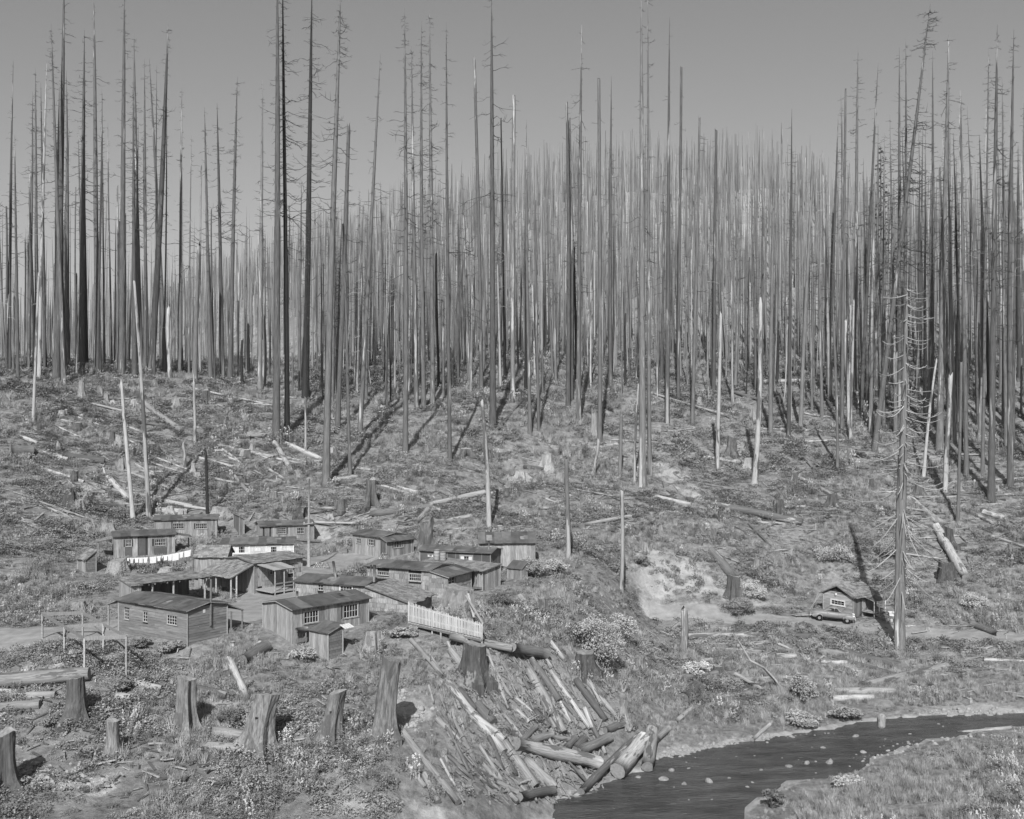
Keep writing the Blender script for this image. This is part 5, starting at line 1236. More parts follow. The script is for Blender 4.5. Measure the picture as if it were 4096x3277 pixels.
for u, vt, vb, w, mt, lab, tl, rt, jg in ST:
    stump(u, vt, vb, w, mt, lab, tilt=tl, roots=rt, jag=jg, group='cut and burnt stumps')
# ---------------------------------------------------------------- dead trees
def tubes_np(mb, pts, rads, n=3):
    mb.tube(pts, rads, n, False)
def snag_mesh(H, r0, rr, broken=False, lean=(0, 0), nb=30, bl=2.2, b0=.4, n=8, droop=.3, twigs=0, flare=.35, curl=.5):
    """trunk and limbs in local coordinates (base at the origin)"""
    tr = MB(); ns = 12 if n >= 8 else 7
    full = H * (1.0 if not broken else rr.uniform(1.25, 1.7) if H > 14 else rr.uniform(2.2, 3.5))
    wx_, wy_ = rr.uniform(-.3, .3), rr.uniform(-.3, .3); ph = rr.uniform(0, 6)
    def axis(z):
        f = z / H
        return Vector((lean[0] * f + wx_ * math.sin(f * 3 + ph), lean[1] * f + wy_ * math.sin(f * 2.3 + ph), z))
    def rad(z):
        f = min(z / full, 1)
        return r0 * (1 - .5 * f - .45 * f ** 5) * (1 + flare * math.exp(-max(z, 0) / (r0 * 1.5)))
    zs = [-.4, .0, r0 * .8] + [r0 * .8 + (H - r0 * .8) * (k / ns) for k in range(1, ns + 1)]
    k0 = 0
    for i, z in enumerate(zs):
        c = axis(z)
        for j in range(n):
            t = 2 * math.pi * j / n; r_ = rad(z) * (1 + rr.uniform(-.05, .05)); zz = z
            if i == len(zs) - 1 and broken: zz += rr.uniform(-1, .6) * r0 * 2.2
            tr.v.append((c.x + r_ * math.cos(t), c.y + r_ * math.sin(t), zz))
    for i in range(len(zs) - 1):
        for j in range(n): a0, a1 = i * n + j, i * n + (j + 1) % n; tr.f.append((a0, a1, a1 + n, a0 + n)); tr.m.append(0)
    e = (len(zs) - 1) * n; tr.f.append(tuple(e + j for j in range(n))); tr.m.append(0)
    br = MB(); gq = (rr.uniform(.25, .6), rr.uniform(0, 6), rr.uniform(0, 6))
    for k in range(nb):
        f = b0 + (1 - b0) * rr.random() ** .8
        if f > .985: f = .98
        z = f * H; c = axis(z); th = rr.uniform(0, 2 * math.pi)
        sh = (1 - (f - b0) / (1 - b0)) * .8 + .2 if not broken else .7
        L = bl * 1.2 * sh * rr.uniform(.25, 1.15)
        if math.sin(z * gq[0] + gq[1]) + .6 * math.sin(z * gq[0] * 2.7 + gq[2]) < -.35 and rr.random() < .85: L *= .22
        elif rr.random() < .3: L *= .35
        elif rr.random() < .14: L *= 1.7
        d = Vector((math.cos(th), math.sin(th), 0)); side = Vector((-d.y, d.x, 0)) * rr.uniform(-.3, .3)
        dr, cu = droop * rr.uniform(-.3, 1.6), curl * rr.uniform(-.4, .7); kk_ = rr.uniform(-.12, .12)
        pts, rads = [], []; rb = min(.065, .024 + .013 * L) * rr.uniform(.8, 1.2)
        for s in range(5):
            u = s / 4
            pts.append(c + d * (L * u) + side * (L * u * u) + Vector((0, 0, L * (-dr * u + cu * u * u * u + kk_ * math.sin(u * 7)))) + side * (L * .25 * math.sin(u * 6 + k)))
            rads.append(rb * (1 - .65 * u))
        br.tube(pts, rads, 3, False)
        for w in range(twigs):
            u = rr.uniform(.3, .95); i0 = min(int(u * 4), 3); p = pts[i0].lerp(pts[i0 + 1], u * 4 - i0); l2 = L * rr.uniform(.2, .55)
            dd = (d + Vector((rr.uniform(-.9, .9), rr.uniform(-.9, .9), rr.uniform(-.5, .7)))).normalized()
            br.tube([p, p + dd * l2 * .5 + Vector((0, 0, -.05 * l2)), p + dd * l2], [rb * .55, rb * .4, rb * .15], 3, False)
    return tr, br
TREES = []
def snag(U, Vb, Ut, Vt, w, kind='d', label=None, nb=30, bl=2.2, b0=.4, broken=False, group=None, n=8, base=None, twigs=1, cat='tree', sep=False, **kw):
    b = base or hit(U, Vb); d = b.y
    H = (Vb - Vt) * d / F; r0 = w * d / F / 2 / 1.05
    rr = random.Random(int(U * 13 + Vb * 7 + Ut))
    lean = ((Ut - U) * d / F, rr.uniform(-.012, .012) * H)
    tr, br = snag_mesh(H, r0, rr, broken, lean, nb, bl, b0, n, twigs=twigs, **kw)
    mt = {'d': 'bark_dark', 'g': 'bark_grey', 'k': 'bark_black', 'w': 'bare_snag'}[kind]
    t = thing('dead_tree', label, cat, b - Vector((0, 0, .05)), group)
    tr.build('trunk', mt, t, True)
    bm_ = 'branch_pale' if kind == 'w' else 'branch'
    if nb and sep:                                            # long limbs that show singly
        per = 15 + 9 * twigs; fp_ = 12 + 6 * twigs
        for i in range(nb):
            v_ = br.v[i * per:(i + 1) * per]; f_ = [tuple(j - i * per for j in q_) for q_ in br.f[i * fp_:(i + 1) * fp_]]
            link('limb', mesh('limb', v_, f_, bm_), t)
    elif nb: tag(br.build('limbs', bm_, t), kind='stuff')
    TREES.append((b.x, b.y))
    return t
HERO = [ # U base, V base, U top, V top, width, kind, label, branches, branch length, first branch, broken
 (224,1522,253,-120,30,'d','giant burnt trunk, thickest of those left of the leaning tree',34,2.4,.55,0),(328,1494,338,120,25,'d','burnt tree with long level dead limbs and pointed top',46,3.6,.45,0),
 (399,1482,370,-40,25,'d','tall burnt trunk tilting slightly to the left',26,2.2,.5,0),(487,1502,499,-60,27,'d','tall straight trunk with short whiskered limbs behind the pale snag',60,2.2,.4,0),
 (565,1487,532,130,26,'d','burnt tree with dense spiky crown',70,2.2,.45,0),(604,1500,672,95,30,'d','burnt tree leaning right with curled crown limbs',56,2.6,.45,0),
 (253,1537,214,100,20,'d','slim burnt tree with fishbone crown at the terrace foot',64,2.2,.5,0),(148,1490,139,270,17,'d','slender burnt tree near the margin with forked tip',40,2.0,.5,0),(118,1480,118,360,15,'d','thin black trunk nearest the margin',36,2.0,.5,0),
 (180,1485,165,330,15,'d','thin tapering trunk between two giants',36,2.0,.5,0),(656,1492,602,235,18,'d','straight trunk right of the dense spiky crown',60,2.0,.4,0),(580,1488,575,230,16,'d','companion trunk with whiskered limbs',50,2.0,.45,0),
 (720,1492,730,345,16,'g','isolated thin tree with tiny twigs against the sky',50,1.2,.5,0),(779,1532,795,975,24,'g','broken trunk with white stripped top',6,.8,.3,1),(844,1508,815,425,18,'d','burnt tree with whiskered crown, first of three against sky',54,2.4,.45,0),
 (890,1515,873,415,19,'d','burnt tree with whiskered crown, second of three against sky',60,2.4,.45,0),(918,1520,951,305,20,'d','burnt tree leaning right with bushy twisted crown',80,2.8,.45,0),(1039,1572,1052,318,20,'g','pale barked tree with sparse horned limbs',44,2.0,.35,0),
 (1110,1762,1104,-160,32,'d','left of the twin giant trunks, bark pocked',46,1.8,.5,0),(1142,1742,1140,-120,22,'k','right of the twin giant trunks, trailing long drooping limbs',120,4.2,.4,0),  # right twin: neighbouring trees' shade is painted as black bark
 (1220,1592,1250,-60,28,'k','dark giant leaning slightly with heavy crooked limbs',60,4.2,.45,0),(1312,1942,1356,-100,31,'d','nearest giant trunk standing in the open clearing',66,3.6,.5,0),(1352,1715,1393,505,22,'d','thick broken trunk beside the nearest giant',36,2.2,.4,1),  # dark giant: black bark stands in for shade cast by the twins
 (1410,1902,1365,900,15,'g','thin peeling trunk close beside the nearest giant',30,1.5,.2,1),(1440,1735,1521,215,20,'d','slanting dark trunk with crossed dead limbs',26,3.2,.3,0),(1621,1812,1618,30,22,'d','straight tall trunk with curved bare limbs near the ridge end',60,3.0,.4,0),
 (1664,1632,1647,180,18,'d','whiskered trunk of the central group, lower crown',70,2.6,.4,0),(1693,1642,1688,80,19,'d','whiskered trunk of the central group, tallest crown',80,2.8,.4,0),(1729,1622,1719,40,20,'d','whiskered trunk of the central group with fishbone top',90,2.6,.4,0),
 (1800,1846,1784,80,17,'d','thin trunk with whip limbs right of the central group',40,2.0,.4,0),(1972,1710,1966,-30,27,'d','lone giant with long sweeping limbs on one crown',30,6.0,.45,0),(1923,1562,1900,232,16,'d','broken trunk with small white tip',10,1.2,.4,1),
 (2020,1502,2004,472,11,'k','black pole beside the lone giant',4,.8,.4,1),(2056,1602,2054,376,20,'g','blunt topped grey trunk with white bark flecks',16,1.6,.4,1),(2115,1736,2112,480,16,'d','slim trunk standing before the shadow stripes',24,1.4,.4,0),(2150,1722,2147,800,13,'g','short slim trunk with white foot',10,1.0,.4,1),
 (2274,1622,2264,415,18,'d','trunk with bright broken tip, taller of a pair',20,1.6,.4,1),(2285,1600,2275,478,18,'d','trunk with bright broken tip, shorter of a pair',12,1.4,.4,1),(2316,1692,2326,100,21,'d','tall trunk with horned crown limbs over the ridge',40,3.0,.4,0),
 (2397,1775,2397,318,18,'g','peeling grey trunk with white foot and blunt top',14,1.0,.4,1),(2443,1562,2446,300,17,'d','slim ridge trunk with forked tip',30,1.8,.4,0),(2570,1945,2566,-60,30,'g','bleached twin snag, thicker stem reaching out of view',40,2.0,.25,0),(2600,1900,2591,-40,17,'g','bleached twin snag, thinner dark stem behind',36,2.0,.35,0),(2543,1940,2550,1540,12,'w','white stripped stub at the twin snag foot',2,.6,.4,1),
 (2667,1692,2677,75,20,'d','tall slender trunk right of the twin snag',24,1.6,.45,0),(2718,1602,2719,272,14,'d','slender trunk with blunt tip right of the twin snag',14,1.6,.4,1),(2773,1702,2793,472,16,'d','trunk with white foot and broken top over the ridge',14,1.4,.4,1),(2850,1572,2872,520,15,'d','dark trunk leaning slightly below the ridge line',16,1.4,.4,1),
 (2870,1880,2881,1248,18,'w','white spotted snag standing in the open brush',3,.7,.4,1),(3016,1933,3042,1195,24,'w','leaning white snag with dark bark strips',5,.8,.4,1),(3089,1737,3086,830,19,'d','dark straight trunk right of the leaning white snag',18,1.4,.4,1),(3155,1742,3169,430,17,'d','trunk with thin forked tip at the notch of the ridge',36,1.8,.35,0),
 (3210,1716,3245,615,17,'g','trunk with white stripped middle at the ridge notch',14,1.2,.4,1),(3370,1732,3379,362,16,'d','blunt trunk left of the fir',20,1.4,.4,1),(3308,1532,3357,440,15,'d','leaning thin trunk at the ridge notch',20,1.4,.4,0),(3426,1560,3433,190,20,'d','tall trunk with angular crown limbs left of the fir',46,3.0,.4,0),
 (3346,1882,3339,1290,14,'d','thin short snag in the upper clearing',6,.8,.3,1),(3440,1650,3520,250,18,'d','dark trunk leaning right across the fir',36,2.2,.4,0),(3495,1800,3717,20,24,'d','strongly leaning pale tree with long drooping limbs',130,5.0,.25,0),
 (3766,1800,3790,125,29,'d','massive trunk right of the strongly leaning tree',70,3.0,.4,0),(3724,1672,3734,200,18,'d','straight trunk behind the massive trunk',36,2.0,.4,0),(3600,1702,3603,185,19,'d','first of the whiskered pair left of the leaning tree crown',56,2.4,.35,0),(3625,1690,3622,150,18,'d','second of the whiskered pair left of the leaning tree crown',56,2.4,.35,0),
 (3860,1902,3852,380,20,'d','knotted trunk in the right-hand stand',40,2.0,.35,0),(3967,2008,3998,90,30,'d','massive rightmost trunk with twisted crown',90,3.2,.35,0),(3932,1902,3946,195,16,'d','dark slim trunk beside the rightmost giant',50,2.2,.4,0),(4040,1950,4052,120,26,'d','trunk at the very margin of the right-hand stand',40,2.4,.4,0),
 (3780,1972,3804,1500,24,'w','white broken snag below the right-hand stand',4,.8,.4,1),(3693,1912,3745,1438,15,'w','thin white leaning snag beside the great branched snag',3,.6,.4,1),(3828,2092,3849,1450,16,'g','crooked thin trunk lowest on the right slope',8,1.0,.4,1),
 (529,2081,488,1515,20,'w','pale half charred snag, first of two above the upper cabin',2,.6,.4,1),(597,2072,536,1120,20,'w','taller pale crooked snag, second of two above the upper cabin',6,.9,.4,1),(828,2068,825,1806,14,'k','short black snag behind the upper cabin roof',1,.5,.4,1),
 (130,1692,156,1095,14,'w','thin pale snag near the margin of the clearing',4,.8,.5,1),(773,1777,782,1522,13,'w','short pale snag in the mid clearing',2,.5,.4,1),(1955,2120,1927,1585,22,'w','spotted snag rising behind the barn',3,.6,.4,1),(2270,2234,2270,1833,20,'g','peeling dark snag in the brush right of the barn',2,.5,.4,1),(2485,2358,2487,1957,17,'w','thin peeling snag before the clay scar',4,.7,.3,1),
 (2480,1902,2484,1650,16,'g','grey pole snag between the twin snag and wedge stump',2,.5,.4,1),(740,1872,726,1758,14,'w','small leaning pale stub in the clearing',1,.4,.4,1),(2721,2610,2742,2425,34,'g','tilted broken post-like snag beside the level log',2,.5,.4,1),(1222,1800,1223,1588,10,'w','small pale stub before the dark giant',1,.4,.4,1),(2381,1912,2388,1760,15,'w','white lower snag beside the sloping pale log',1,.4,.4,1),(3405,1760,3411,1200,13,'w','pale pole before the leaning tree',3,.5,.4,1),(3160,1700,3165,1120,14,'w','white pole in the right stand',3,.6,.4,1)]
for u, vb, ut, vt, w, k, lab, nb, bl, b0, bk in HERO:
    snag(u, vb, ut, vt, w, k, lab, int(nb * 2.4), bl, b0, bool(bk), twigs=3 if nb > 30 else 2, sep=bl >= 3 and nb <= 60)
# great branched snag in the near flat
b = hit(3600, 2602); d = b.y; H = (2602 - 1120) * d / F; r0 = .56
rr = random.Random(58); t = thing('dead_tree', 'great branched snag standing alone beside the road', 'tree', b)
tr, br = snag_mesh(H, r0, rr, False, (29 * d / F, 0), 0, 4, .1, 14, flare=.25)
tr.build('trunk', 'bark_mid', t, True)
m = MB(); m.tube([(-.42, -.3, -.2), (-.40, -.25, 3), (-.36, -.2, 8), (-.3, -.15, 14), (-.2, -.1, 20)], [.3, .27, .22, .17, .05], 9, True, 0, .05, rr); m.build('side_stem', 'bark_dark', t, True)
def axis(f): return Vector((29 * d / F * f, 0, H * f))
for k in range(140):
    f = rr.uniform(.14, .98); s = 1 - abs(f - .45) * 1.1; L = 6.0 * max(s, .3) * rr.uniform(.4, 1.1); th = rr.uniform(0, 2 * math.pi)
    dd = Vector((math.cos(th), math.sin(th) * .8, 0)); c = axis(f); pts, rads = [], []
    low = f < .4; dv = rr.uniform(.4, 1.25)
    for s_ in range(8):
        u = s_ / 7; drp = (-.95 * u + (.25 * u ** 3)) * dv if low else (-.75 * u + .62 * u ** 2.4) * dv
        pts.append(c + dd * (L * (u - .12 * u * u)) + Vector((0, 0, L * drp * (.9 if low else .8)))); rads.append(.06 * (1 - .6 * u))
    m = MB(); m.tube(pts, rads, 4, False)
    for _ in range(3):
        i0 = rr.randrange(2, 7); l2 = L * rr.uniform(.08, .22); e = (dd + Vector((rr.uniform(-1, 1), rr.uniform(-1, 1), rr.uniform(-.8, .3)))).normalized(); m.tube([pts[i0], pts[i0] + e * l2], [.018, .006], 3, False)
    m.build('limb', 'branch_pale', t)
TREES.append((b.x, b.y))

# mid stand: single trees on the terrace and the lower hillside
def tree_limit(U):
    return float(np.interp(U, [-200, 0, 700, 1000, 1200, 1500, 2000, 2400, 2700, 3200, 3400, 3700, 4100, 4400], [1530, 1522, 1512, 1540, 1610, 1650, 1560, 1590, 1600, 1640, 1720, 1780, 1850, 1850]))
cand = []
rr = random.Random(99)
tries = 0
while len(cand) < 900 and tries < 60000:
    tries += 1
    y = 150 + 170 * rr.random(); x = rr.uniform(-.53, .53) * y
    z = gz(x, y); U, V = pix((x, y, z))
    if not (-60 < U < 4160) or V > tree_limit(U) or V < 1330: continue
    if any((x - a) ** 2 + (y - b_) ** 2 < 2.6 ** 2 for a, b_ in TREES): continue
    dens = (1.0 if U < 1000 else .5 if U < 1700 else .3 if U < 3200 else .42) * (1 if y < 215 else .1 if U < 1250 else .9)
    if rr.random() > dens: continue
    if sum(1 for c in cand if (c[0] - x) ** 2 + (c[1] - y) ** 2 < 3.0 ** 2): continue
    cand.append((x, y, z, U, V))
cand.sort(key=lambda c: c[1])
ZONE = [(1000, 'slender burnt trunk in the crowded left-hand terrace stand', 'left-hand terrace trunks'), (1900, 'slender burnt trunk in the stand behind the giants', 'mid stand trunks'), (3000, 'slender burnt trunk on the lower central hillside', 'central hillside trunks'), (9999, 'slender burnt trunk in the crowded right-hand stand', 'right-hand stand trunks')]
NEAR_N = 300 - len(HERO) - 1
near, mid_far = cand[:NEAR_N], cand[NEAR_N:]
for x, y, z, U, V in near:
    zl = next(q_ for q_ in ZONE if U < q_[0])
    brk = rr.random() < .45
    hh = rr.uniform(38, 58) if not brk else rr.uniform(8, 44)
    if 1000 < U < 3300: hh *= .68
    w = rr.uniform(.35, .95) if not brk else rr.uniform(.3, .85)
    if 1000 < U < 3300: w *= .72
    if y > 215: w *= .75
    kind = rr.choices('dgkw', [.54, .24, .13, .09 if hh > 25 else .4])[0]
    hn_ = min(HERO, key=lambda h: abs(h[0] - U) + .6 * abs(h[1] - V))
    lk = {'d': 'burnt', 'g': 'peeling grey', 'k': 'charred black', 'w': 'bleached'}[kind]
    gw = 'thin' if w < .5 else 'slender' if w < .75 else 'stout'
    lab = f"{gw} {lk} {'broken ' if brk else ''}trunk {'right' if U > hn_[0] else 'left'} of the {' '.join(hn_[6].split(',')[0].split()[:7])}"
    zl = (0, ' '.join(lab.split()[:16]), zl[2])
    snag(U, V, U + rr.gauss(0, .016) * hh * F / y, V - hh * F / y, w * F / y, kind, zl[1], int(rr.uniform(60, 120)) if not brk else rr.randrange(3, 14), rr.uniform(1.4, 2.6), rr.uniform(.35, .5), brk, zl[2], n=6, base=Vector((x, y, z)), twigs=1)

# far forest: one mass
def far_templates(rr, k, nbr):
    out = []
    for _ in range(k):
        brk = rr.random() < .42
        tr, br = snag_mesh(1.0 * 40, .42, rr, brk, (rr.gauss(0, 1.3), rr.gauss(0, 1.0)), nbr if not brk else nbr // 3, 2.0, .3, 4, twigs=0, flare=.1)
        # coarse spikes for limbs
        v = [Vector(p) for p in tr.v]; f = list(tr.f)
        for _b in range(nbr if not brk else nbr // 3):
            fz = rr.uniform(.25, .97); th = rr.uniform(0, 6.28); L = rr.uniform(.8, 3.0) * (1.15 - fz)
            c = Vector((0, 0, fz * 40)); dd = Vector((math.cos(th), math.sin(th), rr.uniform(-.4, .3))) * L; k0 = len(v)
            v += [c + Vector((0, 0, .06)), c + Vector((-.05 * dd.y / L, .05 * dd.x / L, -.04)), c + Vector((.05 * dd.y / L, -.05 * dd.x / L, -.04)), c + dd]
            f += [(k0, k0 + 1, k0 + 3), (k0 + 1, k0 + 2, k0 + 3), (k0 + 2, k0, k0 + 3)]
        fv = []
        for q_ in f:
            for i in range(1, len(q_) - 1): fv.append((q_[0], q_[i], q_[i + 1]))
        out.append((np.array([tuple(p) for p in v]), np.array(fv)))
    return out
def forest(name, label, pts, temps, mat, hs, ws, seed):
    g = np.random.default_rng(seed); V_all, F_all, off_ = [], [], 0
    for (x, y) in pts:
        tv, tf = temps[g.integers(len(temps))]; th = g.uniform(0, 6.28); s = g.uniform(*hs) / 40; w = g.uniform(*ws)
        c, s_ = math.cos(th), math.sin(th); q_ = np.empty_like(tv)
        q_[:, 0] = (tv[:, 0] * c - tv[:, 1] * s_) * w + x; q_[:, 1] = (tv[:, 0] * s_ + tv[:, 1] * c) * w + y; q_[:, 2] = tv[:, 2] * s + gz(x, y)
        V_all.append(q_); F_all.append(tf + off_); off_ += len(tv)
    v = np.concatenate(V_all); f = np.concatenate(F_all)
    me = bpy.data.meshes.new(name); me.vertices.add(len(v)); me.vertices.foreach_set('co', v.astype(np.float32).ravel())
    me.loops.add(f.size); me.loops.foreach_set('vertex_index', f.astype(np.int32).ravel()); me.polygons.add(len(f)); me.polygons.foreach_set('loop_start', (np.arange(len(f)) * 3).astype(np.int32))
    me.materials.append(MATS[mat]); me.update(calc_edges=True)
    return tag(link(name, me), label, 'forest', None, 'stuff')
def far_points(n, y0, y1, seed, ok=lambda U, V: True):
    g = np.random.default_rng(seed); out = []
    while len(out) < n:
        y = math.sqrt(g.uniform(y0 ** 2, y1 ** 2)); x = g.uniform(-.56, .56) * y
        U, V = pix((x, y, gz(x, y)))
        if ok(U, V): out.append((x, y))
    return out
tmp = far_templates(random.Random(5), 10, 26); tmp2 = far_templates(random.Random(6), 8, 14)
M('far_bark', 0.12, 0.55, .35, (1, 1, .25), bump=0, rand=0)
M('far_bare', 0.34, 0.3, .35, (1, 1, .25), bump=0, rand=0)
def rough_gap(U, V): return not (1000 < V < 1120 and 2850 < U < 3120 and NR.random() < .6)
M('far_grey', 0.19, 0.45, .35, (1, 1, .25), bump=0, rand=0)
mp_ = [(c[0], c[1]) for c in mid_far]
fa = far_points(2700, 225, 400, 3, lambda U, V: rough_gap(U, V) and V < tree_limit(U) and (U > 1250 or NR.random() < .12))
fb = far_points(5600, 400, 800, 4)
forest('burnt_forest', 'dark burnt trunks thronging the middle hillside', mp_[::2] + fa[::2], tmp, 'far_bark', (12, 36), (.22, .6), 1)
forest('burnt_forest', 'grey weathered trunks thronging the middle hillside', mp_[1::2] + fa[1::2], tmp, 'far_grey', (10, 34), (.2, .55), 2)
forest('burnt_forest', 'dark burnt trunks along the distant ridge against the sky', fb[::2], tmp2, 'far_bark', (18, 40), (.3, .8), 3)
forest('burnt_forest', 'grey weathered trunks along the distant ridge', fb[1::2], tmp2, 'far_grey', (14, 36), (.28, .75), 4)
forest('bleached_forest', 'bleached trunks scattered through the burnt hillside', far_points(900, 215, 700, 8, lambda U, V: V < tree_limit(U)), tmp2, 'far_bare', (4, 26), (.2, .55), 5)

# live firs among the dead trunks
for U, Vt, Vb, wd_, lab in ((3523, 585, 1500, 4.6, 'ragged green fir behind the strongly leaning tree'), ):
    b = hit(U, Vb); d = b.y; H = (Vb - Vt) * d / F; rr = random.Random(U); t = thing('fir_tree', lab, 'tree', b)
    m = MB(); m.tube([(0, 0, -.3), (0, 0, H * .5), (0, 0, H)], [.45, .25, .03], 7); m.build('trunk', 'bark_dark', t, True)
    v, f = [], []
    for k in range(130):
        fz = rr.uniform(.35, 1.0); L = wd_ * 1.6 * (1.03 - fz) ** .7 * rr.uniform(.3, 1.1); th = rr.uniform(0, 6.28); dd = Vector((math.cos(th), math.sin(th), -.35))
        for s in range(9):
            u = rr.uniform(.25, 1); c = Vector((0, 0, fz * H)) + dd * L * u; q_ = [Vector((rr.uniform(-.4, .4), rr.uniform(-.4, .4), rr.uniform(-.3, .15))) for _ in range(3)]
            k0 = len(v); v += [c + a for a in q_]; f.append((k0, k0 + 1, k0 + 2))
    link('crown', mesh('crown', v, f, 'needle'), t)
# ---------------------------------------------------------------- rocks in the stream
def rock_mesh(rr, n=10, m_=7):
    v, f = [], []
    ax_ = [rr.uniform(.75, 1.25) for _ in range(3)]; cuts = [(Vector((rr.uniform(-1, 1), rr.uniform(-1, 1), rr.uniform(-.2, 1))).normalized(), rr.uniform(.62, .9)) for _ in range(6)]
    for j in range(m_ + 1):
        for i in range(n):
            th, ph = 2 * math.pi * i / n, math.pi * j / m_
            p = Vector((math.sin(ph) * math.cos(th), math.sin(ph) * math.sin(th), math.cos(ph)))
            for c, o_ in cuts:
                s = p.dot(c)
                if s > o_: p = p - c * (s - o_)
            p *= 1 + .12 * mnoise.noise(p * 2.3 + Vector((ax_[0] * 9, 0, 0)))
            v.append((p.x * ax_[0], p.y * ax_[1], p.z * ax_[2] * .72))
    for j in range(m_):
        for i in range(n): a, b = j * n + i, j * n + (i + 1) % n; f.append((a, b, b + n, a + n))
    return v, f
RK = []
for k in range(7):
    v, f = rock_mesh(random.Random(40 + k)); RK.append(mesh('rock', v, f, 'rock', False))
def rock(U, V, w, label, group, z=None, sink=.35):
    p = hit(U, V, WG); s = w * p.y / F / 2
    o_ = link('rock', RK[R.randrange(len(RK))]); o_.location = p + Vector((0, 0, s * R.uniform(-.35, .1))); o_.scale = (s, s * R.uniform(.7, 1.1), s * R.uniform(.7, 1.1)); o_.rotation_euler = (R.uniform(-.3, .3), R.uniform(-.3, .3), R.uniform(0, 6))
    tag(o_, label, 'rock', group)
def WG(x, y): return np.maximum(G(x, y), np.where(poly_sd(np.asarray(x, float), np.asarray(y, float), WPOLY) < 1.6, zw(np.asarray(x, float), np.asarray(y, float)), -99))
for x, y, w, lab in ((345,775,50,'rounded grey rock in the rapids below the jam'),(455,850,55,'largest pale wedge rock in the lower rapids'),(215,835,80,'broad flat rock awash near the jam'),(735,785,34,'sharp pale rock at the weedy near shore'),(660,875,32,'upright pale rock close to the near shore'),(1245,600,50,'flat white rock alone in mid stream'),(885,765,46,'pale rock leading the line of stepping stones'),(1105,745,55,'low pale slab rock in the stepping stones'),(1290,690,48,'grey rock against the curved driftwood'),(1070,663,34,'small flat rock in still water'),(1380,430,150,'big pale boulder on the far shore behind the log stub'),(980,750,40,'second pale rock of the stepping stones'),(820,600,0,''),(255,785,40,'dark wet rock in the rapids'),(75,822,50,'low rock touching the water beside the jam'),(320,860,50,'submerged rock with foam'),(565,825,34,'small pale rock in mid rapids')):
    if w: rock(*q6(x, y), w / 1.351, lab, 'rocks in the stream')
rr = random.Random(77)
SH = ((380,720),(410,715),(505,722),(600,712),(700,706),(850,720),(940,730),(1030,740),(1010,662),(1025,597),(1080,585),(1100,585),(880,610),(800,605),(770,615),(330,742),(1440,630),(1470,645),(1400,655),(1380,660),(1500,640),(1530,632),(1560,628),(1250,700),(1235,720),(1320,705),(1215,765),(1030,800),(1020,830),(690,850),(640,845),(1695,535),(1750,530),(1720,548),(1540,590),(1405,615),(1130,590),(920,600),(950,595),(980,590),(1450,655),(1600,620),(345,945),(380,950),(470,945),(265,875))
for x, y in SH:
    rock(*q6(x, y), rr.uniform(7, 17), 'small pale stone breaking the shallow stream surface', 'small stones in the stream')

# loose stones on the eroded banks and the shore
def stones(name, label, spots, n, lo, hi, mat='rock', seed=1):
    g = random.Random(seed); V_, F_ = [], []
    base = [rock_mesh(random.Random(60 + k), 6, 4) for k in range(4)]
    for _ in range(n):
        U, V, su, sv = g.choice(spots); p = hit(g.gauss(U, su), g.gauss(V, sv)); s = lo * (hi / lo) ** (g.random() ** 2.2); v, f = base[g.randrange(4)]; k0 = len(V_); th = g.uniform(0, 6); c, s_ = math.cos(th), math.sin(th)
        V_ += [(p.x + s * (a * c - b * s_), p.y + s * (a * s_ + b * c), p.z + s * (e + .15)) for a, b, e in v]; F_ += [tuple(i + k0 for i in q_) for q_ in f]
    tag(link(name, mesh(name, V_, F_, mat)), label, 'stones', None, 'stuff')
stones('loose_stones', 'pale loose stones spilling down the bare banks', [(240, 3130, 60, 22), (330, 3120, 70, 30), (180, 3080, 50, 20), (1640, 2840, 35, 50), (1600, 2790, 30, 30), (1680, 2880, 30, 30), (1420, 2960, 40, 20), (120, 2480, 30, 10), (2640, 2330, 60, 40), (1500, 2210, 60, 12)], 430, .06, .28, 'rock_pale')
stones('shore_gravel', 'pale gravel along the stream edge', [(2720, 3020, 60, 10), (2900, 2985, 60, 8), (3100, 2955, 70, 8), (3620, 2975, 60, 8), (3500, 3010, 50, 8), (3400, 3045, 50, 10), (3750, 2945, 70, 8), (3950, 2850, 80, 10), (3200, 3075, 60, 10), (3050, 3110, 40, 10), (3850, 2848, 80, 8)], 1300, .04, .26, 'rock', seed=2)

# ---------------------------------------------------------------- splintered wood on the ground
def debris(name, label, zones, n, seed, mat):
    g = random.Random(seed); mb = MB()
    for _ in range(n):
        U0, V0, U1, V1, l0, l1, th0, sp = zones[g.randrange(len(zones))]
        p = hit(g.uniform(U0, U1), g.uniform(V0, V1)); L = g.uniform(l0, l1); th = math.radians(g.gauss(th0, sp)); e = Vector((math.cos(th), math.sin(th), 0)) * L / 2
        a, b = p - e, p + e; a.z, b.z = gz(a.x, a.y) + g.uniform(.0, .25), gz(b.x, b.y) + g.uniform(.0, .25)
        r_ = g.uniform(.03, .085) * (.6 + L * .3); mb.bar(a, b, r_ * g.uniform(1, 2.6), r_)
    tag(mb.build(name, mat), label, 'debris', None, 'stuff')
debris('wood_debris', 'splintered wood scattered down the log chute', [(1800, 2640, 2250, 3200, .4, 1.8, -55, 25), (1950, 2420, 2450, 2900, .4, 1.6, -60, 30), (1950, 2900, 2420, 3200, .4, 1.6, -30, 60), (1830, 2600, 2000, 2760, .5, 2.0, -60, 20)], 1100, 1, 'log_pale')
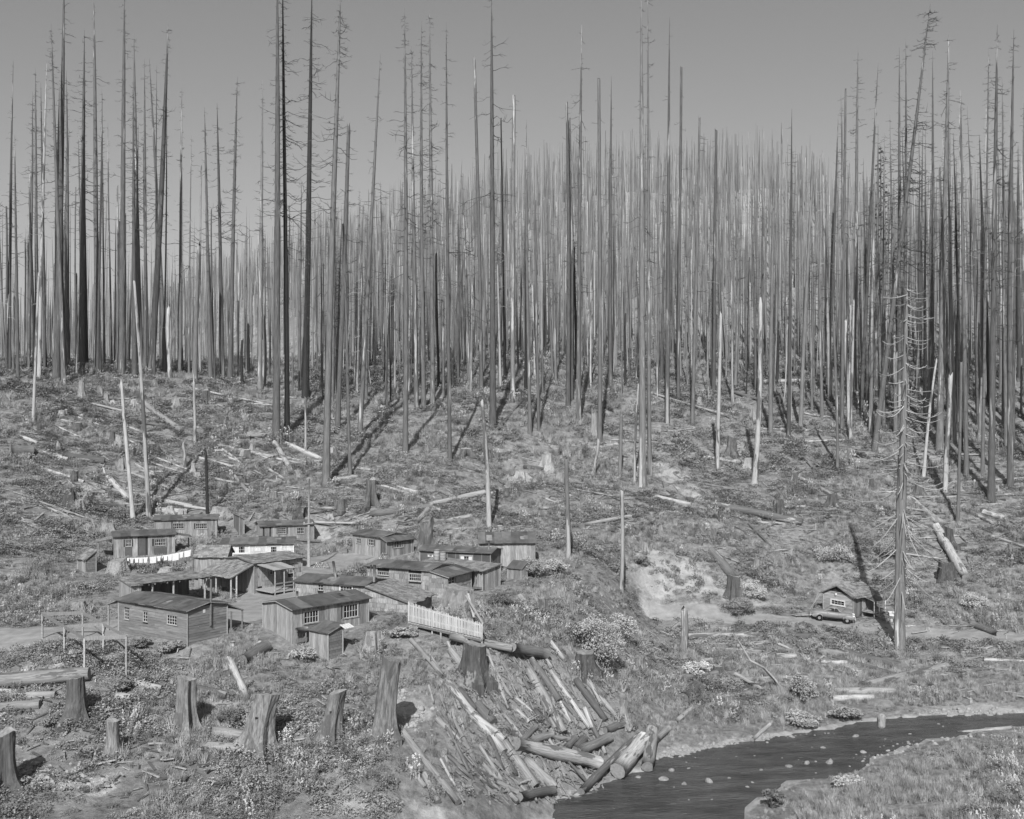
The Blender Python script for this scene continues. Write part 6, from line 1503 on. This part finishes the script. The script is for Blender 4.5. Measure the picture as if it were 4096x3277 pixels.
debris('wood_debris', 'broken sticks littering the logged clearing', [(80, 1560, 1400, 2080, .5, 3.0, 0, 60), (80, 1560, 1400, 2080, .5, 3.0, -25, 25), (1300, 1750, 2700, 2150, .5, 2.2, 0, 60), (2700, 1750, 4090, 2250, .6, 2.6, -35, 35), (2500, 2500, 4090, 2800, .4, 2.0, 0, 60), (80, 2600, 1500, 3200, .3, 1.2, 0, 80), (80, 1950, 600, 2150, .5, 3, 0, 60)], 1900, 2, 'log_pale')
debris('wood_debris', 'charred sticks littering the logged clearing', [(80, 1560, 1400, 2080, .5, 3.0, 0, 60), (1300, 1750, 2700, 2150, .5, 2.2, 0, 60), (2700, 1700, 4090, 2250, .6, 2.6, -35, 35), (80, 2600, 1500, 3200, .3, 1.2, 0, 80)], 1200, 3, 'log_dark')

# ---------------------------------------------------------------- shrubs and undergrowth
def leafy(rr, n, rad, hgt, leaf, mat, stems=6, flat=.55, top_bias=.5, mats2=None):
    v, f = [], []
    for k in range(n):
        th = rr.uniform(0, 6.28); q_ = rr.random() ** .5 * rad; z = hgt * (rr.random() ** top_bias) * (1 - .45 * (q_ / rad) ** 2)
        c = Vector((q_ * math.cos(th), q_ * math.sin(th), z)); s = leaf * rr.uniform(.6, 1.3)
        nrm = Vector((rr.gauss(0, flat), rr.gauss(0, flat) - .25, 1)).normalized(); a = nrm.orthogonal().normalized(); a = (a * math.cos(th) + nrm.cross(a) * math.sin(th)); b = nrm.cross(a)
        k0 = len(v); v += [c - a * s, c + b * s * .5, c + a * s, c - b * s * .5]; f.append((k0, k0 + 1, k0 + 2, k0 + 3))
    return v, f
def shrub(U, V, wpx, hpx, label, leaf='bush_leaf', dens=1.0, seed=1):
    b = hit(U, V); d = b.y; rad, hgt = wpx * d / F / 2, hpx * d / F; rr = random.Random(seed + int(U))
    t = thing('shrub', label, 'shrub', b, 'leafy shrubs')
    m = MB()
    for k in range(7):
        th = rr.uniform(0, 6.28); e = Vector((math.cos(th) * rad * .7, math.sin(th) * rad * .7, hgt * rr.uniform(.6, .95))); m.tube([(0, 0, -.1), e * .5 + Vector((0, 0, .1)), e], [.035, .022, .01], 5, False)
    m.build('stem', 'branch', t)
    v, f = [], []
    for k in range(max(5, int(14 * dens))):
        th = rr.uniform(0, 6.28); q_ = rr.random() ** .6 * rad * .75; c = Vector((math.cos(th) * q_, math.sin(th) * q_, hgt * rr.uniform(.05, .6) * (1 - .4 * (q_ / rad) ** 2))); rl = rad * rr.uniform(.25, .5)
        lv, lf = leafy(rr, int(150 * dens), rl, hgt * rr.uniform(.25, .5), .085, leaf); k0 = len(v); v += [Vector(p) + c for p in lv]; f += [tuple(i + k0 for i in q2) for q2 in lf]
    link('crown', mesh('crown', v, f, leaf), t)
for a in [(2395,2650,250,200,'largest pale leaved bush beside the log chute','bush_leaf',2.2),(2480,2560,150,120,'second pale bush uphill of the largest bush','bush_leaf',1.5),(2300,2560,110,80,'dark low bush left of the largest bush','leaf_a',1.2),(2960,2452,150,66,'round dense bush at the road edge below the dark stump','leaf_a',1.6),(3205,2805,120,120,'bright flowering shrub beside the crooked bough','flower',1.2),(3010,2385,150,70,'pale brush clump above the road bend','bush_leaf',1.2),(3900,2440,110,80,'leafy bush in the right above the road','bush_leaf',1.2),
          (1930,2480,120,70,'dark bush under the leaning fence boards','leaf_a',1.4),(2010,2440,120,80,'grey-green bush behind the fence end','leaf_a',1.2),(3210,2900,160,60,'low bush overhanging the far stream bank','bush_leaf',1.3),(3380,2880,130,60,'dark bush on the far stream bank','leaf_a',1.2),(1620,2545,110,40,'tall weedy bush in front of the picket fence','leaf_a',1.4),(2130,2310,120,90,'brushy shrub right of the barn','leaf_a',1.4),(2230,2300,110,70,'second shrub right of the barn','bush_leaf',1.2),(3560,2230,140,90,'bush behind the roadside cabin roof','leaf_a',1.3),(3330,2250,150,90,'shrub on the bank above the roadside cabin','bush_leaf',1.2),
          (690,2600,120,40,'weedy bush against the clapboard cabin wall','leaf_a',1.6),(560,2585,90,36,'second weedy bush against the clapboard cabin wall','leaf_a',1.2),(1395,2470,80,70,'vine bush at the bunkhouse end','leaf_dark',1.0),(1220,2640,120,60,'pale flowered weed patch by the privy','flower',.7),(500,2760,100,70,'dark leafy bush in the weeds by the frame','leaf_dark',1.2),(930,2890,130,60,'dark bush between the two middle stumps','leaf_dark',1.2),(250,2900,160,60,'bush below the shaded stump','leaf_a',1.2),(3090,3235,110,90,'spindly weeds on the near stream shore','leaf_a',.6),(3400,3150,140,50,'pale weeds on the near shore','bush_leaf',.8),(2790,2700,140,60,'pale brush on the flat','bush_leaf',1.0),(1330,1945,70,45,'pale leafed bush at the nearest giant','bush_leaf',1.0),(2560,2260,80,40,'bush on the clay scar','leaf_a',.8)]:
    shrub(*a)

p0f, p1f = at(1634, 2485, 84.5), at(1928, 2552, 81.0)
proto = bpy.data.collections.new('undergrowth_prototypes')
def proto_add(name, v, f, mats, fm=None):
    o_ = bpy.data.objects.new(name, mesh(name, v, f, mats, False, fm)); proto.objects.link(o_)
rr = random.Random(3)
for k in range(3): v, f = leafy(rr, 75, .48, .5, .07, 'leaf_a'); proto_add(f'a_leafy_clump_{k}', v, f, 'leaf_a')
for k in range(2): v, f = leafy(rr, 70, .42, .42, .06, 'leaf_b'); proto_add(f'b_pale_clump_{k}', v, f, 'leaf_b')
for k in range(2): v, f = leafy(rr, 80, .45, .5, .075, 'leaf_dark'); proto_add(f'c_dark_clump_{k}', v, f, 'leaf_dark')
for k in range(2):
    v, f = [], []
    for _ in range(70):
        th, q_ = rr.uniform(0, 6.28), rr.random() * .4; c = Vector((math.cos(th) * q_, math.sin(th) * q_, 0)); e = Vector((rr.gauss(0, .16), rr.gauss(0, .16), rr.uniform(.3, .62))); s = Vector((math.cos(th + 1.5), math.sin(th + 1.5), 0)) * .02
        k0 = len(v); v += [c - s, c + s, c + e * .6 + s * .7, c + e]; f += [(k0, k0 + 1, k0 + 2), (k0, k0 + 2, k0 + 3)]
    proto_add(f'd_grass_tuft_{k}', v, f, 'grass_blade')
for k in range(2):
    v, f, fm = [], [], []
    for _ in range(12):
        th, q_ = rr.uniform(0, 6.28), rr.random() * .45; c = Vector((math.cos(th) * q_, math.sin(th) * q_, 0)); H_ = rr.uniform(.6, 1.15); e = c + Vector((rr.gauss(0, .08), rr.gauss(0, .08), H_)); s = Vector((.014, 0, 0))
        k0 = len(v); v += [c - s, c + s, e]; f.append((k0, k0 + 1, k0 + 2)); fm.append(0)
        for j in range(9):
            u = rr.uniform(.15, .85); p = c.lerp(e, u); t2 = rr.uniform(0, 6.28); d2 = Vector((math.cos(t2), math.sin(t2), .25)) * .13; s2 = Vector((-d2.y, d2.x, 0)) * .2; k0 = len(v); v += [p, p + d2 * .5 + s2, p + d2, p + d2 * .5 - s2]; f.append((k0, k0 + 1, k0 + 2, k0 + 3)); fm.append(0)
        for j in range(4):
            p = c.lerp(e, rr.uniform(.85, 1.0)) + Vector((rr.uniform(-.04, .04), rr.uniform(-.04, .04), 0)); k0 = len(v); v += [p + Vector((-.035, 0, 0)), p + Vector((0, -.02, -.03)), p + Vector((.035, 0, 0)), p + Vector((0, .02, .035))]; f.append((k0, k0 + 1, k0 + 2, k0 + 3)); fm.append(1)
    proto_add(f'e_fireweed_{k}', v, f, ['leaf_b', 'flower'], fm)
# kinds: 0-2 leafy, 3-4 pale, 5-6 dark, 7-8 grass, 9-10 fireweed
def scatter(name, label, n_per, y0, y1, seed, smin, smax, weights):
    g = np.random.default_rng(seed)
    area = .56 * (y1 ** 2 - y0 ** 2); n = int(area * n_per)
    y = np.sqrt(g.uniform(y0 ** 2, y1 ** 2, n)); x = g.uniform(-.56, .56, n) * y
    zz = G(x, y)
    V_p = CY - F * (zz - CAMH) / y
    keep = (V_p < 3450)
    wdist = poly_sd(x, y, WPOLY); keep &= (wdist > .7) & ~((wdist < 2.2) & (g.random(n) < .45))
    dr = np.minimum(line_d(x, y, [(a, b) for a, b, _ in RA]) - 3.1, line_d(x, y, [(a, b) for a, b, _ in RB]) - 1.5)
    keep &= (dr > 0) & ~((dr < 1.2) & (g.random(n) < .6))
    # the open yard past the pole is bare
    fd = np.full(n, 99.0)
    for ring in FOOT: fd = np.minimum(fd, poly_sd(x, y, np.array([(q_.x, q_.y) for q_ in ring])))
    fd = np.minimum(fd, line_d(x, y, [(p0f.x, p0f.y), (p1f.x, p1f.y)]) - .3)
    keep &= fd > .15
    keep &= g.random(n) > bare_at(x, y) * (.75 + .9 * vnoise(x, y, 1.3, 71))
    U0, V0 = CX + F * x / y, CY - F * (zz - CAMH) / y
    chute = ((U0 > 1800) & (U0 < 2480) & (V0 > 2600) & (V0 < 3230) & (y > 66)) | ((U0 > 1570) & (U0 < 2150) & (V0 > 2780)); keep &= ~(chute & (g.random(n) < .8))
    # patchy cover
    pn = vnoise(x, y, 3.0, 31) + .6 * vnoise(x, y, 1.2, 32); keep &= g.random(n) < np.clip(.9 + pn * 1.7, .12, 1)
    x, y, zz, pn, fd = x[keep], y[keep], zz[keep], pn[keep], np.minimum(fd, wdist - .4)[keep]; n = len(x)
    if y0 < 100:                                              # brush crowding the foot of every stump
        ex = np.array(STUMP_XY); ex = ex[(ex[:, 1] > y0) & (ex[:, 1] < y1)]; ex = np.repeat(ex, 12, 0); th_ = g.uniform(0, 6.28, len(ex)); rd = ex[:, 2] * g.uniform(1.1, 1.9, len(ex)) + .1
        xe, ye = ex[:, 0] + np.cos(th_) * rd, ex[:, 1] + np.sin(th_) * rd; x, y = np.r_[x, xe], np.r_[y, ye]; zz = np.r_[zz, G(xe, ye)]; pn = np.r_[pn, np.full(len(xe), .75)]; fd = np.r_[fd, np.full(len(xe), 9.0)]; n = len(x)
    sel = vnoise(x, y, 4.5, 41) + .5 * vnoise(x, y, 1.7, 42) + g.normal(0, .18, n)
    gr = vnoise(x, y, 8.0, 43) + g.normal(0, .15, n)
    U_ = CX + F * x / y; V2 = CY - F * (zz - CAMH) / y
    grassy = ((U_ > 2600) & (V2 > 2620)) * .35 + ((U_ > 2950) & (V2 > 3050)) * .5
    ix = np.where(sel > .22, g.integers(3, 5, n), np.where(sel < -.3, g.integers(5, 7, n), g.integers(0, 3, n)))
    ix = np.where(gr + grassy > .22, g.integers(7, 9, n), ix)
    fw = (vnoise(x, y, 5, 44) > .14) & (g.random(n) < .3); ix = np.where(fw, g.integers(9, 11, n), ix)
    me = bpy.data.meshes.new(name); me.vertices.add(n); me.vertices.foreach_set('co', np.stack([x, y, zz - .03], 1).astype(np.float32).ravel())
    for k, typ, val in (('sc', 'FLOAT', g.uniform(smin, smax, n) * np.clip(1 + pn * .6, .6, 1.5) * (.42 + .58 * sm(.5, 4.5, fd))), ('rz', 'FLOAT', g.uniform(0, 6.28, n)), ('ix', 'INT', ix)):
        at_ = me.attributes.new(k, typ, 'POINT'); at_.data.foreach_set('value', val.astype(np.float32 if typ == 'FLOAT' else np.int32))
    me.update()
    o_ = tag(link(name, me), label, 'undergrowth', None, 'stuff')
    ng = bpy.data.node_groups.new('scatter_' + name, 'GeometryNodeTree')
    ng.interface.new_socket('Geometry', in_out='INPUT', socket_type='NodeSocketGeometry'); ng.interface.new_socket('Geometry', in_out='OUTPUT', socket_type='NodeSocketGeometry')
    N, L = ng.nodes, ng.links
    gi, go = N.new('NodeGroupInput'), N.new('NodeGroupOutput'); ci = N.new('GeometryNodeCollectionInfo'); ci.inputs['Collection'].default_value = proto; ci.inputs['Separate Children'].default_value = True; ci.inputs['Reset Children'].default_value = True
    ip = N.new('GeometryNodeInstanceOnPoints'); ip.inputs['Pick Instance'].default_value = True
    def na(nm, typ):
        q_ = N.new('GeometryNodeInputNamedAttribute'); q_.data_type = typ; q_.inputs['Name'].default_value = nm; return q_.outputs['Attribute']
    cx = N.new('ShaderNodeCombineXYZ'); L.new(na('rz', 'FLOAT'), cx.inputs[2]); L.new(cx.outputs[0], ip.inputs['Rotation'])
    sc = N.new('ShaderNodeCombineXYZ'); s_ = na('sc', 'FLOAT')
    for k in range(3): L.new(s_, sc.inputs[k])
    L.new(sc.outputs[0], ip.inputs['Scale']); L.new(na('ix', 'INT'), ip.inputs['Instance Index'])
    L.new(gi.outputs[0], ip.inputs['Points']); L.new(ci.outputs[0], ip.inputs['Instance']); L.new(ip.outputs[0], go.inputs[0])
    md = o_.modifiers.new('scatter', 'NODES'); md.node_group = ng
    print(name, n)
scatter('undergrowth', 'weeds, brush and grass on the near banks', 6.0, 55, 105, 1, .55, 1.15, None)
scatter('undergrowth', 'brush covering the camp ground and middle slope', 3.4, 105, 165, 2, .7, 1.35, None)
scatter('undergrowth', 'brush under the burnt stands', 1.3, 165, 260, 3, 1.0, 2.0, None)

# ---------------------------------------------------------------- slash: more felled logs and broken stubs in the clearings
g = random.Random(404)
ZS = [((90, 1560, 1150, 2060), 62, 'left clearing'), ((1150, 1780, 2300, 2120), 30, 'middle slope'), ((2550, 1720, 4050, 2220), 46, 'right slope'), ((2700, 2560, 4000, 2790), 16, 'flat by the stream')]
DESC = ['grey', 'bleached', 'splintered', 'mossy', 'broken']
for (u0, v0, u1, v1), n, zn in ZS:
    for k in range(n):
        U, V = g.uniform(u0, u1), g.uniform(v0, v1); p = hit(U, V); L = g.uniform(2.0, 8.5); th = math.radians(g.gauss(-12, 32)); w = g.uniform(.14, .45)
        dx, dy = math.cos(th) * L, math.sin(th) * L
        q_ = Vector((p.x + dx, p.y + dy, 0)); q_.z = gz(q_.x, q_.y); U2, V2 = pix(q_)
        if abs(U2 - U) > 420 or V2 > 2120 and v1 < 2200: continue
        dk = g.random() < .3; ds = 'dark charred' if dk else DESC[g.randrange(5)]
        log(U, V, U2, V2, w * F / p.y, w * F / q_.y * g.uniform(.6, .95), 'log_dark' if dk else 'log_pale', f"{'short' if L < 4 else 'long'} {ds} {'pole' if w < .25 else 'log'} among the slash of the {zn}", 'slash on the ' + zn, lift=.9, n=7)
    for k in range(n // 3):
        U, V = g.uniform(u0, u1), g.uniform(v0, v1); p = hit(U, V); w = g.uniform(.35, .8); h_ = g.uniform(.5, 1.5)
        mt = g.choice(['stump_wood', 'stump_pale', 'stump_dark'])
        stump(U, V - h_ * F / p.y, V, w * F / p.y, mt, f"{'low' if h_ < 1 else 'knee-high'} {dict(stump_wood='grey', stump_pale='pale', stump_dark='charred')[mt]} {'broad' if w > .58 else 'narrow'} stump among the slash of the {zn}", 'slash on the ' + zn, jag=g.uniform(.05, .35))
# camp clutter
def woodpile(U, V, L, label, seed):
    b = hit(U, V); t = thing('woodpile', label, 'woodpile', b); q_ = random.Random(seed)
    for j in range(4):
        for i in range(int(L / .2) - j):
            m = MB(); m.tube([(i * .2 + j * .1 - L / 2, -.2, .1 + j * .17), (i * .2 + j * .1 - L / 2 + q_.uniform(-.03, .03), .25, .1 + j * .17)], q_.uniform(.07, .1), 6); m.build('split_log', 'log_pale', t)
woodpile(1290, 2275, 1.8, 'stacked firewood beside the utility pole', 1); woodpile(880, 2290, 1.6, 'stacked firewood beside the steep roofed shed', 2); woodpile(1545, 2236, 1.4, 'stacked firewood at the dark papered cabin corner', 3)
for U, V, s, lab in ((722, 2262, .7, 'dark wooden box on legs under the washing line'), (1212, 2560, .5, 'crate below the first bunkhouse window'), (1700, 2395, .5, 'crate behind the picket fence beside the shake addition'), (930, 2585, .45, 'pale bucket at the clapboard cabin steps'), (1380, 2215, .6, 'crate at the edge of the dirt yard'), (1100, 2210, .6, 'crate by the white cabin end')):
    b = hit(U, V); t = thing('wooden_crate' if 'bucket' not in lab else 'bucket', lab, 'crate' if 'bucket' not in lab else 'bucket', b); t.rotation_euler[2] = U % 3
    if 'bucket' in lab:
        m = MB(); m.tube([(0, 0, 0), (0, 0, .35)], [.14, .19], 12); m.build('pail_body', 'white_shingle', t, True); m = MB(); m.tube([(-.19, 0, .34), (-.1, 0, .5), (.1, 0, .5), (.19, 0, .34)], .01, 5); m.build('handle', 'metal_pipe', t)
    else:
        for j in range(3):
            for sx, sy, rz in ((0, -s / 2, 0), (0, s / 2, 0), (-s / 2, 0, 1), (s / 2, 0, 1)):
                m = MB(); m.box((sx, sy, .1 + j * s * .3), (s, .03, s * .26) if not rz else (.03, s, s * .26)); m.build('slat', 'board_dark', t)
        m = MB(); m.box((0, 0, .03), (s, s, .04)); m.build('base', 'board_dark', t)
# picnic of planks by the road cabin
for k in range(4):
    a, b = hit(3165 + k * 6, 2462 + k * 3), hit(3250 + k * 4, 2452 + k * 5); m = MB(); m.bar((0, 0, .08 + k * .05), Vector((b.x - a.x, b.y - a.y, b.z - a.z + .08 + k * .05)), .22, .05); q_ = m.build('plank', 'timber_pale'); q_.location = a
    tag(q_, ['bottom', 'second', 'third', 'top'][k] + ' plank of the lumber pile behind the coupe', 'plank', 'lumber pile behind the coupe')

# ---------------------------------------------------------------- haze over the valley
hz = MB(); hz.box((0, 470, 95), (1760, 1040, 200))
hm = bpy.data.materials.new('haze'); hm.use_nodes = True; hn = hm.node_tree.nodes; hn.clear()
pv = hn.new('ShaderNodeVolumePrincipled'); pv.inputs['Color'].default_value = (.9, .9, .9, 1); pv.inputs['Density'].default_value = 0.00007; pv.inputs['Anisotropy'].default_value = 0.0
ho = hn.new('ShaderNodeOutputMaterial'); hm.node_tree.links.new(pv.outputs[0], ho.inputs['Volume'])
MATS['haze'] = hm
tag(hz.build('haze', 'haze'), 'thin pale haze filling the valley', 'haze', kind='stuff')
